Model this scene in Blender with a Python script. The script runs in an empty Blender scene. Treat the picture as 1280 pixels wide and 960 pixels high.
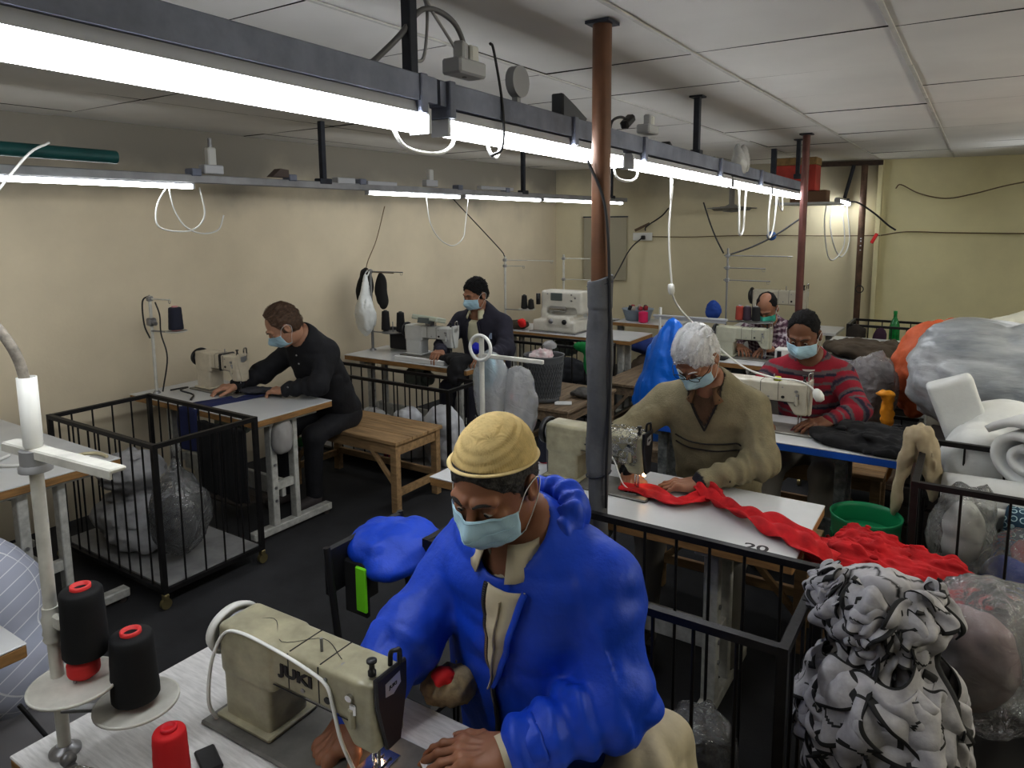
import bpy, math, random
import numpy as np
from mathutils import Vector as V, Matrix, noise as mnoise
PI = math.pi
C = bpy.context.scene.collection
rnd = random.Random(7)
# ------------------------------------------------------------------ camera
H = 1.85
F_PX = 890.0
Yd = V((588, 128, 890)).normalized()          # room Y axis in camera space (right, up, forward)
XR = V((1370.0, -111.0, -890.0))             # room X axis in camera space
XR = (XR - Yd * XR.dot(Yd)).normalized()
ZR = V((-Yd.y * XR.z + Yd.z * XR.y, -Yd.z * XR.x + Yd.x * XR.z, -Yd.x * XR.y + Yd.y * XR.x))
if ZR.y < 0: ZR = -ZR
ZR.normalize()
right = V((XR.x, Yd.x, ZR.x)); up = V((XR.y, Yd.y, ZR.y)); fwd = V((XR.z, Yd.z, ZR.z))
cam_d = bpy.data.cameras.new('camera'); cam = bpy.data.objects.new('camera', cam_d); C.objects.link(cam)
m = Matrix.Identity(4)
for i in range(3):
    m[i][0] = right[i]; m[i][1] = up[i]; m[i][2] = -fwd[i]; m[i][3] = (0, 0, H)[i]
cam.matrix_world = m
cam_d.sensor_fit = 'HORIZONTAL'; cam_d.sensor_width = 36; cam_d.lens = 36 * F_PX / 1280.0
cam_d.shift_y = -80 / 1280.0
cam_d.clip_start = 0.05; cam_d.clip_end = 60
bpy.context.scene.camera = cam

# ------------------------------------------------------------------ materials
_mats = {}
def M(name, col=(.8, .8, .8), rough=.6, metal=0., nz=None, bump=None, alpha=None, trans=0., emit=None, spec=None, attr=None, coat=0., sheen=0., sub=0., ior=None, col2=None, stretch=None):
    """nz=(scale, amount, detail): brightness/colour mottling; bump=(scale, strength, distance); col2: second colour reached by the noise"""
    if name in _mats: return _mats[name]
    mt = bpy.data.materials.new(name); mt.use_nodes = True; nt = mt.node_tree; N = nt.nodes; L = nt.links
    b = N['Principled BSDF']
    def setv(k, v):
        if k in b.inputs: b.inputs[k].default_value = v
    c4 = (*col, 1)
    setv('Base Color', c4); setv('Roughness', rough); setv('Metallic', metal); setv('Transmission Weight', trans)
    setv('Coat Weight', coat); setv('Sheen Weight', sheen); setv('Subsurface Weight', sub)
    if sub: b.inputs['Subsurface Radius'].default_value = (.012, .004, .002); b.inputs['Subsurface Scale'].default_value = 1
    if spec is not None: setv('Specular IOR Level', spec)
    if ior: setv('IOR', ior)
    if alpha is not None: setv('Alpha', alpha)
    if emit: setv('Emission Color', (*emit[:3], 1)); setv('Emission Strength', emit[3])
    tc = N.new('ShaderNodeTexCoord'); src = tc.outputs['Object']
    if stretch:
        mp = N.new('ShaderNodeMapping'); mp.inputs['Scale'].default_value = stretch; L.new(src, mp.inputs[0]); src = mp.outputs[0]
    base = None
    if attr:
        a = N.new('ShaderNodeAttribute'); a.attribute_name = attr; base = a.outputs['Color']
    if nz:
        n = N.new('ShaderNodeTexNoise'); n.inputs['Scale'].default_value = nz[0]; n.inputs['Detail'].default_value = nz[2] if len(nz) > 2 else 4
        n.inputs['Roughness'].default_value = .6
        L.new(src, n.inputs['Vector'])
        r = N.new('ShaderNodeMapRange'); r.inputs[1].default_value = .3; r.inputs[2].default_value = .7
        L.new(n.outputs[0], r.inputs[0])
        mx = N.new('ShaderNodeMix'); mx.data_type = 'RGBA'
        if col2 is None:
            r.inputs[3].default_value = 1 - nz[1]; r.inputs[4].default_value = 1 + nz[1] * .6
            mx.blend_type = 'MULTIPLY'; mx.inputs[0].default_value = 1
            if base: L.new(base, mx.inputs[6])
            else: mx.inputs[6].default_value = c4
            L.new(r.outputs[0], mx.inputs[7])
        else:
            r.inputs[3].default_value = 0; r.inputs[4].default_value = nz[1]
            mx.inputs[6].default_value = c4; mx.inputs[7].default_value = (*col2, 1); L.new(r.outputs[0], mx.inputs[0])
            if base: L.new(base, mx.inputs[6])
        base = mx.outputs[2]
    if base: L.new(base, b.inputs['Base Color'])
    if bump:
        n = N.new('ShaderNodeTexNoise'); n.inputs['Scale'].default_value = bump[0]; n.inputs['Detail'].default_value = 5
        L.new(src, n.inputs['Vector'])
        bp = N.new('ShaderNodeBump'); bp.inputs['Strength'].default_value = bump[1]; bp.inputs['Distance'].default_value = bump[2] if len(bump) > 2 else .01
        L.new(n.outputs[0], bp.inputs['Height']); L.new(bp.outputs[0], b.inputs['Normal'])
    _mats[name] = mt
    return mt
def weave(mt, scale, strength, dist=.002, kind='CHECKER'):
    """fine woven / knitted relief on top of a material"""
    nt = mt.node_tree; N = nt.nodes; L = nt.links; b = N['Principled BSDF']; tc = N.new('ShaderNodeTexCoord')
    t = N.new('ShaderNodeTexWave' if kind == 'WAVE' else 'ShaderNodeTexVoronoi'); t.inputs['Scale'].default_value = scale
    L.new(tc.outputs['Object'], t.inputs['Vector'])
    bp = N.new('ShaderNodeBump'); bp.inputs['Strength'].default_value = strength; bp.inputs['Distance'].default_value = dist
    L.new(t.outputs[0], bp.inputs['Height'])
    if b.inputs['Normal'].links: L.new(b.inputs['Normal'].links[0].from_socket, bp.inputs['Normal'])
    L.new(bp.outputs[0], b.inputs['Normal'])
    return mt
def film(name, col=(.85, .88, .9), mix=.35, rough=.15, bump=(14, .8, .02), white=.3):
    """thin crumpled plastic film: see-through, with glossy crinkles and a milky part"""
    if name in _mats: return _mats[name]
    mt = bpy.data.materials.new(name); mt.use_nodes = True; nt = mt.node_tree; N = nt.nodes; L = nt.links
    N.remove(N['Principled BSDF']); out = N['Material Output']
    tr = N.new('ShaderNodeBsdfTransparent'); tr.inputs[0].default_value = (.95, .96, .97, 1)
    gl = N.new('ShaderNodeBsdfGlossy'); gl.inputs[0].default_value = (1, 1, 1, 1); gl.inputs['Roughness'].default_value = rough
    df = N.new('ShaderNodeBsdfDiffuse'); df.inputs[0].default_value = (*col, 1)
    tl = N.new('ShaderNodeBsdfTranslucent'); tl.inputs[0].default_value = (*col, 1)
    tc = N.new('ShaderNodeTexCoord'); n = N.new('ShaderNodeTexNoise'); n.inputs['Scale'].default_value = bump[0]; n.inputs['Detail'].default_value = 6; n.inputs['Distortion'].default_value = 1.5
    L.new(tc.outputs['Object'], n.inputs['Vector'])
    bp = N.new('ShaderNodeBump'); bp.inputs['Strength'].default_value = bump[1]; bp.inputs['Distance'].default_value = bump[2]
    L.new(n.outputs[0], bp.inputs['Height'])
    for s in (gl, df, tl): L.new(bp.outputs[0], s.inputs['Normal'])
    a = N.new('ShaderNodeMixShader'); a.inputs[0].default_value = .4; L.new(df.outputs[0], a.inputs[1]); L.new(tl.outputs[0], a.inputs[2])
    b_ = N.new('ShaderNodeMixShader'); b_.inputs[0].default_value = white; L.new(tr.outputs[0], b_.inputs[1]); L.new(a.outputs[0], b_.inputs[2])
    fr = N.new('ShaderNodeLayerWeight'); fr.inputs[0].default_value = mix; L.new(bp.outputs[0], fr.inputs['Normal'])
    c_ = N.new('ShaderNodeMixShader'); L.new(fr.outputs['Fresnel'], c_.inputs[0]); L.new(b_.outputs[0], c_.inputs[1]); L.new(gl.outputs[0], c_.inputs[2])
    L.new(c_.outputs[0], out.inputs['Surface'])
    _mats[name] = mt
    return mt

# ------------------------------------------------------------------ tagging
def tag(o, label=None, cat=None, group=None, kind=None):
    if label: o['label'] = label
    if cat: o['category'] = cat
    if group: o['group'] = group
    if kind: o['kind'] = kind
    return o
def thing(name, label, cat, loc=(0, 0, 0), rz=0, group=None):
    o = bpy.data.objects.new(name, None); C.objects.link(o); o.location = loc; o.rotation_euler = (0, 0, rz); o.empty_display_size = .05
    return tag(o, label, cat, group)
def copy_tree(o, parent=None):
    c = o.copy(); C.objects.link(c)
    c.parent = parent
    for ch in o.children: copy_tree(ch, c)
    return c
def wpos(parent):
    m = Matrix.Identity(4)
    while parent is not None:
        m = Matrix.LocRotScale(parent.location, parent.rotation_euler, parent.scale) @ m; parent = parent.parent
    return m

# ------------------------------------------------------------------ mesh builder
def frame_of(d, hint=V((0, 0, 1))):
    d = V(d).normalized()
    if abs(d.dot(hint)) > .97: hint = V((1, 0, 0))
    a = d.cross(hint).normalized(); b = a.cross(d).normalized()
    return a, b
class MB:
    def __init__(s): s.v = []; s.f = []; s.mi = []; s.sm = []
    def add(s, vs, fs, mi=0, smooth=False):
        n = len(s.v); s.v += [tuple(v) for v in vs]
        s.f += [tuple(i + n for i in f) for f in fs]; s.mi += [mi] * len(fs); s.sm += [smooth] * len(fs)
        return s
    def box(s, c, size, rz=0, bev=0, mi=0, R=None, taper=1.0):
        """box of full size; bev chamfers every edge"""
        hx, hy, hz = [q / 2 for q in size]
        R = R if R is not None else Matrix.Rotation(rz, 3, 'Z')
        c = V(c)
        if bev <= 0:
            vs = [V((x * hx * (taper if z > 0 else 1), y * hy * (taper if z > 0 else 1), z * hz)) for z in (-1, 1) for y in (-1, 1) for x in (-1, 1)]
            fs = [(0, 2, 3, 1), (4, 5, 7, 6), (0, 1, 5, 4), (2, 6, 7, 3), (0, 4, 6, 2), (1, 3, 7, 5)]
            return s.add([R @ v + c for v in vs], fs, mi)
        b = min(bev, hx * .95, hy * .95, hz * .95); vs = []; idx = {}
        for sx in (-1, 1):
            for sy in (-1, 1):
                for sz in (-1, 1):
                    k = taper if sz > 0 else 1
                    for ax in range(3):
                        p = [sx * (hx - b) * k, sy * (hy - b) * k, sz * (hz - b)]
                        p[ax] = (sx * hx * k, sy * hy * k, sz * hz)[ax]
                        idx[(sx, sy, sz, ax)] = len(vs); vs.append(V(p))
        fs = []
        for ax in range(3):
            o1, o2 = [(1, 2), (2, 0), (0, 1)][ax]
            for sg in (-1, 1):
                q = []
                for a_, b_ in ((-1, -1), (1, -1), (1, 1), (-1, 1)):
                    t = [0, 0, 0]; t[ax] = sg; t[o1] = a_; t[o2] = b_; q.append(idx[(*t, ax)])
                fs.append(q if sg > 0 else q[::-1])
        for ax in range(3):       # edge chamfers along ax
            o1, o2 = [(1, 2), (2, 0), (0, 1)][ax]
            for a_ in (-1, 1):
                for b_ in (-1, 1):
                    t0 = [0, 0, 0]; t0[o1] = a_; t0[o2] = b_; t1 = list(t0); t0[ax] = -1; t1[ax] = 1
                    q = [idx[(*t0, o1)], idx[(*t1, o1)], idx[(*t1, o2)], idx[(*t0, o2)]]
                    fs.append(q if a_ * b_ < 0 else q[::-1])
        for sx in (-1, 1):
            for sy in (-1, 1):
                for sz in (-1, 1):
                    q = [idx[(sx, sy, sz, a)] for a in range(3)]
                    fs.append(q if sx * sy * sz > 0 else q[::-1])
        return s.add([R @ v + c for v in vs], fs, mi)
    def cyl(s, p0, p1, r0, r1=None, n=16, mi=0, cap=True, smooth=True):
        r1 = r0 if r1 is None else r1; p0 = V(p0); p1 = V(p1); a, b = frame_of(p1 - p0)
        vs = []
        for p, r in ((p0, r0), (p1, r1)):
            for i in range(n): t = 2 * PI * i / n; vs.append(p + a * (r * math.cos(t)) + b * (r * math.sin(t)))
        s.add(vs, [(i, i + n, (i + 1) % n + n, (i + 1) % n) for i in range(n)], mi, smooth)
        if cap: s.add(vs, [tuple(range(n)), tuple(range(2 * n - 1, n - 1, -1))], mi)
        return s
    def lathe(s, prof, o=(0, 0, 0), axis=(0, 0, 1), n=24, mi=0, smooth=True):
        o = V(o); ax = V(axis).normalized(); a, b = frame_of(ax); vs = []; m_ = len(prof)
        for r, h in prof:
            for i in range(n): t = 2 * PI * i / n; vs.append(o + ax * h + a * (r * math.cos(t)) + b * (r * math.sin(t)))
        fs = [(j * n + i, (j + 1) * n + i, (j + 1) * n + (i + 1) % n, j * n + (i + 1) % n) for j in range(m_ - 1) for i in range(n)]
        s.add(vs, fs, mi, smooth)
        if prof[0][0] > 1e-4: s.add(vs[:n], [tuple(range(n))], mi)
        if prof[-1][0] > 1e-4: s.add(vs[-n:], [tuple(range(n - 1, -1, -1))], mi)
        return s
    def tube(s, pts, r, n=8, mi=0, closed=False, flat=1.0):
        pts = [V(p) for p in pts]; m_ = len(pts); vs = []
        rr = r if isinstance(r, (list, tuple)) else [r] * m_
        t0 = (pts[1] - pts[0]).normalized(); a, b = frame_of(t0)
        for k, p in enumerate(pts):
            if closed: t = (pts[(k + 1) % m_] - pts[k - 1])
            else: t = pts[min(k + 1, m_ - 1)] - pts[max(k - 1, 0)]
            t = t.normalized() if t.length > 1e-9 else t0
            a = (a - t * a.dot(t)); a = a.normalized() if a.length > 1e-6 else frame_of(t)[0]; b = t.cross(a)
            for i in range(n): q = 2 * PI * i / n; vs.append(p + a * (rr[k] * math.cos(q)) + b * (rr[k] * flat * math.sin(q)))
        fs = [((k % m_) * n + i, (k % m_) * n + (i + 1) % n, ((k + 1) % m_) * n + (i + 1) % n, ((k + 1) % m_) * n + i) for k in range(m_ if closed else m_ - 1) for i in range(n)]
        s.add(vs, fs, mi, True)
        if not closed: s.add(vs, [tuple(range(n - 1, -1, -1)), tuple(range((m_ - 1) * n, m_ * n))], mi)
        return s
    def prism(s, poly, p0, u, v, w, depth, mi=0, bev=0):
        """outline poly in (u,v) plane at p0, extruded depth along w"""
        p0 = V(p0); u = V(u); v = V(v); w = V(w); n = len(poly)
        if bev:
            cx = sum(p[0] for p in poly) / n; cy = sum(p[1] for p in poly) / n
            def ins(p):
                dx, dy = cx - p[0], cy - p[1]; l = math.hypot(dx, dy) or 1; return (p[0] + dx / l * bev, p[1] + dy / l * bev)
            rings = [([ins(p) for p in poly], 0), (poly, bev), (poly, depth - bev), ([ins(p) for p in poly], depth)]
        else: rings = [(poly, 0), (poly, depth)]
        vs = [p0 + u * p[0] + v * p[1] + w * h for pl, h in rings for p in pl]; k = len(rings)
        flip = u.cross(v).dot(w) < 0
        fs = [tuple(range(n - 1, -1, -1)), tuple(range((k - 1) * n, k * n))] + [(j * n + i, j * n + (i + 1) % n, (j + 1) * n + (i + 1) % n, (j + 1) * n + i) for j in range(k - 1) for i in range(n)]
        if flip: fs = [f[::-1] for f in fs]
        return s.add(vs, fs, mi)
    def grid(s, fn, nu, nv, mi=0, smooth=True, mif=None, closed_u=False):
        vs = [fn(i / nu, j / nv) for j in range(nv + 1) for i in range(nu + 1)]
        n0 = len(s.v); s.v += [tuple(v) for v in vs]
        for j in range(nv):
            for i in range(nu):
                a = n0 + j * (nu + 1) + i; s.f.append((a, a + 1, a + nu + 2, a + nu + 1)); s.mi.append(mif((i + .5) / nu, (j + .5) / nv) if mif else mi); s.sm.append(smooth)
        return s
    def build(s, name, mats, parent=None, solid=0, sub=0, bevel=0, offset=-1, world=False):
        me = bpy.data.meshes.new(name)
        ox = V((0, 0, 0))
        if parent is None and s.v:      # origin at the base centre of the mesh
            xs = [v[0] for v in s.v]; ys = [v[1] for v in s.v]; zs = [v[2] for v in s.v]
            ox = V(((min(xs) + max(xs)) / 2, (min(ys) + max(ys)) / 2, min(zs)))
            s.v = [(v[0] - ox.x, v[1] - ox.y, v[2] - ox.z) for v in s.v]
        me.from_pydata(s.v, [], s.f); me.update()
        if not isinstance(mats, (list, tuple)): mats = [mats]
        for m_ in mats: me.materials.append(m_)
        me.polygons.foreach_set('material_index', s.mi); me.polygons.foreach_set('use_smooth', s.sm)
        o = bpy.data.objects.new(name, me); C.objects.link(o); o.location = ox
        if parent is not None: o.parent = parent
        if world and parent is not None: o.location = -wpos(parent).translation
        if solid: md = o.modifiers.new('solid', 'SOLIDIFY'); md.thickness = solid; md.offset = offset
        if bevel: md = o.modifiers.new('bevel', 'BEVEL'); md.width = bevel; md.segments = 2; md.limit_method = 'ANGLE'
        if sub: md = o.modifiers.new('sub', 'SUBSURF'); md.levels = sub; md.render_levels = sub
        return o
def smooth_path(pts, n=6):
    """Catmull-Rom through pts"""
    P_ = [V(p) for p in pts]; P_ = [P_[0] * 2 - P_[1]] + P_ + [P_[-1] * 2 - P_[-2]]; out = []
    for k in range(1, len(P_) - 2):
        a, b, c, d = P_[k - 1:k + 3]
        for i in range(n):
            t = i / n; out.append(.5 * ((2 * b) + (c - a) * t + (2 * a - 5 * b + 4 * c - d) * t * t + (3 * b - a - 3 * c + d) * t ** 3))
    out.append(P_[-2]); return out
def text_mesh(body, size, mat, M4, name, parent, ext=.0006, bold=0.0, shear=0.0, sx=1.0):
    cu = bpy.data.curves.new(name, 'FONT'); cu.body = body; cu.size = size; cu.extrude = ext; cu.offset = bold; cu.shear = shear
    cu.align_x = 'CENTER'; cu.align_y = 'CENTER'
    t = bpy.data.objects.new(name, cu); C.objects.link(t)
    dg = bpy.context.evaluated_depsgraph_get(); me = bpy.data.meshes.new_from_object(t.evaluated_get(dg))
    bpy.data.objects.remove(t); bpy.data.curves.remove(cu)
    me.transform(Matrix.Diagonal((sx, 1, 1, 1))); me.transform(M4); me.materials.clear(); me.materials.append(mat)
    o = bpy.data.objects.new(name, me); C.objects.link(o); o.parent = parent
    return o

# ------------------------------------------------------------------ signed distance modelling (surface nets)
_lat = np.random.RandomState(3).rand(32, 32, 32).astype(np.float32)
def vn(P, s=1.0, off=0.0):
    """value noise in 0..1; s scalar or per-axis scale"""
    q = P * np.asarray(s, dtype=np.float32) + np.float32(off); i = np.floor(q).astype(np.int32); f = q - i; f = f * f * (3 - 2 * f)
    x0, y0, z0 = i[:, 0] & 31, i[:, 1] & 31, i[:, 2] & 31; x1, y1, z1 = (x0 + 1) & 31, (y0 + 1) & 31, (z0 + 1) & 31
    fx, fy, fz = f[:, 0], f[:, 1], f[:, 2]
    a = _lat[x0, y0, z0] * (1 - fx) + _lat[x1, y0, z0] * fx; b = _lat[x0, y1, z0] * (1 - fx) + _lat[x1, y1, z0] * fx
    c = _lat[x0, y0, z1] * (1 - fx) + _lat[x1, y0, z1] * fx; d = _lat[x0, y1, z1] * (1 - fx) + _lat[x1, y1, z1] * fx
    return (a * (1 - fy) + b * fy) * (1 - fz) + (c * (1 - fy) + d * fy) * fz
def ridge(P, s, off=0.0): return 1 - np.abs(2 * vn(P, s, off) - 1)
A3 = lambda *a: np.array(a, dtype=np.float32)
def cap(P, a, b, ra, rb=None, flat=None):
    a = A3(*a); b = A3(*b); rb = ra if rb is None else rb; ab = b - a; pa = P - a
    t = np.clip(pa @ ab / max(float(ab @ ab), 1e-9), 0, 1); return np.linalg.norm(pa - t[:, None] * ab, axis=1) - (ra + (rb - ra) * t)
def ell(P, c, r, R=None):
    q = P - A3(*c)
    if R is not None: q = q @ R
    r = A3(*r); k0 = np.linalg.norm(q / r, axis=1); k1 = np.linalg.norm(q / (r * r), axis=1); return k0 * (k0 - 1) / np.maximum(k1, 1e-6)
def rbox(P, c, h, r=.01, R=None):
    q = P - A3(*c)
    if R is not None: q = q @ R
    q = np.abs(q) - (A3(*h) - r); return np.linalg.norm(np.maximum(q, 0), axis=1) + np.minimum(q.max(axis=1), 0) - r
def smin(a, b, k):
    h = np.maximum(k - np.abs(a - b), 0) / k; return np.minimum(a, b) - h * h * k * .25
def smax(a, b, k): return -smin(-a, -b, k)
def sdf_arrays(f, lo, hi, res):
    lo = A3(*lo); hi = A3(*hi); B = 8
    nb = np.maximum(np.ceil((hi - lo) / (res * B)).astype(int), 1); n = nb * B
    bi = np.stack(np.meshgrid(*[np.arange(k) for k in nb], indexing='ij'), -1).reshape(-1, 3)
    cen = lo + (bi * B + (B - 1) / 2) * res; d0 = f(cen.astype(np.float32))
    Fd = np.repeat(np.repeat(np.repeat(d0.reshape(nb), B, 0), B, 1), B, 2).astype(np.float32)
    act = np.abs(d0) < res * B * .87 * 1.5 + .004
    loc = np.stack(np.meshgrid(*[np.arange(B)] * 3, indexing='ij'), -1).reshape(-1, 3)
    ai = bi[act]
    for k in range(0, len(ai), 400):
        g = (ai[k:k + 400, None, :] * B + loc[None]).reshape(-1, 3); Fd[g[:, 0], g[:, 1], g[:, 2]] = f((lo + g * res).astype(np.float32))
    Fd[0] = Fd[-1] = 1; Fd[:, 0] = Fd[:, -1] = 1; Fd[:, :, 0] = Fd[:, :, -1] = 1
    S = Fd < 0
    cs = [(0, 0, 0), (1, 0, 0), (0, 1, 0), (1, 1, 0), (0, 0, 1), (1, 0, 1), (0, 1, 1), (1, 1, 1)]
    sl = lambda c: tuple(slice(c[i], n[i] - 1 + c[i]) for i in range(3))
    cnt = sum(S[sl(c)].astype(np.int8) for c in cs); act = (cnt > 0) & (cnt < 8); idx = np.argwhere(act)
    vid = np.full(act.shape, -1, np.int32); vid[act] = np.arange(len(idx))
    val = np.stack([Fd[idx[:, 0] + c[0], idx[:, 1] + c[1], idx[:, 2] + c[2]] for c in cs], 1)
    acc = np.zeros((len(idx), 3), np.float32); w = np.zeros(len(idx), np.float32)
    for a in range(8):
        for b in range(a + 1, 8):
            d = [cs[b][i] - cs[a][i] for i in range(3)]
            if sum(abs(x) for x in d) != 1: continue
            x = (val[:, a] < 0) != (val[:, b] < 0); t = val[:, a] / np.where(x, val[:, a] - val[:, b], 1)
            p = A3(*cs[a]) + t[:, None] * A3(*d); acc += np.where(x[:, None], p, 0); w += x
    verts = lo + (idx + acc / np.maximum(w, 1)[:, None]) * res
    faces = []
    for ax in range(3):
        o1, o2 = (ax + 1) % 3, (ax + 2) % 3
        s0 = [slice(1, None)] * 3; s0[ax] = slice(0, -1); s1 = list(s0); s1[ax] = slice(1, None)
        A_ = S[tuple(s0)]; B_ = S[tuple(s1)]; ed = np.argwhere(A_ != B_)
        if not len(ed): continue
        s = A_[ed[:, 0], ed[:, 1], ed[:, 2]]; e = ed.copy(); e += 1; e[:, ax] -= 1
        def cell(da, db):
            q = e.copy(); q[:, o1] -= da; q[:, o2] -= db
            q = np.minimum(q, np.array(vid.shape) - 1); return vid[q[:, 0], q[:, 1], q[:, 2]]
        qd = np.stack([cell(0, 0), cell(1, 0), cell(1, 1), cell(0, 1)], 1); qd[~s] = qd[~s][:, ::-1]; faces.append(qd[(qd >= 0).all(1)])
    return verts, (np.concatenate(faces) if faces else np.zeros((0, 4), int))
def mesh_from(arrs, name, mat, parent=None, cols=None, origin=None, world=False):
    vs = []; fs = []; n = 0
    for v, f in arrs: vs.append(v); fs.append(f + n); n += len(v)
    v = np.concatenate(vs).astype(np.float64); f = np.concatenate(fs)
    ox = np.zeros(3)
    if origin is not None: ox = np.array(origin, dtype=float)
    elif parent is None and len(v): ox = np.array([(v[:, 0].min() + v[:, 0].max()) / 2, (v[:, 1].min() + v[:, 1].max()) / 2, v[:, 2].min()])
    me = bpy.data.meshes.new(name); me.vertices.add(len(v)); me.vertices.foreach_set('co', (v - ox).astype(np.float32).ravel())
    me.loops.add(len(f) * 4); me.loops.foreach_set('vertex_index', f.ravel().astype(np.int32))
    me.polygons.add(len(f)); me.polygons.foreach_set('loop_start', np.arange(len(f), dtype=np.int32) * 4)
    me.update(calc_edges=True); me.validate()
    me.polygons.foreach_set('use_smooth', [True] * len(me.polygons))
    me.materials.append(mat)
    if cols is not None:
        ca = me.color_attributes.new('Col', 'FLOAT_COLOR', 'POINT'); c = np.ones((len(v), 4), np.float32); c[:, :3] = cols(v.astype(np.float32)); ca.data.foreach_set('color', c.ravel())
    o = bpy.data.objects.new(name, me); C.objects.link(o)
    if parent is not None:
        o.parent = parent
        if world: o.location = -wpos(parent).translation
    else: o.location = ox
    return o
def sdf_obj(f, lo, hi, res, name, mat, parent=None, cols=None, smooth=0, world=False):
    o = mesh_from([sdf_arrays(f, lo, hi, res)], name, mat, parent, cols, world=world)
    if smooth: md = o.modifiers.new('s', 'SMOOTH'); md.iterations = smooth; md.factor = .5
    return o
def march(f, o, d, tmax=1.5):
    """first surface point along a ray, by sphere tracing"""
    o = np.array(o, np.float32); d = np.array(d, np.float32); d /= np.linalg.norm(d); t = 0
    for _ in range(80):
        s = float(f((o + d * t)[None].astype(np.float32))[0])
        if abs(s) < 4e-4: break
        t += s * .7
        if t > tmax or t < -.5: return None
    return V((o + d * t).tolist())
# ------------------------------------------------------------------ the room
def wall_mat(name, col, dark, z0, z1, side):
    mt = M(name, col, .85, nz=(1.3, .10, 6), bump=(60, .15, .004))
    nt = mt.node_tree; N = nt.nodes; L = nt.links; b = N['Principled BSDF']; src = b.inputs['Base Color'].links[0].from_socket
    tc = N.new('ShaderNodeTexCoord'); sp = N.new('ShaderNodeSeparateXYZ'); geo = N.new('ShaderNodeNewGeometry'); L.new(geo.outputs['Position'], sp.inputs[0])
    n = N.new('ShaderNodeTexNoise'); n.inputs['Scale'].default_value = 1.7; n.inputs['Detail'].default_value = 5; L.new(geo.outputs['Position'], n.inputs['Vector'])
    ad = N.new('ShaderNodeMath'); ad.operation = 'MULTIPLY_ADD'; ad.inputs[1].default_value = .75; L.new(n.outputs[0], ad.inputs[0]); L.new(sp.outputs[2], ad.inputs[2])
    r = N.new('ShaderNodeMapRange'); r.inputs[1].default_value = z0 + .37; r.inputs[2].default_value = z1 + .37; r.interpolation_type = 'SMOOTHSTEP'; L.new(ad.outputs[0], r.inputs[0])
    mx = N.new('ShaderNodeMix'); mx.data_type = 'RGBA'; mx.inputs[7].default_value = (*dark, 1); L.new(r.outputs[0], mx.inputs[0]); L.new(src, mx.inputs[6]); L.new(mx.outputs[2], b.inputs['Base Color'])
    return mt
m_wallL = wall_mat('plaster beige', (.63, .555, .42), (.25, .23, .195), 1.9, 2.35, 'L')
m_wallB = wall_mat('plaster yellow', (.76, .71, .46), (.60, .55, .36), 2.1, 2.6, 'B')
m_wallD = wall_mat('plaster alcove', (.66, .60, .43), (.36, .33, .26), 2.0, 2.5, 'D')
m_ceil = M('ceiling board', (.66, .645, .62), .8, nz=(1.2, .09, 3))
m_grid = M('ceiling batten', (.5, .49, .46), .6, nz=(5, .2))
m_gap = M('ceiling gap', (.03, .027, .024), .9)
m_floor = M('floor carpet', (.034, .0345, .038), .88, nz=(2.2, .45, 6), bump=(220, .5, .004))
CZ = 2.5
def wall(name, a, b, z0, z1, mat, t=.12):
    a = V((*a, 0)); b = V((*b, 0)); d = (b - a).normalized(); n = V((d.y, -d.x, 0)); mb = MB()    # room on the side of +n, thickness away from it
    vs = [a + V((0, 0, z0)), b + V((0, 0, z0)), b + V((0, 0, z1)), a + V((0, 0, z1))]; vs += [v - n * t for v in vs]
    mb.add(vs, [(0, 1, 2, 3), (7, 6, 5, 4), (0, 4, 5, 1), (3, 2, 6, 7), (1, 5, 6, 2), (0, 3, 7, 4)])
    return tag(mb.build(name, mat), kind='structure')
WL = (-4.72, -2.4); WC = (-4.65, 8.16); WM = (-1.0, 9.12); WR = (3.4, 9.75)
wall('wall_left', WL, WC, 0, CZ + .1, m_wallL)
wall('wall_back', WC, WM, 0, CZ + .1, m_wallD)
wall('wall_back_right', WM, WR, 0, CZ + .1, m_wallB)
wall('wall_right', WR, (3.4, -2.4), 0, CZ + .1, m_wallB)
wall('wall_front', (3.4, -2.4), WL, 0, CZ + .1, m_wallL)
mb = MB(); mb.add([(-5, -2.6, 0), (3.6, -2.6, 0), (3.6, 10, 0), (-5, 10, 0)], [(0, 1, 2, 3)]); tag(mb.build('floor', m_floor), kind='structure')
# ceiling: hung boards with gaps, a slab above
mb = MB(); r2 = random.Random(3)
xs = [-.3 + .69 * k for k in range(-7, 6)]; ys = [2.17 + .665 * k for k in range(-7, 12)]
for i, x in enumerate(xs):
    o = r2.uniform(-.02, .02) + (.02 if i % 2 else 0)
    for y in ys:
        dz = r2.uniform(0, .005); sk = r2.uniform(-.004, .004)
        x1 = x + .69; y1 = y + .665
        g = .0018
        vs = [V((x + g, y + g + o, CZ + dz)), V((x1 - g, y + g + o + sk, CZ + dz + r2.uniform(-.003, .003))), V((x1 - g, y1 - g + o, CZ + dz)), V((x + g, y1 - g + o + sk, CZ + dz + r2.uniform(-.003, .003)))]
        mb.add(vs, [(3, 2, 1, 0)], 0); mb.add(vs + [v + V((0, 0, .012)) for v in vs], [(0, 1, 5, 4), (1, 2, 6, 5), (2, 3, 7, 6), (3, 0, 4, 7)], 1)
mb.box((-.7, 3.7, CZ + .09), (8.6, 12.8, .12), mi=1)
tag(mb.build('ceiling', [m_ceil, m_gap]), kind='structure')
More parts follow.
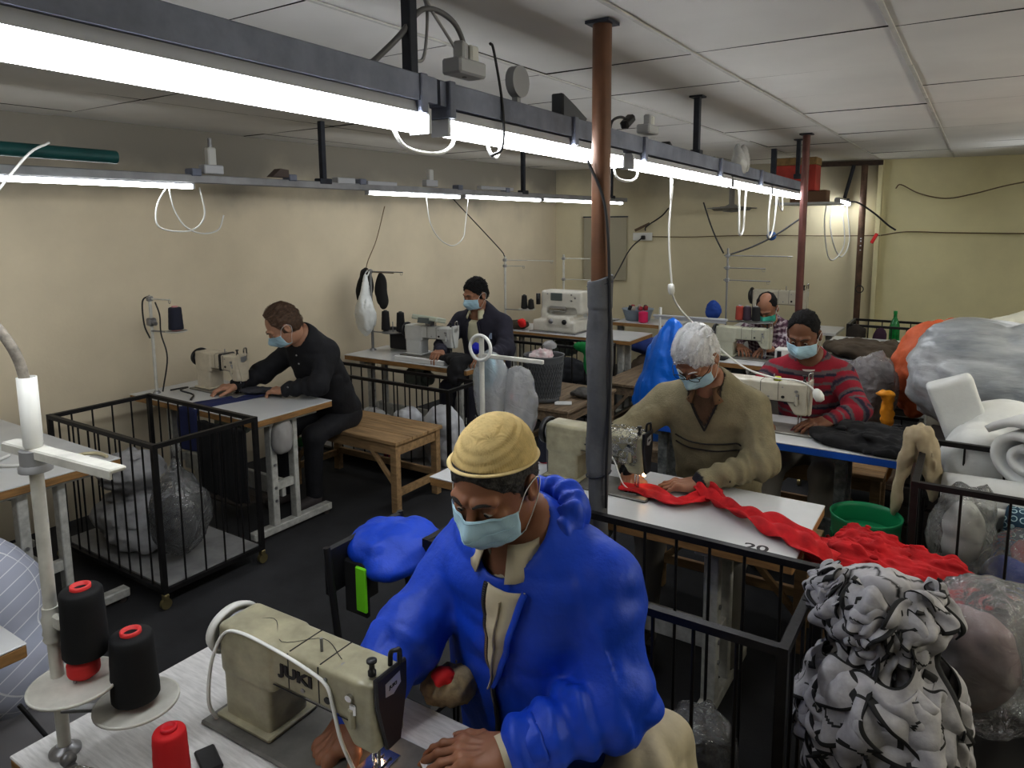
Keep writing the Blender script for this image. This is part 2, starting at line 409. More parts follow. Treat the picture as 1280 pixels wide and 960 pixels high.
for k, (x, a, b) in enumerate([(-.3, -2, 9.15), (-.99, -2, 9.05), (-1.69, -2, 8.9), (-2.4, -2, 8.7), (-3.08, -2, 8.5), (.39, -2, 9.3)]):
    mb = MB(); y = a
    while y < b:        # short battens with small breaks, each a little off
        l = r2.uniform(.6, 1.9); e = min(y + l, b)
        mb.box((x + r2.uniform(-.003, .003), (y + e) / 2, CZ - .002), (.017, e - y - .004, .006), bev=.001); y = e + (r2.uniform(.0, .05) if r2.random() < .6 else 0)
    tag(mb.build('trim_%d' % (k + 1), m_grid), kind='structure')
# corner upstand where the two back walls meet
mb = MB(); mb.box((-.985, 9.06, 1.25), (.05, .06, 2.5), bev=.004); tag(mb.build('trim_corner', m_wallB), kind='structure')
mb = MB(); mb.box((-1.38, 8.93, CZ - .035), (.85, .05, .05), rz=.2); tag(mb.build('trim_beam', M('rusty dark steel', (.07, .045, .035), .6, .3, nz=(20, .5))), kind='structure')

# ------------------------------------------------------------------ lights
m_tube = M('glowing diffuser', (.9, .92, 1), .4, emit=(.94, .97, 1, 13.))
m_alu = M('white enamelled channel', (.5, .51, .54), .45, .1)
m_channel = M('dark steel channel', (.22, .24, .31), .6, .2, nz=(6, .35, 5))
m_cable_w = M('white flex', (.72, .72, .70), .5)
m_cable_b = M('black flex', (.018, .018, .02), .5)
m_steel = M('dull steel', (.35, .35, .36), .4, .8, nz=(15, .3))
m_rod = M('dark painted rod', (.035, .04, .055), .55, .3, nz=(12, .4))
m_tube2 = M('glowing warm diffuser', (.9, .92, 1), .4, emit=(1, .97, .86, 24.))
def tube_light(x, y0, y1, z0, z1, r, label, group, slope=True, em=None):
    t = thing('tube_light', label, 'light', (x, (y0 + y1) / 2, (z0 + z1) / 2), group=group)
    h = MB()
    for y, z in ((y0, z0), (y1, z1)): pass
    d = V((0, y1 - y0, z1 - z0)); L_ = d.length; n = d.normalized(); upv = V((0, -n.z, n.y))
    mb = MB(); s = r
    prof = [(-s, .6 * s), (-s, 0), (-.75 * s, -.55 * s), (0, -.9 * s), (.75 * s, -.55 * s), (s, 0), (s, .6 * s)]
    e = .012
    mb.prism([(p[0], p[1]) for p in prof], V((0, -L_ / 2 * n.y + e, -L_ / 2 * n.z)), V((1, 0, 0)), upv, n, L_ - 2 * e); mb.build('diffuser', em or m_tube, t)
    mb = MB(); c = upv * (.9 * s)
    mb.prism([(-s * 1.02, 0), (s * 1.02, 0), (s * .8, s * .9), (-s * .8, s * .9)], V((0, -L_ / 2 * n.y, -L_ / 2 * n.z)) + upv * (.6 * s), V((1, 0, 0)), upv, n, L_); mb.build('housing', m_alu, t)
    for sg in (-1, 1):
        mb = MB(); p = n * (sg * (L_ / 2 - .004)); mb.box(p + upv * (.1 * s), (2.08 * s, .012, 2.0 * s)); mb.build('end_cap', m_alu, t)
    return t
# main row: channel beam with tubes slung below
XM = -1.30
def zm(y): return 2.135 - (y - .5) * (.10 / 6.0)
t = thing('channel_beam', 'long dark steel cable channel hung from the ceiling above the central row of tubes', 'beam', (XM, 2.2, 2.2))
mb = MB()
for k in range(4):
    a, b = [(-1.6, 1.56), (1.58, 3.0), (3.0, 5.0), (5.0, 6.5)][k]; w = (.042, .036, .032, .03)[k]
    
    mb.prism([(-w, 0), (w, 0), (w, .066), (w - .01, .071), (-w + .01, .071), (-w, .066)], V((XM, a, zm(a) + .05)), V((1, 0, 0)), V((0, 0, 1)), V((0, b - a, zm(b) - zm(a))).normalized(), b - a)
mb.build('channel', m_channel, t, world=True)
mb = MB()
for y in (1.5, 1.62, 2.35, 3.0, 4.1, 5.0): mb.box((XM, y, zm(y) + .07), (.1, .028, .10), bev=.003)
mb.build('bracket', m_channel, t, world=True)
for y, w in ((-1.55, 0), (1.50, 0), (3.79, 0), (6.30, 0)):
    mb = MB(); mb.box((XM, y, (2.2 + CZ) / 2), (.032, .032, CZ - 2.2), bev=.003); mb.box((XM, y, CZ - .006), (.07, .07, .008)); mb.box((XM, y, 2.2), (.055, .055, .04), bev=.004)
    tag(mb.build('hanger_rod', m_rod), 'dark hanger rod from ceiling to channel, ' + {-1.55: 'behind the viewer', 1.5: 'the one at the picture top', 3.79: 'midway along the row beyond the wrapped pole', 6.3: 'beside the red carton'}[y], 'rod', 'hanger rods of the central row')
ends = [(-1.5, .03), (.05, 1.53), (1.60, 2.36), (2.39, 3.02), (3.06, 4.25), (4.28, 5.4), (5.43, 6.42)]
ends = [(-1.5, .0), (.02, 1.54), (1.62, 2.80), (2.90, 4.36), (4.40, 5.35), (5.38, 6.42)]
lbm = ['bright tube light hidden behind the viewer in the central row', 'nearest long bright tube light of the central row, filling upper left', 'bright tube light crossing behind the wrapped pole in the central row', 'third bright tube light of the central row past the wrapped pole', 'fourth bright tube light of the central row, short gap before', 'last bright tube light of the central row beside the brown pipe']
for k, (a, b) in enumerate(ends): tube_light(XM, a, b, zm(a), zm(b), (.033, .033, .030, .028, .026, .026)[k], lbm[k], 'central row of tube lights')
tube_light(XM, 8.3, 9.0, 2.03, 2.02, .03, 'small lone tube light near the back wall with loops of flex', 'lone tube lights')
# second row along the left wall
XL = -3.6
t = thing('conduit_rail', 'thin grey rail carrying the row of tubes along the long side wall', 'rail', (XL, 3, 2.1))
mb = MB(); mb.box((XL, 3.2, 2.095), (.05, 9.6, .045), bev=.004); mb.build('rail', M('grey rail', (.33, .33, .34), .5, .3, nz=(4, .3)), t, world=True)
for y in (2.35, 3.0, 3.6, 4.7, 5.4): MB().box((XL, y, 2.13), (.07, .06, .04), bev=.005).build('clip', m_channel, t, world=True)
for k, (a, b) in enumerate([(-.2, 1.0), (1.02, 2.34), (3.66, 4.72), (4.78, 6.0), (6.05, 7.2), (7.25, 7.9)]):
    tube_light(XL, a, b, 2.06, 2.055, .016, ['thin tube light outside the view in the side row', 'nearest thin tube light of the side row, ends above a looped white flex', 'first thin tube light of the far group in the side row', 'second thin tube light of the far group in the side row', 'third thin tube light of the far group in the side row', 'end thin tube light of the side row beyond the wrapped pole'][k], 'side row of tube lights')
for y in (3.27, 5.7, 7.6):
    mb = MB(); mb.box((XL, y, 2.31), (.035, .035, .38), bev=.003); mb.box((XL, y, 2.12), (.06, .1, .035), bev=.004)
    tag(mb.build('hanger_rod', m_rod), 'dark hanger rod over the side row, ' + {3.27: 'in the gap between tubes', 5.7: 'middle one above the far tubes', 7.6: 'last one near the room corner'}[y], 'rod', 'hanger rods of the side row')
# tubes further right, lighting the bales
for k, (x, a, b) in enumerate([(1.35, 1.2, 2.6), (1.35, 3.2, 4.6), (1.35, 5.2, 6.6)]):
    tube_light(x, a, b, 2.1, 2.1, .03, 'tube light hung over the stacked bales, outside the view', 'tube lights over the bales', em=m_tube2)
    mb = MB(); mb.box((x, (a + b) / 2, (2.145 + CZ) / 2), (.03, .03, CZ - 2.145)); tag(mb.build('hanger_rod', m_rod), 'dark rod carrying a tube light over the bales, outside the view', 'rod', 'hanger rods over the bales')
t = thing('tube_light', 'bright tube light slanting out of view on the far yellow wall', 'light', (.6, 8.1, 2.05), group='lone tube lights')
mb = MB(); mb.tube([(.33, 8.2, 2.13), (.62, 7.4, 2.06)], .02, 10); mb.build('diffuser', m_tube, t, world=True)
mb = MB(); mb.tube([(.33, 8.2, 2.165), (.62, 7.4, 2.095)], .016, 8); mb.build('housing', m_alu, t, world=True)
mb = MB(); mb.cyl((.33, 8.2, 2.13), (.32, 8.225, 2.132), .022); mb.build('end_cap', m_alu, t, world=True)
w = bpy.data.worlds.new('world'); bpy.context.scene.world = w; w.use_nodes = True; w.node_tree.nodes['Background'].inputs[0].default_value = (.8, .85, 1, 1); w.node_tree.nodes['Background'].inputs[1].default_value = .15
sc = bpy.context.scene
sc.view_settings.view_transform = 'Standard'; sc.view_settings.look = 'None'; sc.view_settings.exposure = 1.3; sc.view_settings.gamma = .85
sc.cycles.max_bounces = 8; sc.cycles.transparent_max_bounces = 24; sc.cycles.caustics_reflective = False; sc.cycles.caustics_refractive = False; sc.cycles.sample_clamp_indirect = 4

# ------------------------------------------------------------------ poles and pipes
m_rust = M('brown painted pipe', (.16, .072, .035), .5, .2, nz=(9, .5, 6), col2=(.05, .028, .02))
m_rust.node_tree.nodes['Principled BSDF'].inputs['Roughness'].default_value = .45
t = thing('support_pole', 'brown steel support pole whose lower half is wrapped in grey cloth', 'pole', (-1.09, 2.22, 0))
mb = MB(); mb.cyl((0, 0, 0), (0, 0, CZ), .032, n=24); mb.build('pole', m_rust, t)
mb = MB(); mb.box((0, 0, CZ - .006), (.085, .085, .01)); mb.build('top_plate', m_rod, t)
m_wrap = M('grey wrapping cloth', (.115, .117, .125), .85, nz=(6, .25), bump=(9, .8, .02))
def fw(P):
    r = np.hypot(P[:, 0], P[:, 1]); z = P[:, 2]; a = np.arctan2(P[:, 1], P[:, 0])
    tw = .0035 * np.sin(a * 2 + z * 18 + 2 * vn(P, 6)) + .007 * (vn(P, (9, 9, 3.2)) - .5) + .006 * (ridge(P + A3(0, 0, 0) + np.stack([z * 0, z * 0, r * 0], 1), (7, 7, 9)) - .6) * (z > .95)
    R = np.where(z > .95, .042, .037) + np.where(z > 1.55, .003, 0)
    return np.maximum(np.maximum(r - R - tw, .02 - z), z - 1.655 - .012 * np.sin(a + 1))
sdf_obj(fw, (-.07, -.07, 0), (.07, .07, 1.72), .0045, 'cloth_wrap', m_wrap, t, smooth=1)
mb = MB()
for z in (.955, 1.635): mb.tube([(.044 * math.cos(a * PI / 8), .044 * math.sin(a * PI / 8), z + .01 * math.sin(a * PI / 8 + 1)) for a in range(16)], .003, 6, closed=True)
mb.build('binding', m_rod, t)
def fk(P): return ell(P, (.012, -.036, 1.63), (.016, .012, .022)) + .006 * (vn(P, 60) - .5)
sdf_obj(fk, (-.02, -.06, 1.59), (.05, -.01, 1.67), .003, 'pink_rag', M('magenta rag', (.55, .02, .13), .7), t)
t = thing('pipe', 'reddish brown floor-to-ceiling pipe at the far end of the central row', 'pipe', (-1.17, 5.93, 0))
mb = MB(); mb.cyl((0, 0, 0), (0, 0, CZ), .028, n=20); mb.build('tube', M('red brown pipe', (.13, .05, .042), .45, .25, nz=(7, .35)), t)
mb = MB(); mb.box((0, 0, CZ - .006), (.09, .09, .01)); mb.build('top_plate', m_rod, t)
t = thing('pipe', 'rusty brown pipe standing by the back wall below the short beam', 'pipe', (-1.13, 8.9, 0))
mb = MB(); mb.cyl((0, 0, 0), (0, 0, 2.44), .034, n=20); mb.build('tube', M('rusty pipe', (.13, .075, .05), .6, .2, nz=(10, .5)), t)
mb = MB()
for z in (1.63, 1.6, 1.55, 1.5): mb.box((.006, -.035, z), (.014, .008, .014))
mb.build('bracket', m_alu, t)
mb = MB(); mb.tube([(.02 + .04 * math.cos(a), -.03, 1.06 + .04 * math.sin(a)) for a in [k * PI / 6 for k in range(12)]], .006, 6, closed=True); mb.build('wire_tie', m_cable_b, t)
t = thing('pipe', 'short dark strut hanging from the beam beside the small lone light', 'pipe', (-1.29, 8.82, 2.07)); mb = MB(); mb.cyl((-.02, 0, .0), (.05, .06, .37), .02); mb.build('strut', m_rod, t)
mb = MB(); mb.box((-.02, 0, -.01), (.1, .1, .03)); mb.build('foot', m_rod, t)

# ------------------------------------------------------------------ flexes, plugs and wires
def cable(pts, r, mat, label, cat='cable', n=6, name='cable', group=None):
    return tag(MB().tube(smooth_path(pts, 6), r, n).build(name, mat), label, cat, group)
# ------------------------------------------------------------------ people
def skin_mat(name, col, col2):
    return M(name, col, .5, nz=(22, .45, 5), col2=col2, bump=(140, .12, .002), sub=.12, spec=.4)
m_cornea = M('eye white', (.55, .52, .48), .15, spec=.6)
m_iris = M('dark iris', (.02, .01, .006), .1)
def head_sdf(q, s=1.0, jaw=1.0):
    """head in its own frame: x right, y face forward, z up, origin between the ears"""
    a = np.abs(q[:, 0]); qa = np.stack([a, q[:, 1], q[:, 2]], 1)
    d = ell(q, (0, -.012, .035), (.077, .098, .088))
    d = smin(d, ell(q, (0, .026, -.03), (.062, .068, .085)), .03)
    d = smin(d, ell(q, (0, .04, -.082), (.043 * jaw, .048, .036)), .03)
    d = smin(d, cap(qa, (.05, .005, -.055), (.022, .065, -.095), .018, .016), .02)          # jaw line
    d = smin(d, cap(qa, (.012, .093, .026), (.045, .078, .024), .011, .009), .012)           # brow
    d = smin(d, ell(qa, (.04, .068, -.022), (.022, .018, .018)), .015)                       # cheekbone
    d = smax(d, -ell(qa, (.031, .101, .006), (.019, .014, .012)), .012)                      # socket
    d = smin(d, ell(qa, (.031, .079, .005), (.0155, .0135, .0125)), .004)                    # lid ball
    n = cap(q, (0, .092, .012), (0, .116, -.028), .008, .011)
    n = smin(n, ell(qa, (.011, .104, -.033), (.009, .012, .009)), .008); d = smin(d, n, .009)
    d = smin(d, ell(q, (0, .09, -.062), (.024, .012, .007)), .006); d = smin(d, ell(q, (0, .087, -.073), (.021, .012, .007)), .006)   # lips
    d = smax(d, -cap(qa, (0, .106, -.0675), (.022, .098, -.067), .0028), .003)
    d = smax(d, -cap(q, (0, .102, -.085), (0, .1, -.085), .006, .006), .01)
    d = smax(d, -cap(qa, (.022, .0945, .0005), (.042, .088, -.0005), .0016), .002)           # lid crease
    e = ell(qa, (.083, -.012, -.006), (.008, .019, .033)); e = smax(e, -ell(qa, (.090, -.008, -.002), (.006, .011, .018)), .004)
    e = smin(e, ell(qa, (.079, -.005, -.028), (.006, .008, .010)), .006)
    return smin(d, e, .006)
def hair_sdf(line, vol, nape=-.055, part=0.0, bald=0.0):
    """line=(y,z) of the hairline on the forehead; vol thickness; bald: radius of a bare crown"""
    hy, hz = line
    def f(q):
        d = ell(q, (0, -.014, .036), (.078 + vol * .42, .101 + vol * .6, .090 + vol))
        d = smin(d, ell(q, (0, -.05, -.025), (.066 + vol * .3, .055 + vol * .4, .05)), .03)
        d += (ridge(q, (70, 22, 40)) - .55) * (.005 + vol * .22) + (vn(q, (160, 60, 90)) - .5) * .003
        e = A3(0, hy - .012, hz + .03); k = A3(0, -(.0 - (-.03 - hz)), hy - .012 - .008)       # plane through hairline and sideburn
        dy, dz = .012 - hy, -.035 - hz; L_ = math.hypot(dy, dz); n = (-dz / L_, dy / L_)
        side = (q[:, 1] - hy) * n[0] + (q[:, 2] - hz) * n[1] + .024 * (vn(q, 45) - .5) - .02 * np.clip((np.abs(q[:, 0]) - .03) * 20, 0, 1) * np.clip((q[:, 2] - .03) * 30, 0, 1) * (1 if bald >= 0 else 0)
        d = smax(d, side, .008)
        a = np.abs(q[:, 0]); qa = np.stack([a, q[:, 1], q[:, 2]], 1)
        d = smax(d, -ell(qa, (.086, -.006, -.006), (.016, .021, .036)), .006)                 # clear of the ear
        d = smax(d, nape - q[:, 2], .02)
        if bald > 0: d = smax(d, -ell(q, (0, .0, .13), (bald, bald * 1.3, .05)), .01)
        return d
    return f
def hand_sdf(curl, pinch=0.0, spread=1.0, thumb=0.0, fa=(0, -1, 0)):
    """hand frame: x to the thumb, y along the fingers, z back of the hand; origin at the wrist"""
    ch = []
    for bx, by, ln, sp, rr, cx in ((.029, .088, (.042, .026, .021), .10, .0088, 0), (.0095, .094, (.046, .030, .022), .01, .009, .05), (-.0105, .089, (.042, .028, .021), -.08, .0085, .1), (-.029, .079, (.034, .021, .019), -.19, .0075, .16)):
        p = V((bx, by, .001)); a = 0; pts = [(p.copy(), rr * 1.12)]
        for i, (l, c) in enumerate(zip(ln, curl)):
            a += c * (1 + cx * 2) + (pinch * .12 if i else 0); d = V((math.sin(sp * spread) * math.cos(a), math.cos(sp * spread) * math.cos(a), -math.sin(a))); p = p + d * l; pts.append((p.copy(), rr * (1.0, .92, .82)[i]))
        ch.append(pts)
    p = V((.026, .022, -.006)); pts = [(p.copy(), .016)]
    for d, l, r in ((V((.72, .66, -.22 - thumb)), .044, .0125), (V((.38, .88, -.22 - thumb)), .034, .0108), (V((.12, .96, -.2 - thumb)), .027, .009)):
        p = p + d.normalized() * l; pts.append((p.copy(), r))
    ch.append(pts)
    def f(q):
        palm = rbox(q, (0, .05, -.002), (.040, .046, .0135), .0125)
        palm = smin(palm, ell(q, (.026, .036, -.010), (.019, .034, .015)), .014)
        palm = smin(palm, ell(q, (-.027, .034, -.008), (.015, .034, .013)), .014)
        qq = q * A3(1, 1, 1.32); palm = smin(palm, cap(qq, (fa[0] * .12, fa[1] * .12, fa[2] * .12), (0, .008, 0), .037, .0265), .03)
        for bx, by in ((.029, .086), (.0095, .092), (-.0105, .087), (-.029, .077)):
            palm = smin(palm, ell(q, (bx, by, .008), (.009, .011, .007)), .008)
            palm = smin(palm, cap(q, (bx * .45, .03, .0095), (bx, by, .0115), .0022), .006)       # tendons
        out = palm
        for pts in ch:
            d = None
            for (a, ra), (b, rb) in zip(pts, pts[1:]):
                c = cap(q, a, b, ra, rb); d = c if d is None else smin(d, c, .003)
            for (a, ra) in pts[1:-1]: d = smin(d, ell(q, tuple(a + V((0, 0, .001))), (ra * 1.09,) * 3), .003)
            d = smin(d, palm, .014) if pts is not ch[-1] else smin(d, palm, .02)
            out = np.minimum(out, d)
        return out + .0012 * (vn(q, (90, 60, 90)) - .5)
    f.chains = ch
    return f
def frame3(x, y, z): return np.array([list(x), list(y), list(z)], dtype=np.float32).T      # columns = local axes in world
def fr_head(fwd_, upv):
    y = V(fwd_).normalized(); x = y.cross(V(upv)).normalized(); z = x.cross(y); return frame3(x, y, z)
def fr_hand(d, back, side):
    y = V(d).normalized(); x = y.cross(V(back)).normalized(); z = x.cross(y); x = x * side; return frame3(x, y, z)
def to_local(P, o, R): return (P - A3(*o)) @ R
def xf(arr, o, R):
    v, f = arr; v2 = v @ R.T + np.array(o)
    if np.linalg.det(R) < 0: f = f[:, ::-1]
    return v2, f
def in_frame(mb, o, R, name, mat, par, **k):
    mb.v = [tuple(np.array(v) @ R.T + np.array(o)) for v in mb.v]
    if np.linalg.det(R) < 0: mb.f = [f[::-1] for f in mb.f]
    return mb.build(name, mat, par, world=True, **k)
m_mask = M('pale blue mask cloth', (.42, .60, .70), .75, bump=(260, .2, .002))
m_mask2 = M('green blue mask cloth', (.08, .50, .40), .75, bump=(260, .2, .002))
m_loop = M('white elastic', (.75, .75, .75), .6)
def mask(par, o, R, mat, loops=True, drop=0.0):
    def s(u, v):
        th = (u - .5) * 2; v_ = v
        a = th * 1.22; z = -.006 + .004 * math.cos(a) - .108 * v_ - .012 * abs(th) * (1 - v_) + .014 * abs(th) * v_ - drop
        nose = math.exp(-(th / .22) ** 2) * (.026 * math.exp(-((v_ - .30) / .28) ** 2) + .006)
        bulge = .012 * math.sin(PI * v_)
        pl = .0022 * (((v_ * 3.4) % 1) - .5) * (1 - th ** 4) if .08 < v_ < .95 else 0
        rx = .0835 - .011 * v_; ry = .081 + bulge - .016 * v_ ** 3
        y = .020 + (ry + nose + pl) * math.cos(a); x = (rx + bulge * .3) * math.sin(a)
        if v_ > .88: y -= (v_ - .88) * .16
        y += .0015 * math.sin(u * 37 + v * 11)
        return V((x, y, z))
    mk = in_frame(MB().grid(s, 30, 26), o, R, 'face_mask', mat, par, solid=.0012)
    for i in (0, 1):
        mb = MB()
        for v0, v1 in ((.03, .97),):
            p0 = s(i, v0); p1 = s(i, v1); sx = 1 if i else -1
            mb.tube(smooth_path([p0, (sx * .086, .02, .012), (sx * .092, -.018, .018), (sx * .088, -.036, -.004), (sx * .086, -.026, -.032), (sx * .081, .0, -.06), p1], 5), .0013, 5)
        e = in_frame(mb, o, R, 'ear_loop', m_loop, par)
    mb2 = MB()
    for v_ in (.33, .62):
        pts = [s(.06 + .88 * k / 20, v_) + V((0, .0016, 0)) for k in range(21)]; mb2.tube(pts, .0009, 4)
    mb2.tube([s(.18 + .64 * k / 14, .035) + V((0, .0012, 0)) for k in range(15)], .0013, 4)
    in_frame(mb2, o, R, 'pleat', mat, par)
def eyes(par, o, R):
    for sx in (-1, 1):
        mb = MB(); mb.lathe([(0, -.0118)] + [(.0118 * math.sin(k * PI / 8), -.0118 * math.cos(k * PI / 8)) for k in range(1, 8)] + [(0, .0118)], (sx * .031, .0815, .0025), (0, 1, 0), 14)
        e = in_frame(mb, o, R, 'eye', m_cornea, par)
        mb = MB(); mb.lathe([(.006, 0), (.0045, .0009), (0, .0012)], (sx * .031, .0925, -.0005), (0, .98, -.2), 12); in_frame(mb, o, R, 'iris', m_iris, par)
def brows(par, o, R, mat, w=.0035):
    for sx in (-1, 1):
        mb = MB(); mb.tube([(sx * (.012 + .034 * t), .1035 - .003 * t - .017 * t * t, .026 + .006 * math.sin(PI * min(1, t * 1.1))) for t in [k / 7 for k in range(8)]], [w * (.7 + .6 * math.sin(PI * (.15 + .8 * k / 7))) for k in range(8)], 6, flat=.6)
        in_frame(mb, o, R, 'eyebrow', mat, par)
def bodyfn(J, W):
    """torso and sleeves as one distance field. J joints; W widths: chest rx ry, belly rx ry, arm radii (shoulder, elbow, wrist)"""
    shL, shR, nk, pv = (V(J[k]) for k in ('shL', 'shR', 'neck', 'pelvis'))
    ux = (shL - shR).normalized(); uz = (nk - pv).normalized(); uy = ux.cross(uz).normalized(); ux = uz.cross(uy).normalized()
    Rb = frame3(ux, uy, uz); ch = pv.lerp(nk, .70); be = pv.lerp(nk, .30)
    inL = shL.lerp(shR, .16); inR = shR.lerp(shL, .16)
    crx, cry, brx, bry = W['t']; a0, a1, a2 = W['a']; fold = W.get('fold', .008); hem = W.get('hem', -.02)
    Ltor = (nk - pv).length
    def f(P):
        d = ell(P, ch, (crx, cry, Ltor * .42), Rb)
        d = smin(d, ell(P, be, (brx, bry, Ltor * .42), Rb), .08)
        d = smin(d, ell(P, pv + uz * .02, (brx * .98, bry * .98, .15), Rb), .06)
        d = smin(d, cap(P, inL, inR, a0 * 1.02), .07)
        d = smin(d, cap(P, nk + uz * .02, ch, .07, .1), .07)
        q = P - A3(*pv)
        d += fold * (ridge(P, (7, 7, 13), 3) - .55) * .9 + fold * .5 * (vn(P, (17, 17, 23)) - .5)
        arms = None
        for s_, e_, w_ in (('shL', 'elL', 'wrL'), ('shR', 'elR', 'wrR')):
            S_, E_, Wr = V(J[s_]), V(J[e_]), V(J[w_])
            end = E_.lerp(Wr, W.get('cuff', .93))
            a = cap(P, S_, E_, a0, a1); b = cap(P, E_, end, a1, a2); c = smin(a, b, .05)
            ab = (Wr - S_).normalized(); t = (P - A3(*E_)) @ A3(*(Wr - E_).normalized()); t2 = (P - A3(*S_)) @ A3(*(E_ - S_).normalized())
            crease = np.exp(-((P - A3(*E_)) ** 2).sum(1) / .012)
            c += fold * .9 * (ridge(P, (15, 15, 15), 7) - .6) * (.55 + 1.1 * crease) + fold * .45 * np.sin(t * 95 + 7 * vn(P, 9)) * (t > 0) + fold * .3 * (vn(P, (30, 30, 30)) - .5)
            if W.get('puff'):   # puffer sleeve: gathers near the cuff
                c += .006 * np.sin(t2 * 42 + 4 * vn(P, 7)) * np.clip(t2 * 10, 0, 1) * (t < 0)
            arms = c if arms is None else np.minimum(arms, c)
        d = smin(d, arms, W.get('armk', .035))
        up_ = (P - A3(*nk)) @ A3(*uz)
        hole = cap(P, nk - uz * .02 + uy * W.get('nkf', .02), nk + uz * .3 + uy * .06, W.get('nkr', .062), .11)
        d = smax(d, -hole, .012)
        d = smax(d, -(q @ A3(*uz)) + hem, .01)
        return d
    f.R = Rb; f.u = (ux, uy, uz); f.ch = ch; f.be = be; f.nk = nk; f.pv = pv
    return f
def legs(J, r=(.085, .066, .055), fold=.006):
    def f(P):
        d = None
        for s in 'LR':
            h, k, a = V(J['hp' + s]), V(J['kn' + s]), V(J['an' + s])
            c = smin(cap(P, h, k, r[0], r[1]), cap(P, k, a, r[1], r[2]), .04); d = c if d is None else smin(d, c, .03)
        d = smin(d, ell(P, V(J['pelvis']), (.17, .14, .13)), .05)
        return d + fold * (ridge(P, (9, 9, 13), 5) - .55)
    return f
def bounds(pts, m_):
    a = np.array([tuple(p) for p in pts]); return a.min(0) - m_, a.max(0) + m_
def shoes(par, J, mat, fdir=(0, -1, 0)):
    for s in 'LR':
        a = V(J['an' + s]); d = V(fdir).normalized()
        z0 = 0.0
        def f(P):
            e = smin(cap(P, (a.x, a.y, .045), (a.x + d.x * .13, a.y + d.y * .13, .035), .042, .034), cap(P, (a.x, a.y, .05), a, .042, .045), .03)
            return smax(e, z0 + .003 - P[:, 2], .004)
        sdf_obj(f, (a.x - .2, a.y - .24, -.01), (a.x + .2, a.y + .24, .2), .008, 'shoe', mat, par, world=True)
def strands(par, f, arr, o, R, mat, n, ln, comb, w=.0011, lift=.0035, seed=1, zmin=-.05):
    """combed locks lying on the hair surface, in the head frame"""
    rs = np.random.RandomState(seed); v = arr[0]; v = v[v[:, 2] > zmin]; P = v[rs.randint(0, len(v), n)].astype(np.float32); e = .002
    L_ = (ln * rs.uniform(.6, 1.2, n)).astype(np.float32); seg = 6; pts = [P.copy()]; ws = rs.uniform(.7, 1.4, n)
    jit = rs.normal(0, .28, (n, 3)).astype(np.float32)
    for s in range(seg):
        d = comb(P).astype(np.float32) + jit; g = np.stack([(f(P + A3(*[e * (i == k) for k in range(3)])) - f(P - A3(*[e * (i == k) for k in range(3)]))) / (2 * e) for i in range(3)], 1) if False else np.stack([f(P + A3(e, 0, 0)) - f(P - A3(e, 0, 0)), f(P + A3(0, e, 0)) - f(P - A3(0, e, 0)), f(P + A3(0, 0, e)) - f(P - A3(0, 0, e))], 1)
        g /= np.maximum(np.linalg.norm(g, axis=1, keepdims=True), 1e-6); d -= (d * g).sum(1, keepdims=True) * g; d /= np.maximum(np.linalg.norm(d, axis=1, keepdims=True), 1e-6)
        P = P + d * (L_ / seg)[:, None]; P = P - g * (f(P)[:, None] - lift * (.4 + .6 * s / seg) * ws[:, None]); pts.append(P.copy())
    G = g; vs = []; fs = []
    T = np.stack(pts, 1); side = np.cross(T[:, -1] - T[:, 0], G); side /= np.maximum(np.linalg.norm(side, axis=1, keepdims=True), 1e-6)
    prof = np.array([.5, .9, 1., 1., .8, .5, .1]) * w
    A_ = T + side[:, None, :] * prof[None, :, None] * ws[:, None, None]; B_ = T - side[:, None, :] * prof[None, :, None] * ws[:, None, None]
    V_ = np.stack([A_, B_], 2).reshape(-1, 3); k = np.arange(n)[:, None] * (2 * (seg + 1)) + np.arange(seg)[None] * 2
    F_ = np.stack([k, k + 1, k + 3, k + 2], -1).reshape(-1, 4)
    ok = np.isfinite(V_).all()
    mesh_from([xf((V_, F_), o, R)], 'hair_locks', mat, par, world=True)
m_brow = M('dark eyebrow hair', (.02, .016, .014), .8)
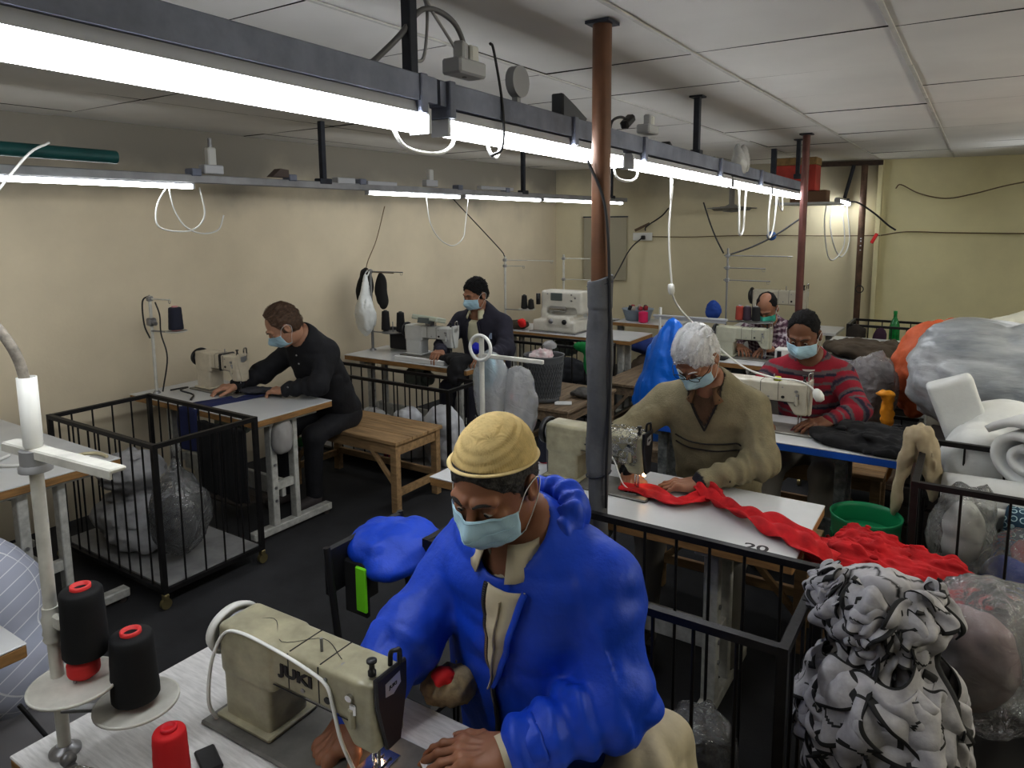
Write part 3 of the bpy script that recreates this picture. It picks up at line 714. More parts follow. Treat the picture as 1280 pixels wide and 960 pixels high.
def person(label, J, skin, W, face, up_, mats, hair=None, hands=None, res=(.004, .003, .009), group=None, jaw=1.0, maskmat=None, cloth='shirt', cols=None, hairmat=None, trousers=None, shoe=None, drop=0.0, seat=None, locks=None):
    root = thing('person', label, 'person', (J['pelvis'][0], J['pelvis'][1], 0), group=group)
    hc = V(J['head']); R = fr_head(face, up_); nk = V(J['neck']); Rinv = R
    low = hc + V((R @ A3(0, -.02, -.06)).tolist())
    def hf(P):
        q = to_local(P, hc, R); d = head_sdf(q, jaw=jaw)
        n = cap(P, nk - (low - nk) * .3, low, .066, .054)
        return smin(d, n, .03)
    lo, hi = bounds([hc, nk], .15)
    arrs = [sdf_arrays(hf, lo, hi, res[0])]
    handinfo = {}
    for s, side in (('L', 1), ('R', -1)):
        if not hands or s not in hands: continue
        h = hands[s]; Rh = fr_hand(h['d'], h['n'], side); fa_ = tuple((np.array(tuple((V(J['el' + s]) - V(J['wr' + s])).normalized())) @ Rh).tolist())
        hfn = hand_sdf(h.get('curl', (.35, .45, .3)), h.get('pinch', 0), h.get('spread', 1), h.get('thumb', 0), fa_)
        # left hand palm down: thumb toward +x of d x n ... side flips it
        arrs.append(xf(sdf_arrays(hfn, (-.12, -.16, -.13), (.12, .21, .12), res[1]), J['wr' + s], Rh)); handinfo[s] = (hfn, Rh)
    JB = J
    bt = bodyfn(J, dict(t=tuple(w * .72 for w in W['t']), a=tuple(w * .6 for w in W['a']), fold=0, cuff=.8, nkr=.001, hem=-.05))
    pts = [J[k] for k in ('shL', 'shR', 'elL', 'elR', 'wrL', 'wrR', 'pelvis', 'neck')]
    lo, hi = bounds(pts, .16); lf = legs(J, (.06, .045, .035), 0)
    if 'knL' in J: lo2, hi2 = bounds(pts + [J[k] for k in ('hpL', 'hpR', 'knL', 'knR', 'anL', 'anR')], .1)
    else: lo2, hi2 = lo, hi
    arrs.append(sdf_arrays((lambda P: smin(bt(P), lf(P), .03)) if 'knL' in J else bt, lo2, hi2, .022))
    mesh_from(arrs, 'body', skin, root, world=True)
    g = bodyfn(J, W)
    top = sdf_obj(g, lo - .02, hi + .02, res[2], cloth, mats, root, cols=cols(g, J) if cols else None, world=True, smooth=1)
    if hair is not None:
        arr = sdf_arrays(hair, (-.13, -.15, -.12), (.13, .14, .17), max(res[0] * .9, .0035)); mesh_from([xf(arr, hc, R)], 'hair', hairmat, root, world=True)
        if locks: strands(root, hair, arr, hc, R, locks.get('mat', hairmat), locks['n'], locks['ln'], locks['comb'], locks.get('w', .0011), locks.get('lift', .0035), zmin=locks.get('zmin', -.05))
        brows(root, hc, R, hairmat if hairmat.name.startswith('silver') else m_brow)
    if res[0] < .0055: eyes(root, hc, R)
    if maskmat: mask(root, hc, R, maskmat, drop=drop)
    if 'knL' in J:
        lg = legs(J); l3, h3 = bounds([J[k] for k in ('hpL', 'hpR', 'knL', 'knR', 'anL', 'anR')], .16)
        sdf_obj(lg, l3, h3, .013, 'trousers', trousers, root, world=True, smooth=1); shoes(root, J, shoe or M('dark shoe leather', (.02, .018, .018), .5))
    return root, g, R, hc, handinfo
def collar(par, J, g, mat, r=.066, h=.045, name='collar', n=26, open_=.5, flare=.012, thick=.004, tilt=.0):
    """stand-and-fall shirt collar around the neck, open at the throat"""
    ux, uy, uz = g.u; nk = g.nk + uz * .0; mb = MB()
    def fn(u, v):
        a = PI / 2 + open_ + (2 * PI - 2 * open_) * u; d = ux * math.cos(a) + uy * math.sin(a)
        rr = r * (1 + .12 * abs(math.sin(a)))
        front = max(0, math.cos((u - .5) * 2 * PI + PI))
        if v < .5: k = v / .5; return nk + d * (rr + .004 * k) + uz * (-.02 + (h + .02) * k) - uy * (-.018)
        k = (v - .5) / .5; return nk + d * (rr + .006 + (flare + .02 * front) * k) + uz * (h - (h * .95 + .02 * front) * k) - uy * (-.018 - .012 * front * k)
    mb.grid(fn, n, 8)
    return mb.build(name, mat, par, solid=thick, world=True)
def seated(J, sw=.17, kz=.5, kf=.42, foot=(0, -.05)):
    p = V(J['pelvis'])
    for s, sg in (('L', 1), ('R', -1)):
        J['hp' + s] = p + V((sg * .09, -.02, -.02)); J['kn' + s] = p + V((sg * sw, -kf, kz - p.z)); J['an' + s] = V((p.x + sg * sw, p.y - kf + foot[1], .09))
    return J
def ribbon(g, pts, w, lift, along, mi=0, mb=None, dirn=(0, 1, 0)):
    """flat strip laid on a garment: pts start in front of it, marched along dirn onto it"""
    mb = mb or MB(); c = []
    for p in pts:
        q = march(g, V(p), dirn)
        if q is not None: c.append(q)
    a = V(along).normalized(); n = V(dirn).normalized() * -lift; vs = []
    for q in c: vs += [q + n - a * w / 2, q + n + a * w / 2]
    k = len(mb.v); mb.v += [tuple(v) for v in vs]
    for i in range(len(c) - 1): mb.f.append((k + 2 * i, k + 2 * i + 1, k + 2 * i + 3, k + 2 * i + 2)); mb.mi.append(mi); mb.sm.append(True)
    return mb
sk_brown = skin_mat('skin warm brown', (.30, .145, .085), (.20, .085, .045))
sk_mid = skin_mat('skin tan', (.36, .19, .12), (.25, .11, .065))
sk_fair = skin_mat('skin light tan', (.48, .28, .19), (.38, .18, .11))
sk_dark = skin_mat('skin deep brown', (.20, .095, .055), (.13, .055, .03))
hr_black = M('black hair', (.010, .009, .010), .75, nz=(60, .5), bump=(150, 1., .006), spec=.25)
hr_grey = M('greying black hair', (.016, .015, .015), .7, nz=(90, .9, 6), col2=(.10, .095, .09), bump=(160, 1., .005), spec=.25)
hr_white = M('silver white hair', (.85, .85, .86), .6, nz=(50, .45, 4), col2=(.42, .42, .44), bump=(90, .9, .006))
hr_brown = M('thin brown hair', (.06, .033, .02), .6, nz=(70, .8), col2=(.17, .10, .06), bump=(120, .7, .004))
# --- the man at the front machine: blue padded jacket, knitted cap
JF = dict(head=(-.815, 1.17, 1.315), neck=(-.80, 1.27, 1.165), shL=(-.625, 1.29, 1.09), shR=(-.985, 1.33, 1.06), elL=(-.565, 1.235, .865), elR=(-1.055, 1.13, .885), wrL=(-.715, 1.055, .812), wrR=(-1.045, .965, .815), pelvis=(-.825, 1.44, .56))
seated(JF, kz=.52, kf=.42)
m_blue = M('royal blue padded nylon', (.006, .068, .56), .5, nz=(5, .2), bump=(19, .5, .012))
WF = dict(t=(.235, .165, .27, .185), a=(.090, .076, .060), fold=.014, puff=True, armk=.02, hem=-.06, nkr=.074, nkf=.045, cuff=.84)
faceF = (.06, -.88, -.40)
man, gF, RF, hF, hiF = person('man in a royal blue padded jacket and tan knitted cap sewing at the nearest machine', JF, sk_brown, WF, faceF, (.06, -.25, 1), m_blue,
    hair=lambda q, h_=hair_sdf((.082, .07), .010, nape=-.07): smax(h_(q), q[:, 2] - .058 - .42 * q[:, 1], .004), hairmat=hr_grey, hands=dict(L=dict(d=(-.86, -.50, -.06), n=(.02, -.12, 1), curl=(.18, .34, .25), spread=.7), R=dict(d=(-.12, -.85, -.50), n=(-.25, -.42, .87), curl=(.30, .62, .45), spread=1.5, thumb=.1)),
    res=(.0026, .0022, .0065), maskmat=m_mask, locks=dict(n=500, ln=.022, comb=lambda P: np.stack([P[:, 0] * 4, -np.ones(len(P)), -np.clip(.06 - P[:, 2], 0, 1) * 12 - .15], 1), w=.0009, lift=.002), cloth='jacket', trousers=M('beige cotton trousers', (.48, .43, .33), .8, nz=(8, .15), bump=(30, .4, .006)))
# knitted skullcap
m_knit = M('tan knitted cap', (.56, .43, .20), .85, nz=(30, .2))
def capf(q):
    d = ell(q, (0, -.020, .038), (.084, .105, .100)); az = np.arctan2(q[:, 1] + .016, q[:, 0]); z = q[:, 2]
    k = .0016 * np.sin(az * 46 + z * 210) * np.sin(az * 46 - z * 210) * (z > .055)
    d = d - k; lim = .056 + .42 * q[:, 1]
    d = smax(d, lim - z, .004); return np.maximum(d, -(ell(q, (0, -.020, .038), (.079, .099, .094))))
arr = sdf_arrays(capf, (-.12, -.15, .0), (.12, .12, .16), .0022)
capo = mesh_from([xf(arr, hF, RF)], 'skullcap', m_knit, man, world=True)
mb = MB(); mb.tube([(.0835 * math.cos(a), -.020 + .1040 * math.sin(a), .0585 + .42 * (-.020 + .1040 * math.sin(a))) for a in [k * PI / 30 for k in range(60)]], .0055, 8, closed=True, flat=.5); in_frame(mb, hF, RF, 'cap_band', M('tan cap band', (.60, .48, .25), .8), man)
# shirt: collar, placket and cuffs
m_beige = M('beige shirt cotton', (.55, .49, .36), .8, nz=(12, .12), bump=(40, .3, .004))
ux, uy, uz = gF.u
def shirtf(P):
    d = cap(P, gF.nk - uz * .10 + uy * .01, gF.nk + uz * .035 + uy * .01, .10, .066); d = smin(d, cap(P, gF.nk - uz * .04 + uy * .035, gF.nk - uz * .12 + uy * .06, .06, .07), .04)
    return np.maximum(d + .004 * (ridge(P, 14) - .5), -cap(P, gF.nk - uz * .03 + uy * .02, gF.nk + uz * .2 + uy * .05, .058, .07))
sdf_obj(shirtf, (-1.05, 1.0, .8), (-.55, 1.5, 1.3), .006, 'shirt', m_beige, man, world=True)
collar(man, JF, gF, m_beige, r=.068, h=.05, open_=.35, name='shirt_collar')
# the jacket's stand-up hood bundled behind the neck
def hoodf(P):
    q = to_local(P, gF.nk, gF.R); a = np.arctan2(q[:, 0], -q[:, 1]); r = np.hypot(q[:, 0], q[:, 1] * 1.0)
    rr = .105 + .012 * np.sin(a * 3); t = np.hypot(r - rr, (q[:, 2] - .035 - .0 + .05 * np.clip(np.abs(a) - 1.2, 0, 2)) * .75); th = .036 - .012 * np.clip(np.abs(a) - 1.2, 0, 1.5)
    d = t - th + .010 * (ridge(P, 16) - .6) + .004 * np.sin(a * 17 + q[:, 2] * 60)
    return smax(d, (np.abs(a) - 1.75) * .1, .02)
sdf_obj(hoodf, (-1.05, 1.05, 1.0), (-.55, 1.6, 1.4), .006, 'hood', m_blue, man, world=True)
# open front: beige shirt panel between the left zip edge and the right lapel, then the closed zip
m_zip = M('black zip tape', (.012, .012, .014), .5)
dn = tuple(-uy); zx = -.004
def on(s_, x, lift):
    p = march(gF, gF.nk - uz * s_ + ux * x + uy * .5, dn); return (p + uy * lift) if p else None
rows = []
for k in range(26):
    s_ = .028 + .25 * k / 25; w = .085 * (1 - k / 25) ** .8 + .003
    r = [on(s_, zx + w * t / 8, .007 + .010 * math.sin(PI * t / 8)) for t in range(9)]
    if all(r): rows.append(r)
vee = MB(); vee.add([p for r in rows for p in r], [(i * 9 + j, i * 9 + j + 1, i * 9 + j + 10, i * 9 + j + 9) for i in range(len(rows) - 1) for j in range(8)], 0, True); vee.build('shirt_front', m_beige, man, solid=.002, world=True)
MB().tube([r[8] + uy * .004 for r in rows], [.011] * len(rows), 8, flat=.55).build('lapel_edge', m_blue, man, world=True)
MB().tube([r[4] + uy * .006 for r in rows[2:]], .004, 6, flat=.5).build('shirt_placket', m_beige, man, world=True)
zp = [on(.03 + .52 * k / 60, zx + (-.004 if k < 26 else 0), .006) for k in range(61)]; zp = [p for p in zp if p]
MB().tube(zp, .0085, 8, flat=.45).build('zip', m_zip, man, world=True)
mb = MB()
for k in range(len(zp) - 1):
    for t in (0, .5): p = zp[k].lerp(zp[k + 1], t); mb.box(p + uy * .0035, (.005, .003, .0025))
mb.build('zip_teeth', M('zip teeth', (.16, .16, .17), .3, .8), man, world=True)
def cuff(par, J, s, mat, r=.046, ln=.045, name='cuff', back=.012, wave=.0):
    E_, W_ = V(J['el' + s]), V(J['wr' + s]); d = (W_ - E_).normalized(); a, b = frame_of(d); o = W_ - d * ln - d * back; mb = MB()
    def fn(u, v):
        q = 2 * PI * u; rr = r * (1 - .10 * v) + wave * math.sin(q * 9) * (1 - v) + .001 * math.sin(q * 3 + 1)
        return o + d * (ln * v) + a * (rr * math.cos(q)) + b * (rr * math.sin(q) * .92)
    mb.grid(fn, 40, 5); return mb.build(name, mat, par, solid=.003, offset=0, world=True)
for s in 'LR':
    cuff(man, JF, s, m_beige, .040, .075, 'shirt_cuff', -.012)
    cuff(man, JF, s, m_blue, .060, .035, 'jacket_cuff', .036, wave=.003)
heap_kurta = lambda P: smin(ell(P, (-.54, 1.34, .66), (.09, .15, .12)), ell(P, (-.47, 1.30, .54), (.09, .16, .10)), .06) + .030 * (ridge(P, 11) - .6)
sdf_obj(heap_kurta, (-.75, 1.05, .4), (-.2, 1.6, .9), .009, 'kurta_hem', m_beige, man, world=True)
# --- fingernails of the front man
m_nail = M('finger nail', (.50, .30, .22), .25)
for s in 'LR':
    hfn, Rh = hiF[s]; mb = MB()
    for pts in hfn.chains:
        a, b = pts[-2][0], pts[-1][0]; d = (b - a).normalized(); r = pts[-1][1]; xx = d.cross(V((0, 0, 1))).normalized(); nn = xx.cross(d)
        if pts is hfn.chains[-1]: nn = (nn + V((.6, 0, 0))).normalized(); xx = d.cross(nn)
        c = b + d * r * .25 + nn * r * .80
        def fn(u, v): x = (u - .5) * 2; y = (v - .5) * 2; return c + xx * (x * r * .68 * math.sqrt(max(0, 1 - .25 * y * y))) + d * (y * r * .75) + nn * (.0012 - .0035 * x * x - .002 * max(0, y) ** 2)
        mb.grid(fn, 6, 6)
    in_frame(mb, JF['wr' + s], Rh, 'fingernail', m_nail, man)

# --- the white haired man with the green-grey pullover
JW = dict(head=(-.965, 2.875, 1.285), neck=(-.94, 2.99, 1.135), shL=(-.775, 3.04, 1.05), shR=(-1.14, 3.02, 1.04), elL=(-.69, 2.93, .86), elR=(-1.30, 2.90, .885), wrL=(-.885, 2.70, .80), wrR=(-1.165, 2.68, .80), pelvis=(-.93, 3.17, .56))
seated(JW, kz=.52)
def c_white(g, J):
    def f(P):
        q = to_local(P, g.nk, g.R); c = np.tile(A3(.235, .205, .13), (len(P), 1)); x, y, z = q[:, 0], q[:, 1], q[:, 2]
        frontm = (y > .0) & (np.abs(x) < .135) & (y < .155)
        vv = -z - .02 - 1.35 * np.abs(x) * 0; ed = np.abs(np.abs(x) - (.065 * (1 - np.clip((-z) / .12, 0, 1)))) ; c[(y > 0) & (z > -.125) & (ed < .008)] = A3(.02, .017, .016)
        c[(y > 0) & (z > -.12) & (np.abs(x) < .062 * (1 - np.clip((-z) / .12, 0, 1)))] = A3(.10, .055, .03)
        wl = (np.linalg.norm(P - A3(*J['wrL']), axis=1) < .05) | (np.linalg.norm(P - A3(*J['wrR']), axis=1) < .05); c[wl] = A3(.012, .012, .02)
        return c
    return f
m_pull = weave(M('green grey pullover', (.2, .18, .12), .9, nz=(16, .18), attr='Col', bump=(40, .4, .006)), 160, .4, .002)
WW = dict(t=(.20, .13, .19, .145), a=(.084, .064, .045), fold=.013, hem=-.03, nkr=.058, nkf=.025, cuff=.96)
man2, gW, RW, hW, hiW = person('white haired man with glasses in a grey green pullover feeding red cloth', JW, sk_mid, WW, (-.10, -.66, -.74), (0, -.3, 1), m_pull, cols=c_white,
    hair=hair_sdf((.088, .075), .019, nape=-.09), hairmat=hr_white, hands=dict(L=dict(d=(-.93, -.36, -.10), n=(-.05, -.1, 1), curl=(.22, .35, .25)), R=dict(d=(.28, -.86, -.44), n=(-.1, -.40, .9), curl=(.35, .55, .4), spread=1.3)),
    res=(.0038, .0034, .008), maskmat=m_mask, locks=dict(n=2600, ln=.045, comb=lambda P: np.stack([P[:, 0] * 7 + .25, np.where(P[:, 2] > .05, .9, .1), -np.clip(.10 - P[:, 2], 0, 1) * 14], 1), w=.0012, lift=.006), cloth='pullover', trousers=M('grey cotton trousers', (.20, .19, .17), .8, bump=(30, .4, .006)), drop=.004)
ux, uy, uz = gW.u
for z0 in (.205, .238):
    pts = [march(gW, gW.nk - uz * z0 + ux * x + uy * .175, tuple(-uy)) for x in [-.145 + .29 * k / 24 for k in range(25)]]
    MB().tube([p + uy * .0025 for p in pts if p], .0055, 6, flat=.5).build('chest_stripe', M('dark knit stripe', (.02, .017, .017), .9), man2, world=True)
for sg in (-1, 1):
    pts = [march(gW, gW.nk - uz * (.005 + .135 * t) + ux * (sg * .064 * (1 - t)) + uy * .5, tuple(-uy)) for t in [k / 10 for k in range(11)]]
    MB().tube([p + uy * .003 for p in pts if p], .006, 6, flat=.6).build('neckband', M('dark knit stripe', (.02, .017, .017), .9), man2, world=True)
collar(man2, JW, gW, M('brown shirt collar', (.16, .085, .04), .8), r=.06, h=.04, name='shirt_collar')
mb = MB(); mg = M('black spectacle frame', (.01, .01, .012), .25)
for sx in (-1, 1):
    mb.tube([(sx * .033 + .024 * math.cos(a), .115 - .006 * abs(math.cos(a)) * 0 - .004 * abs(sx * .033 + .024 * math.cos(a)) / .05, .002 + .017 * math.sin(a)) for a in [k * PI / 9 for k in range(18)]], .0016, 6, closed=True)
    mb.tube([(sx * .057, .11, .006), (sx * .078, .07, .008), (sx * .084, -.005, .006), (sx * .084, -.025, -.01)], .0016, 6)
mb.tube([(-.010, .119, .004), (0, .122, .008), (.010, .119, .004)], .0016, 6)
in_frame(mb, hW, RW, 'spectacles', mg, man2)

# --- red striped jumper
JR = dict(head=(-.765, 4.04, 1.235), neck=(-.745, 4.14, 1.075), shL=(-.585, 4.19, 1.0), shR=(-.93, 4.16, .99), elL=(-.475, 4.02, .86), elR=(-1.02, 3.98, .86), wrL=(-.585, 3.845, .825), wrR=(-.93, 3.80, .82), pelvis=(-.74, 4.3, .54))
seated(JR, kz=.52, sw=.13)
def c_red(g, J):
    pal = [(.27, .012, .03), (.27, .012, .03), (.12, .10, .105), (.02, .018, .04), (.24, .012, .03), (.13, .11, .115), (.27, .012, .03), (.17, .035, .05), (.03, .022, .045), (.10, .085, .09)]
    ws = [.028, .02, .017, .014, .03, .014, .024, .012, .016, .012]
    cum = np.cumsum(ws); tot = cum[-1]
    def f(P):
        q = to_local(P, g.nk, g.R); t = -q[:, 2] + .03
        best = np.full(len(P), 9.0)
        for s in 'LR':
            S_, E_, W_ = (A3(*J[k + s]) for k in ('sh', 'el', 'wr'))
            for a, b, base in ((S_, E_, 0), (E_, W_, np.linalg.norm(E_ - S_))):
                ab = b - a; L_ = np.linalg.norm(ab); u = (P - a) @ (ab / L_); dd = np.linalg.norm(P - a - np.clip(u, 0, L_)[:, None] * ab / L_, axis=1)
                m_ = (dd < .085) & (dd < best) & (u > (.03 if base == 0 else -.01)); t = np.where(m_, base + u + .09, t); best = np.where(m_, dd, best)
        k = np.searchsorted(cum, np.mod(t, tot)); c = np.array(pal, np.float32)[np.clip(k, 0, 9)]
        c[(q[:, 2] > -.012) & (np.hypot(q[:, 0], q[:, 1]) < .085)] = A3(.30, .015, .035)
        return c
    return f
m_jump = weave(M('striped knit', (.3, .05, .06), .9, nz=(14, .15), attr='Col', bump=(45, .3, .005)), 190, .4, .002)
WR_ = dict(t=(.185, .12, .175, .135), a=(.075, .058, .043), fold=.010, hem=-.03, nkr=.056, nkf=.02, cuff=.95)
man3, gR, RR, hR, hiR = person('man in a red and grey striped jumper bent over black cloth', JR, sk_dark, WR_, (-.05, -.86, -.42), (0, -.3, 1), m_jump, cols=c_red,
    hair=hair_sdf((.058, .108), .006, nape=-.05), hairmat=hr_black, hands=dict(L=dict(d=(-.72, -.62, -.10), n=(0, -.2, 1), curl=(.2, .3, .25), spread=1.3), R=dict(d=(.3, -.9, -.3), n=(0, -.2, 1))),
    res=(.0045, .004, .008), maskmat=m_mask, locks=dict(n=1200, ln=.016, comb=lambda P: np.stack([P[:, 0] * 7 + .25, np.where(P[:, 2] > .05, .9, .1), -np.clip(.10 - P[:, 2], 0, 1) * 14], 1), w=.0012, lift=.003), cloth='jumper', trousers=M('stone trousers', (.30, .28, .25), .8, bump=(30, .4, .006)), drop=.002)
ux, uy, uz = gR.u; MB().tube([gR.nk + ux * (.066 * math.cos(a)) + uy * (.028 + .066 * math.sin(a)) + uz * (.006 - .020 * math.sin(a)) for a in [k * PI / 14 for k in range(28)]], .0085, 8, closed=True).build('shirt_collar', M('white shirt collar', (.62, .58, .55), .8), man3, world=True)

# --- man far back: purple checked shirt, green mask
JG = dict(head=(-1.43, 6.0, 1.13), neck=(-1.43, 6.1, .99), shL=(-1.285, 6.17, .935), shR=(-1.595, 6.16, .935), elL=(-1.285, 6.02, .83), elR=(-1.68, 5.98, .83), wrL=(-1.33, 5.79, .835), wrR=(-1.60, 5.78, .835), pelvis=(-1.43, 6.28, .5))
seated(JG, kz=.5, sw=.12)
def c_check(g, J):
    def f(P):
        q = to_local(P, g.nk, g.R); c = np.tile(A3(.28, .21, .24), (len(P), 1)); s = .035
        for ax in (0, 2):
            m_ = np.mod(q[:, ax], s) < .014; c[m_] = c[m_] * A3(.32, .18, .28)
            m2 = np.abs(np.mod(q[:, ax], s) - .024) < .002; c[m2] = A3(.5, .45, .47)
        return c
    return f
man4, gG, RG, hG, _ = person('balding man in a purple checked shirt and green mask at the farthest table', JG, sk_mid, dict(t=(.18, .12, .17, .135), a=(.072, .056, .042), fold=.01, hem=-.03, nkr=.056, nkf=.02, cuff=.9), (-.03, -.80, -.55), (0, -.3, 1), M('purple check cotton', (.3, .2, .25), .8, attr='Col'), cols=c_check,
    hair=hair_sdf((.035, .10), .007, nape=-.06, bald=.05), hairmat=hr_black, hands=dict(L=dict(d=(-.6, -.7, -.1), n=(0, 0, 1)), R=dict(d=(.6, -.7, -.1), n=(0, 0, 1))), res=(.006, .006, .010), maskmat=m_mask2, cloth='shirt', trousers=M('grey cotton trousers'))

# --- man in the dark blazer at the left back
JK = dict(head=(-3.365, 4.6, 1.275), neck=(-3.385, 4.69, 1.125), shL=(-3.20, 4.74, 1.03), shR=(-3.60, 4.72, 1.03), elL=(-3.07, 4.60, .85), elR=(-3.66, 4.54, .84), wrL=(-3.08, 4.36, .84), wrR=(-3.52, 4.32, .84), pelvis=(-3.40, 4.85, .54))
seated(JK, kz=.52, sw=.13)
m_blz = M('dark blazer wool', (.028, .027, .045), .85, nz=(9, .25), bump=(30, .4, .006))
WK = dict(t=(.205, .14, .20, .15), a=(.084, .064, .05), fold=.012, hem=-.05, nkr=.07, nkf=.05)
man5, gK, RK, hK, _ = person('man in a dark blazer over a pale yellow shirt sewing by the wall', JK, sk_mid, WK, (-.22, -.93, -.30), (0, -.2, 1), m_blz,
    hair=hair_sdf((.082, .082), .014, nape=-.06), hairmat=hr_black, hands=dict(L=dict(d=(-.3, -.9, -.1), n=(0, 0, 1)), R=dict(d=(.3, -.9, -.1), n=(0, 0, 1))), res=(.0055, .005, .009), maskmat=m_mask, locks=dict(n=900, ln=.03, comb=lambda P: np.stack([P[:, 0] * 4, -np.ones(len(P)), -np.clip(.06 - P[:, 2], 0, 1) * 12 - .15], 1), w=.0016, lift=.006), cloth='blazer', trousers=m_blz)
m_yel = M('pale yellow shirt', (.60, .58, .42), .8, bump=(30, .3, .005))
ux, uy, uz = gK.u; L_ = []; R_ = []
for k in range(16):
    s = .02 + .36 * k / 15; w = .058 * (.75 + .45 * min(1, k / 6))
    a = march(gK, gK.nk - uz * s + ux * w + uy * .5, tuple(-uy)); b = march(gK, gK.nk - uz * s - ux * w + uy * .5, tuple(-uy))
    if a and b: L_.append(a + uy * .012); R_.append(b + uy * .012)
mb = MB(); vs = [a.lerp(b, t / 6) + uy * (.012 * math.sin(PI * t / 6)) for a, b in zip(L_, R_) for t in range(7)]
mb.add(vs, [(i * 7 + j, i * 7 + j + 1, i * 7 + j + 8, i * 7 + j + 7) for i in range(len(L_) - 1) for j in range(6)], 0, True); mb.build('shirt_front', m_yel, man5, solid=.003, world=True)
for side in (L_, R_): MB().tube([p + uy * .002 for p in side], .011, 6, flat=.6).build('lapel', m_blz, man5, world=True)
collar(man5, JK, gK, m_yel, r=.064, h=.045, name='shirt_collar')
mb = MB(); pk = march(gK, gK.nk - uz * .16 + ux * .135 + uy * .5, tuple(-uy))
if pk: mb.box(pk + uy * .004, (.03, .006, .05), bev=.002); mb.build('pocket_mark', M('pale pocket badge', (.35, .42, .55), .7), man5, world=True)

# --- man in black at the left, in three-quarter view
JB = dict(head=(-3.575, 2.87, 1.225), neck=(-3.555, 3.01, 1.13), shL=(-3.47, 3.12, 1.03), shR=(-3.80, 3.10, 1.0), elL=(-3.40, 2.97, .85), elR=(-3.92, 2.95, .87), wrL=(-3.60, 2.88, .815), wrR=(-3.98, 2.80, .815), pelvis=(-3.62, 3.34, .56),
          hpL=(-3.54, 3.32, .54), hpR=(-3.72, 3.32, .54), knL=(-3.50, 3.0, .50), knR=(-3.76, 2.98, .50), anL=(-3.56, 3.04, .09), anR=(-3.78, 2.98, .09))
m_black = M('black cotton kurta', (.012, .0125, .017), .8, nz=(8, .4), bump=(22, .5, .008))
man6, gB, RB, hB, hiB = person('balding man with swept back hair in a black shirt sewing at the wall side', JB, sk_fair, dict(t=(.175, .13, .17, .145), a=(.078, .062, .048), fold=.013, hem=-.12, nkr=.06, nkf=.02, cuff=.95), (-.46, -.62, -.62), (0, -.2, 1), m_black,
    hair=hair_sdf((.045, .108), .019, nape=-.105), hairmat=hr_brown, hands=dict(L=dict(d=(-.95, -.25, -.1), n=(0, -.1, 1), curl=(.3, .5, .3)), R=dict(d=(-.5, -.8, -.1), n=(0, -.1, 1), curl=(.3, .5, .3))), res=(.0042, .0038, .009), maskmat=m_mask, locks=dict(n=1400, ln=.055, comb=lambda P: np.stack([P[:, 0] * 4, -np.ones(len(P)), -np.clip(.06 - P[:, 2], 0, 1) * 12 - .15], 1), w=.0013, lift=.007), cloth='shirt', trousers=m_black, shoe=M('dark worn trainer', (.06, .05, .05), .7))
mb = MB(); ux, uy, uz = gB.u
for k in range(5):
    p = march(gB, gB.nk - uz * (.05 + .06 * k) + uy * .4, tuple(-uy))
    if p: mb.cyl(p, p + uy * .005, .006, n=10)
mb.build('button', M('pale button', (.35, .34, .33), .4), man6, world=True)
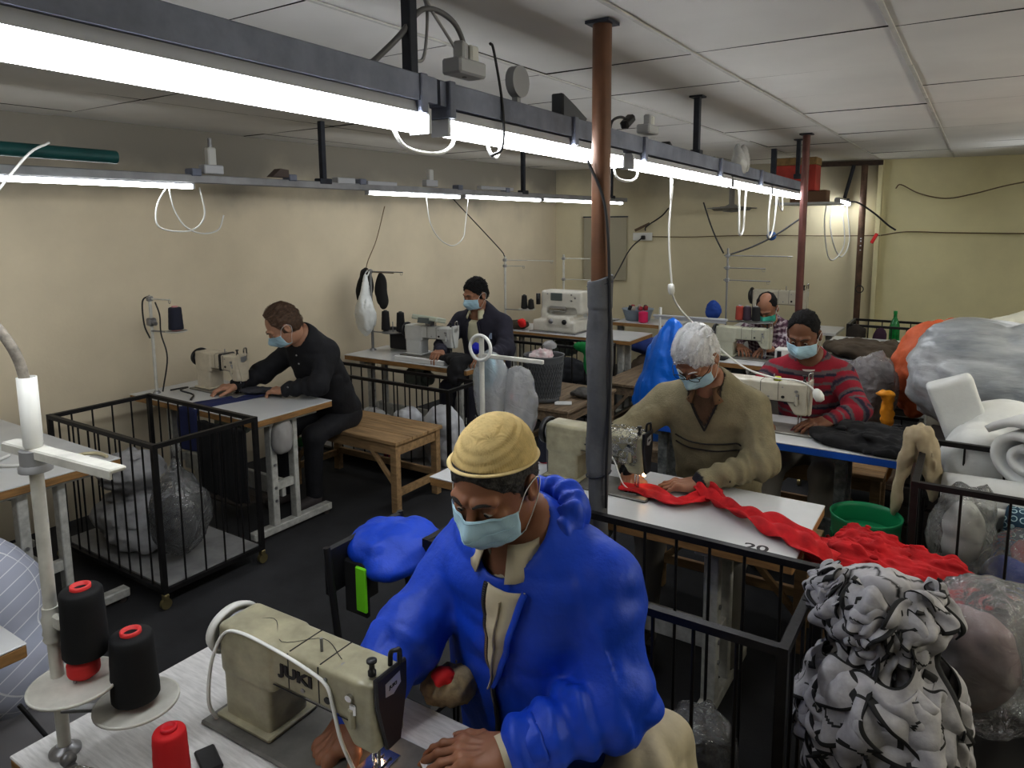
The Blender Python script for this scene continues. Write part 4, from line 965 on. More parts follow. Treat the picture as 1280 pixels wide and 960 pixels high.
# ------------------------------------------------------------------ sewing tables
m_top = M('white laminate', (.60, .61, .62), .32, nz=(3, .10, 5))
m_topold = M('worn white laminate', (.60, .59, .58), .4, nz=(18, .20, 6), stretch=(1, 9, 1))
m_edge = M('ply edge', (.33, .185, .07), .6, nz=(10, .35), stretch=(1, 1, 6))
m_edgeb = M('blue edge band', (.01, .10, .50), .45)
m_legw = M('white powder coated leg', (.50, .50, .47), .5, nz=(25, .28, 6))
m_under = M('dark underside', (.05, .04, .035), .8)
def sewing_table(label, x0, x1, y0, y1, z=.76, edge=m_edge, top=m_top, group='sewing tables', legs_x=None, legmat=None, cross=True, motor=True, hole=None):
    cx, cy = (x0 + x1) / 2, (y0 + y1) / 2; w, d = x1 - x0, y1 - y0; legmat = legmat or m_legw
    t = thing('sewing_table', label, 'table', (cx, cy, 0), group=group)
    mb = MB(); mb.box((0, 0, z - .003), (w, d, .006), bev=.002); mb.build('table_top', top, t)
    mb = MB(); mb.box((0, 0, z - .0235), (w - .002, d - .002, .035), bev=.003); mb.build('edge_band', edge, t)
    lx = legs_x or (x0 + .12, x1 - .12)
    for x in lx:
        mb = MB(); xx = x - cx
        mb.box((xx, 0, z - .06), (.06, d * .80, .035), bev=.003)
        for yy in (-.10, .06):
            mb.box((xx, yy, (z - .06 + .05) / 2), (.055, .045 if yy < 0 else .035, z - .11), bev=.004)
        mb.box((xx, -.02, .30), (.03, .14, .05), bev=.002)
        mb.box((xx, .03, .045), (.06, d * 1.02, .045), bev=.005)
        l = mb.build('leg', legmat, t)
        mb = MB()
        for zz in (.22, .30, .44): mb.cyl((xx + .028, -.10, zz), (xx + .034, -.10, zz), .009, n=10)
        mb.build('bolt', m_steel, l)
        for sg in (-1, 1): MB().cyl((xx, .03 + sg * d * .46, 0), (xx, .03 + sg * d * .46, .025), .022, n=12).build('foot_pad', m_under, l)
    if cross:
        mb = MB(); mb.box(((lx[0] + lx[1]) / 2 - cx, -.02, .27), (abs(lx[1] - lx[0]), .03, .11), bev=.004); mb.build('crossbar', legmat, t)
    mb = MB(); px = (lx[0] + lx[1]) / 2 - cx + .05; mb.box((px, -.02, .12), (.34, .22, .018), bev=.004); mb.cyl((px - .2, .02, .12), (px + .2, .02, .12), .012); mb.build('pedal', m_under, t)
    if motor:
        mb = MB(); mx = px - .12; mb.cyl((mx - .13, .08, z - .2), (mx + .05, .08, z - .2), .075, n=24); mb.cyl((mx + .05, .08, z - .2), (mx + .10, .08, z - .2), .05, n=20); mb.box((mx, .08, z - .1), (.1, .08, .12), bev=.01); mb.build('motor', M('grey green motor', (.16, .19, .17), .5, .3, nz=(12, .3)), t)
    return t
# ------------------------------------------------------------------ lockstitch machines: arm along +x, needle end at +x, back of the machine towards -y
def machine_mats(col, dirt=.25):
    k = 'machine enamel %.2f %.2f' % (col[0], dirt)
    return M(k, col, .38, nz=(14, dirt, 6), bump=(90, .08, .002), coat=.2)
m_black_p = M('black plastic', (.015, .015, .017), .35)
m_chrome = M('bright steel', (.6, .6, .6), .18, 1.0)
m_plate = M('scuffed bed plate', (.24, .235, .21), .42, .45, nz=(10, .35, 6))
m_ink = M('black lettering', (.012, .012, .014), .5)
m_white_p = M('white plastic', (.66, .66, .63), .4)
def sewing_machine(label, loc, col, rz=0, face=None, wheel='white', text=True, group='industrial sewing machines', s=1.0, bedcol=None, dirt=.25, belt=True, plate=True, res=.005):
    """origin on the table at the middle of the bed (bed .48 x .18); needle at x=+.165"""
    m_ = machine_mats(col, dirt); t = thing('sewing_machine', label, 'sewing machine', loc, rz, group)
    t.scale = (s, s, s)
    mb = MB(); mb.box((0, 0, .006), (.50, .19, .012), bev=.005); mb.build('bed', bedcol or m_plate, t)
    # arm, pillar and head in one casting: xz outline extruded in y with rounded edges, as a smooth field
    def f(P):
        pil = rbox(P, (-.145, .0, .125), (.072, .054, .125), .012)
        arm = rbox(P, (-.02, .0, .232), (.205, .050, .056), .011)
        arm = smin(arm, rbox(P, (-.14, .0, .218), (.085, .055, .071), .013), .008)
        x, z = P[:, 0], P[:, 2]
        head = rbox(P, (.160, .0, .197), (.050, .045, .0925), .009)
        # head narrows downwards, slanting toward the needle
        head = smax(head, (-(x - .105) - (z - .17) * .46) * .9 - .0 + .0, .01) if False else head
        slant = ((.118 - x) + (.17 - z) * .55) * .88
        head = smax(head, np.where(z < .2, slant, -1), .012)
        d = smin(smin(pil, arm, .008), head, .008)
        arch = ((x + .002) * 0 + .176 - z) * 1.0
        under = rbox(P, (.035, .0, .095), (.085, .09, .075), .03)
        d = smax(d, -under, .01)
        return np.maximum(d, .012 - z)
    sdf_obj(f, (-.26, -.08, 0), (.23, .08, .31), res, 'machine_arm', m_, t, smooth=1)
    mb = MB(); mb.box((-.145, .0, .018), (.17, .135, .014), bev=.004); mb.build('pillar_base', m_, t)
    # top cover seams, screws and cover plates
    mb = MB()
    for x in (-.135, -.01, .075): mb.box((x, 0, .2885), (.0022, .088, .002)); mb.box((x, -.0502, .236), (.0022, .0016, .10))
    mb.box((.035, -.0505, .178), (.23, .0016, .0022)); mb.build('cover_seam', m_ink, t)
    for (x, z, r) in ((-.195, .255, .005), (-.10, .19, .004), (-.06, .25, .004), (.03, .20, .0055), (.095, .262, .004), (.098, .205, .0085), (.145, .245, .007), (.150, .20, .008), (.158, .165, .0065), (-.19, .15, .005)):
        MB().cyl((x, -.047 if x < .11 else -.042, z), (x, -.0525 if x < .11 else -.047, z), r, n=14).build('screw', m_ink if r > .006 else m_steel, t)
    for (x, y, r) in ((-.09, .0, .014), (.145, -.01, .010), (.115, -.02, .0055), (-.19, .0, .004)):
        MB().cyl((x, y, .286), (x, y, .290), r, n=16).build('oil_cap', m_steel, t)
    MB().cyl((.045, -.01, .286), (.045, -.01, .325), .0032, n=10).build('spool_pin', m_steel, t)
    MB().lathe([(.008, 0), (.008, .012), (.0055, .014), (.0055, .032), (.010, .034), (.010, .040), (.004, .042)], (.190, -.022, .305 if False else .296), n=16).build('tension_knob', m_black_p, t)
    # end face plate
    fm = face or m_
    mb = MB(); mb.prism([(-.043, 0), (.043, 0), (.043, -.075), (.018, -.205), (-.018, -.205), (-.043, -.075)], (.2095, 0, .308), (0, 1, 0), (0, 0, 1), (1, 0, 0), .012, bev=.004); fp = mb.build('face_plate', fm, t)
    mb = MB(); mb.tube(smooth_path([(.217, .025, .26), (.217, .027, .335), (.217, .018, .345), (.205, .016, .335), (.202, .016, .30)], 5), .005, 8); mb.build('take_up_lever_guard', m_black_p if face else m_chrome, t)
    if plate: MB().prism([(-.022, .022), (.020, .028), (.022, -.002), (.0, -.018), (-.022, -.012)], (.2215, 0, .262), (0, 1, 0), (0, 0, 1), (1, 0, 0), .0012).build('badge', M('silver badge', (.55, .56, .58), .3, .7), t)
    if text: text_mesh('JUKI', .012, m_ink, Matrix.Translation((.2232, -.001, .268)) @ Matrix.Rotation(PI / 2, 4, 'Z') @ Matrix.Rotation(PI / 2, 4, 'X'), 'badge_lettering', t, ext=.0003, bold=.0003)
    # needle bar, presser foot
    mb = MB(); mb.cyl((.165, 0, .10), (.165, 0, .03), .0042, n=10); mb.cyl((.178, 0, .12), (.178, 0, .025), .0045, n=10); mb.cyl((.165, 0, .03), (.165, 0, .012), .001, n=6); mb.build('needle_bar', m_chrome, t)
    mb = MB(); mb.box((.172, .002, .0185), (.022, .036, .004), bev=.001); mb.box((.176, .0, .026), (.008, .012, .014), bev=.001); mb.box((.160, .026, .018), (.006, .016, .003)); mb.box((.178, .026, .018), (.006, .016, .003)); mb.build('presser_foot', m_chrome, t)
    mb = MB(); mb.box((.165, 0, .0135), (.055, .10, .003), bev=.001); np_ = mb.build('needle_plate', m_chrome, t)
    for (x, y) in ((.150, .03), (.182, .03), (.15, -.035), (.18, -.035), (.166, -.042)): MB().cyl((x, y, .0145), (x, y, .0158), .0035, n=8).build('screw', m_ink, np_)
    mb = MB(); mb.box((.166, -.050, .215), (.016, .012, .030), bev=.003); mb.cyl((.160, -.045, .245), (.160, -.058, .245), .0085, n=12); mb.build('presser_bar_lifter', m_chrome if face else m_steel, t)
    mb = MB(); mb.box((.163, -.053, .19), (.015, .012, .055), bev=.004); mb.build('knee_lifter_lever', m_, t)
    # hand wheel with belt
    wm = m_white_p if wheel == 'white' else m_black_p
    mb = MB(); mb.lathe([(.0, .0), (.030, 0), (.034, .008), (.052, .010), (.058, .0), (.066, .0), (.070, .008), (.066, .020), (.048, .026), (.040, .034), (.020, .038), (0, .040)], (-.232, 0, .235), (-1, 0, 0), n=36); w_ = mb.build('hand_wheel', wm, t)
    mb = MB(); mb.lathe([(.046, 0), (.050, .002), (.046, .006), (.050, .010), (.046, .014), (.05, .016)], (-.215, 0, .235), (-1, 0, 0), n=30); mb.build('pulley', m_steel, w_)
    if belt:
        mb = MB(); pts = [(-.224, .045 * math.cos(a), .235 + .045 * math.sin(a)) for a in [PI * k / 10 for k in range(11)]] + [(-.224, -.035, .05), (-.224, -.030, -.12 if False else .003)]
        pts = [(-.224, .035, .003)] + pts; mb.tube(pts, .004, 6); mb.build('drive_belt', M('grey rubber belt', (.09, .09, .10), .6), t)
    if text:
        M4 = Matrix.Translation((.012, -.0515, .232)) @ Matrix.Rotation(PI / 2, 4, 'X')
        text_mesh('JUKI', .040, m_ink, M4, 'lettering', t, ext=.0012, bold=.0016, sx=1.25)
    return t
# ------------------------------------------------------------------ thread
def cone_thread(label, loc, col, h=.135, r0=.034, r1=.026, core=(.6, .03, .03), group='cones of thread', tilt=None, capm=True):
    t = thing('thread_cone', label, 'thread cone', loc, group=group)
    mt = M('thread %.3f %.3f %.3f' % col, col, .75, bump=(300, .3, .001)); mc = M('cone core %.2f %.2f' % core[:2], core, .45)
    prof = [(r0 * .95, .008), (r0, .012)] + [(r0 + (r1 - r0) * k / 8 + .0006 * (k % 2), .012 + (h - .02) * k / 8) for k in range(1, 9)] + [(r1 * .92, h - .003), (r1 * .5, h - .001)]
    mb = MB(); mb.lathe(prof, n=28); mb.build('wound_thread', mt, t)
    mb = MB(); mb.lathe([(r0 * .62, 0), (r0 * .60, .012), (r1 * .50, h), (r1 * .50, h + .006), (r1 * .36, h + .006), (r1 * .34, h - .008), (0, h - .008)], n=22); mb.build('core', mc, t)
    return t
m_standw = M('chalky white pole', (.56, .55, .50), .5, nz=(14, .2))
def thread_stand(label, loc, h, arms, plates, group='thread stands', r=.011, mat=None, cord=None):
    """arms: (z, angle, length) guide bars; plates: (z, angle, reach, radius)"""
    mat = mat or m_standw; t = thing('thread_stand', label, 'thread stand', loc, group=group)
    mb = MB(); mb.cyl((0, 0, 0), (0, 0, h), r, n=14); mb.build('pole', mat, t)
    mb = MB(); mb.lathe([(r * 2.4, 0), (r * 2.4, .006), (r * 1.6, .014), (r * 1.2, .018)], n=18); mb.build('base', m_steel, t)
    for z, a, l in arms:
        d = V((math.cos(a), math.sin(a), 0)); mb = MB(); mb.cyl(V((0, 0, z)) - d * .03, V((0, 0, z)) + d * l, .0045, n=8); b = mb.build('guide_bar', mat, t)
        mb = MB(); mb.box((0, 0, z), (.034, .034, .03), bev=.005, rz=a); mb.build('clamp', m_steel, b)
        mb = MB(); mb.tube([V((0, 0, z)) + d * (l * .95) + V((.012 * math.cos(q), 0, .012 * math.sin(q) - .012)) for q in [k * PI / 5 for k in range(10)]], .0016, 5, closed=True); mb.build('thread_eye', m_steel, b)
    for z, a, l, rr in plates:
        d = V((math.cos(a), math.sin(a), 0)); c = V((0, 0, z)) + d * l
        mb = MB(); mb.lathe([(0, -.004), (rr * .9, -.004), (rr, 0), (rr, .005), (rr * .95, .005), (rr * .92, .002), (0, .002)], c, n=32); p = mb.build('spool_plate', mat, t)
        mb = MB(); mb.box(d * (l * .5) + V((0, 0, z - .008)), (l, .022, .008), rz=a, bev=.002); mb.build('plate_bracket', m_steel, p)
        mb = MB(); mb.cyl(c, c + V((0, 0, .09)), .0035, n=8); mb.build('spindle', m_steel, p)
    return t
# ------------------------------------------------------------------ cages on castors
m_iron = M('black painted iron', (.014, .013, .014), .45, .3, nz=(30, .5), bump=(80, .2, .002))
m_castor = M('brass castor', (.30, .25, .12), .4, .7)
m_cageboard = M('pale cage floor sheet', (.30, .30, .30), .5, nz=(6, .3))
def cage(label, x0, x1, y0, y1, z1, z0=.09, gap=.105, board=True, sides='FBLR', group='black rail trolleys', castors=True, mid=None, bars=True):
    cx, cy = (x0 + x1) / 2, (y0 + y1) / 2; t = thing('rail_trolley', label, 'trolley', (cx, cy, 0), group=group); w = .024
    X0, X1, Y0, Y1 = x0 - cx, x1 - cx, y0 - cy, y1 - cy
    mb = MB()
    for x in (X0, X1):
        for y in (Y0, Y1): mb.box((x, y, (z0 + z1) / 2), (w, w, z1 - z0 + w))
    for z in (z0, z1):
        for y in (Y0, Y1): mb.box(((X0 + X1) / 2, y, z), (X1 - X0 - w, w, w * .9))
        for x in (X0, X1): mb.box((x, (Y0 + Y1) / 2, z), (w, Y1 - Y0 - w, w * .9))
    mb.build('frame', m_iron, t)
    if mid:
        mb = MB()
        for y in (Y0, Y1): mb.box(((X0 + X1) / 2, y, mid), (X1 - X0 - w, w * .8, w * .7))
        mb.build('middle_rail', m_iron, t)
    if bars:
        proto = None; r = .0052
        def bar(x, y):
            nonlocal proto
            if proto is None: proto = MB().cyl((0, 0, z0), (0, 0, z1), r, n=6).build('bar', m_iron, t); o = proto
            else: o = proto.copy(); C.objects.link(o)
            o.location = (x, y, 0)
        nx = max(1, round((X1 - X0) / gap)); ny = max(1, round((Y1 - Y0) / gap))
        for y, s in ((Y0, 'F'), (Y1, 'B')):
            if s in sides:
                for k in range(1, nx): bar(X0 + (X1 - X0) * k / nx, y)
        for x, s in ((X0, 'L'), (X1, 'R')):
            if s in sides:
                for k in range(1, ny): bar(x, Y0 + (Y1 - Y0) * k / ny)
    if board: MB().box(((X0 + X1) / 2, (Y0 + Y1) / 2, z0 + .014), (X1 - X0 - w, Y1 - Y0 - w, .01)).build('floor_sheet', m_cageboard, t)
    if castors:
        for x in (X0, X1):
            for y in (Y0, Y1):
                mb = MB(); mb.box((x, y, z0 - .028), (.03, .026, .03), bev=.003); c = mb.build('castor', m_castor, t)
                mb = MB(); mb.cyl((x - .010, y, .028), (x + .010, y, .028), .027, n=16); mb.build('wheel', m_castor, c)
    return t
# ------------------------------------------------------------------ wooden benches
m_wood = M('rough pale timber', (.40, .26, .13), .7, nz=(4, .4, 6), stretch=(1.2, 9, 9), bump=(20, .4, .004))
m_woodg = M('worn greyish timber', (.26, .19, .125), .75, nz=(4, .45, 6), stretch=(9, 1.2, 9), bump=(20, .5, .004))
def bench(label, x0, x1, y0, y1, z=.48, mat=None, group='rough wooden benches', along='x'):
    mat = mat or m_wood; cx, cy = (x0 + x1) / 2, (y0 + y1) / 2; w, d = x1 - x0, y1 - y0; t = thing('wooden_bench', label, 'bench', (cx, cy, 0), group=group)
    n = 3
    mb = MB()
    for k in range(n):
        if along == 'x': mb.box((0, -d / 2 + d * (k + .5) / n, z - .012), (w, d / n - .004, .024), bev=.003)
        else: mb.box((-w / 2 + w * (k + .5) / n, 0, z - .012), (w / n - .004, d, .024), bev=.003)
    mb.build('seat_planks', mat, t)
    mb = MB(); i = .035
    for yy in (-d / 2 + i, d / 2 - i): mb.box((0, yy, z - .062), (w - .04, .022, .075), bev=.002)
    for xx in (-w / 2 + i, w / 2 - i): mb.box((xx, 0, z - .062), (.022, d - .1, .075), bev=.002)
    mb.build('apron', mat, t)
    for sx in (-1, 1):
        for sy in (-1, 1):
            mb = MB(); mb.box((sx * (w / 2 - i - .005), sy * (d / 2 - i), (z - .024) / 2), (.052, .045, z - .024), bev=.003); mb.build('leg', mat, t)
    for sx in (-1, 1):
        mb = MB(); mb.box((sx * (w / 2 - i), 0, .13), (.03, d - .1, .045), bev=.002); mb.build('stretcher', mat, t)
        L_ = .30; R = Matrix.Rotation(-sx * .75, 3, 'Y')
        for yy in (-1,):
            mb = MB(); mb.box((sx * (w / 2 - .15), yy * (d / 2 - i), z - .19), (.028, .024, L_), R=R, bev=.002); mb.build('brace', mat, t)
    mb = MB(); mb.box((0, d / 2 - i, .15), (w - .1, .025, .045), bev=.002); mb.build('stretcher', mat, t)
    return t
# ------------------------------------------------------------------ soft goods
film_c = film('clear crumpled film', (.86, .88, .90), .38, .10, (16, .9, .02), .22)
film_w = film('milky carrier bag film', (.9, .91, .92), .28, .2, (12, .7, .02), .72)
film_w2 = film('thin milky bag film', (.97, .98, 1), .36, .12, (14, .9, .02), .34)
def bag(label, c, r, mat, name='plastic_bag', cat='bag', res=.011, knot=None, fold=.03, content=None, group=None, base=None, lobes=None, sm=0):
    """crumpled bag; c centre, r radii; knot = height of a gathered neck above the top"""
    base = c[2] - r[2] * .8 if base is None else base
    def f(P):
        d = ell(P, c, r)
        for lc, lr in lobes or (): d = smin(d, ell(P, lc, lr), .08)
        if knot: d = smin(d, cap(P, (c[0], c[1], c[2] + r[2] * .8), (c[0] + .02, c[1], c[2] + r[2] + knot), .03, .014), .09); d = smin(d, ell(P, (c[0] + .03, c[1], c[2] + r[2] + knot + .02), (.045, .02, .035)), .02)
        q = P * A3(1, 1, .55)
        d += fold * (ridge(q, 9, c[0]) - .6) + fold * .45 * (ridge(q, 21, c[1]) - .6) + fold * .2 * (ridge(P, 47) - .5)
        return smax(d, base - P[:, 2], .02)
    R_ = [max(q, .05) for q in r]; lo = [c[i] - R_[i] - .08 for i in range(3)]; hi = [c[i] + R_[i] + .08 for i in range(3)]
    if knot: hi[2] += knot + .1
    for lc, lr in lobes or ():
        for i in range(3): lo[i] = min(lo[i], lc[i] - lr[i] - .06); hi[i] = max(hi[i], lc[i] + lr[i] + .06)
    if content is None: return tag(sdf_obj(f, lo, hi, res, name, mat, smooth=sm), label, cat, group)
    t = thing(name, label, cat, (c[0], c[1], base), group=group); sdf_obj(f, lo, hi, res, 'film', mat, t, world=True, smooth=sm)
    def g(P): return smax(smax(ell(P, (c[0] + content[1][0], c[1] + content[1][1], c[2] + content[1][2]), content[2]) + .03 * (ridge(P, 9) - .5) + .012 * (vn(P, 25) - .5), base + .015 - P[:, 2], .02), f(P) + .012, .01)
    sdf_obj(g, lo, hi, res * 1.1, 'contents', content[0], t, world=True, smooth=1)
    return t
def heap(label, prims, mat, name, cat, res=.012, fold=.02, fs=11, group=None, base=None, k=.05, cols=None, stretch=(1, 1, 1), parent=None, smooth=1):
    """heap of soft cloth: prims = (centre, radii[, rotation]) ellipsoids merged and creased"""
    def f(P):
        d = None
        for p in prims:
            e = ell(P, p[0], p[1], p[2] if len(p) > 2 else None); d = e if d is None else smin(d, e, k)
        q = P * A3(*stretch); d = d + fold * (ridge(q, fs, 2) - .6) + fold * .5 * (ridge(q, fs * 2.3, 5) - .6)
        if base is not None: d = smax(d, base - P[:, 2], .006)
        return d
    lo = [min(p[0][i] - max(p[1]) for p in prims) - .03 for i in range(3)]; hi = [max(p[0][i] + max(p[1]) for p in prims) + .03 for i in range(3)]
    o = sdf_obj(f, lo, hi, res, name, mat, parent, cols=cols, smooth=smooth, world=parent is not None)
    return tag(o, label, cat, group) if parent is None else o
def strip_cloth(pts, w, mat, label, name='cloth_strip', cat='cloth', up_=(0, 0, 1), thick=.003, wav=.006, n=8, twist=None, across=None):
    """ribbon of cloth along a path; w width (number or list)"""
    P_ = smooth_path(pts, n); m_ = len(P_); mb = MB(); ws = w if isinstance(w, (list, tuple)) else [w] * len(pts)
    def fn(u, v):
        k = u * (m_ - 1); i = min(int(k), m_ - 2); p = P_[i].lerp(P_[i + 1], k - i); t = (P_[i + 1] - P_[i]).normalized()
        a = V(across) if across else t.cross(V(up_)).normalized()
        kk = u * (len(ws) - 1); j = min(int(kk), len(ws) - 2); ww = ws[j] + (ws[j + 1] - ws[j]) * (kk - j)
        nrm = a.cross(t).normalized()
        return p + a * (ww * (v - .5)) + nrm * (wav * math.sin(v * 9 + u * 13) + wav * .6 * math.sin(v * 17 - u * 31) + wav)
    mb.grid(fn, m_ * 2, 10); return tag(mb.build(name, mat, solid=thick), label, cat)
# ------------------------------------------------------------------ the nearest table and machine
m_bedgrey = M('scuffed grey bed plate', (.17, .165, .15), .45, .35, nz=(9, .4, 6))
khaki = (.36, .335, .235); cream = (.56, .53, .45); white_ = (.60, .61, .60)
T_F = sewing_table('nearest sewing table with scratched white top and ply edge', -1.615, -.42, .545, 1.13, top=m_topold, motor=False, legs_x=(-1.50, -.55))
mF = sewing_machine('khaki lockstitch machine with black end plate and lettering on the nearest table', (-1.115, .92, .76), khaki, rz=.03, face=M('black end plate', (.012, .011, .016), .3), bedcol=m_bedgrey, dirt=.3, res=.0036)
mF.scale = (1.02, 1.0, .78)
mb = MB(); mb.tube(smooth_path([(-.222, -.07, .004), (-.228, -.085, .07), (-.225, -.075, .18), (-.205, -.056, .262), (-.15, -.054, .29), (-.04, -.054, .285), (.05, -.054, .27), (.10, -.054, .25), (.118, -.056, .2), (.135, -.056, .12), (.150, -.04, .03)], 8), .0042, 8); mb.build('thread_conduit', m_cable_w, mF)
MB().tube(smooth_path([(-.19, -.03, .287), (-.13, .02, .291), (-.05, -.03, .289), (.02, .02, .292), (.1, -.01, .29)], 6), .0008, 4).build('loose_thread', m_ink, mF)
# hidden rest of the bed recess and small tools
t = thing('thread_snips', 'black handled thread snips lying behind the nearest machine', 'scissors', (-1.115, 1.02, .774), -.5)
t.location = (-1.10, 1.055, .762); t.rotation_euler = (0, 0, 2.2)
for s in (-1, 1): MB().tube([(-.055, 0, .006), (-.02, s * .012, .006), (.03, s * .007, .006)], .0035, 6).build('handle', m_black_p, t); MB().prism([(.03, s * .008), (.085, s * .001), (.03, s * .001)], (0, 0, .004), (1, 0, 0), (0, 1, 0), (0, 0, 1), .002).build('blade', m_chrome, t)
mb = MB(); mb.box((0, 0, .005), (.075, .04, .010), bev=.003); o = mb.build('magnet_pad', m_black_p); o.location = (-1.25, .76, .7602); o.rotation_euler = (0, 0, -.35); tag(o, 'flat black magnet pad on the nearest table by the red cone', 'pad')
mb = MB(); mb.lathe([(0, 0), (.016, 0), (.016, .003), (.012, .005), (0, .005)], (-1.33, .615, .7602), n=20); tag(mb.build('screw_cover', m_steel), 'round steel cover disc set in the nearest table top', 'disc')
strip_cloth([(-.80, .93, .774), (-.74, 1.02, .772), (-.68, 1.10, .770), (-.62, 1.13, .766)], [.17, .18, .19, .19], M('pale folded paper cloth', (.66, .67, .70), .6, nz=(40, .2, 5), stretch=(1, 6, 1)), 'pale folded cloth strip lying right of the needle plate', wav=.0015)
# thread stand at the front left corner
S1 = thread_stand('chalky white thread stand with a long flat bar at the nearest table corner', (-1.53, .615, .76), .78, [], [(.170, .15, .055, .085), (.105, .62, .155, .082)], r=.0125)
mb = MB(); mb.box((.085, .01, .655), (.36, .032, .009), rz=.08, bev=.003); mb.box((.085, -.004, .648), (.36, .004, .014), rz=.08); fb = mb.build('flat_bar', m_standw, S1)
mb = MB(); mb.cyl((0, 0, .62), (0, 0, .655), .026, n=18); mb.lathe([(.030, .612), (.030, .622), (.022, .63)], n=20); mb.build('bar_hub', M('grey hub', (.25, .25, .25), .5), S1)
mb = MB(); mb.lathe([(.016, .25), (.019, .256), (.016, .262), (.019, .268), (.017, .28), (.019, .30), (.016, .31), (.016, .325)], n=18); mb.box((.03, 0, .30), (.03, .014, .03), bev=.004); mb.build('clamp_collar', m_standw, S1)
mb = MB(); mb.lathe([(.0155, .66), (.0175, .665), (.0175, .80), (.015, .80), (.015, .66)], n=18); mb.build('pole_sleeve', m_white_p, S1)
cone_thread('tall black thread cone on the round white plate nearest the machine', (-1.404, .705, .872), (.004, .0045, .006), h=.150, r0=.046, r1=.041, core=(.62, .04, .04), group='tall black cones')
cone_thread('tall black thread cone raised on a red core beside the white pole', (-1.475, .650, .975), (.004, .0045, .006), h=.150, r0=.043, r1=.039, core=(.62, .04, .04), group='tall black cones')
cone_thread('red plastic core under the raised black cone', (-1.475, .642, .937), (.55, .03, .03), h=.04, r0=.030, r1=.030, group='cone cores')
cone_thread('red thread cone standing at the front edge of the nearest table', (-1.235, .675, .7605), (.50, .008, .012), h=.135, r0=.034, r1=.030, core=(.50, .008, .02), group='red cones')
t = thing('thread_tensioner', 'loose chrome thread guide fittings on the nearest table below the white plate', 'thread guide', (-1.42, .60, .7605))
mb = MB(); mb.box((-.03, -.01, .012), (.018, .02, .024), bev=.003); mb.lathe([(0, 0), (.014, 0), (.014, .012), (0, .014)], (-.045, -.01, .03), (1, 0, 0), n=16); mb.build('clamp', m_steel, t)
mb = MB(); mb.tube(smooth_path([(-.03, -.02, .012), (.0, -.045, .02), (.05, -.03, .012), (.04, .0, .03), (.0, .01, .015), (-.02, -.01, .02), (.02, -.03, .008), (.08, -.02, .006)], 6), .0022, 6); mb.build('wire_loop', m_chrome, t)
mb = MB(); mb.tube(smooth_path([(.03, -.01, .02), (.09, .01, .03), (.13, .04, .02), (.15, .09, .006)], 6), .0028, 6); mb.build('wire_arm', m_white_p, t)
cable([(-1.53, .615, 1.53), (-1.535, .605, 1.60), (-1.56, .585, 1.66), (-1.60, .55, 1.72), (-1.70, .50, 1.80), (-1.80, .47, 1.92), (-2.0, .40, 2.05)], .010, M('taped grey flex', (.30, .27, .23), .8, nz=(30, .5), bump=(40, .8, .005)), 'thick taped flex rising from the white pole towards the lights')
cable([(-1.68, .60, 1.40), (-1.70, .55, 1.55), (-1.76, .60, 1.78), (-1.9, .8, 2.0), (-2.2, 1.0, 2.08)], .0032, m_cable_w, 'thin white cord hanging from the side row down beside the white pole')
# chair behind the front man with a spare jacket over its back
t = thing('chair', 'chair behind the front man, its back draped with a blue jacket', 'chair', (-1.42, 1.62, 0))
mb = MB(); mb.box((-.0, 0, .45), (.40, .40, .04), bev=.012); mb.build('seat', m_black_p, t)
for sx in (-1, 1):
    for sy in (-1, 1): MB().cyl((sx * .18, sy * .18, 0), (sx * .16, sy * .16, .44), .011, n=10).build('leg', m_iron, t)
mb = MB()
for sy in (-1, 1): mb.cyl((-.19, sy * .17, .45), (-.235, sy * .17, .84), .012, n=10)
mb.box((-.235, 0, .76), (.02, .36, .16), bev=.008, taper=1); mb.build('backrest', m_black_p, t)
heap('royal blue spare jacket laid over the chair back behind the front man', [((-1.60, 1.66, .80), (.12, .15, .060)), ((-1.50, 1.70, .80), (.10, .10, .05)), ((-1.52, 1.62, .76), (.09, .12, .05))], m_blue, 'folded_jacket', 'jacket', fold=.016, fs=13)
tag(MB().box((-1.655, 1.60, .685), (.02, .13, .19), bev=.006).box((-1.60, 1.52, .69), (.10, .02, .18), bev=.006).build('black_waistcoat', M('black cloth', (.008, .008, .009), .9)), 'black garment hanging from the draped chair back', 'garment')
tag(MB().box((-1.565, 1.505, .70), (.045, .012, .15), bev=.004).build('lime_strap', M('lime green cloth', (.22, .75, .02), .6)), 'lime green strip of cloth hanging beside the black garment', 'cloth')
bench('stool bench carrying the front man in the blue jacket', -1.05, -.45, 1.30, 1.62, .46)
heap('crumpled patterned cloth bundle behind the needle of the nearest machine', [((-.97, 1.17, .79), (.05, .05, .035)), ((-.93, 1.19, .80), (.04, .04, .04))], M('ochre checked cloth', (.38, .30, .17), .8, nz=(60, .6), col2=(.10, .06, .04)), 'cloth_bundle', 'cloth', res=.006, fold=.014, fs=40, base=.762)
heap('small red cloth scrap behind the needle of the nearest machine', [((-.955, 1.16, .83), (.03, .03, .02))], M('scarlet scrap', (.7, .02, .02), .7), 'cloth_scrap', 'cloth', res=.005, fold=.01, fs=40)

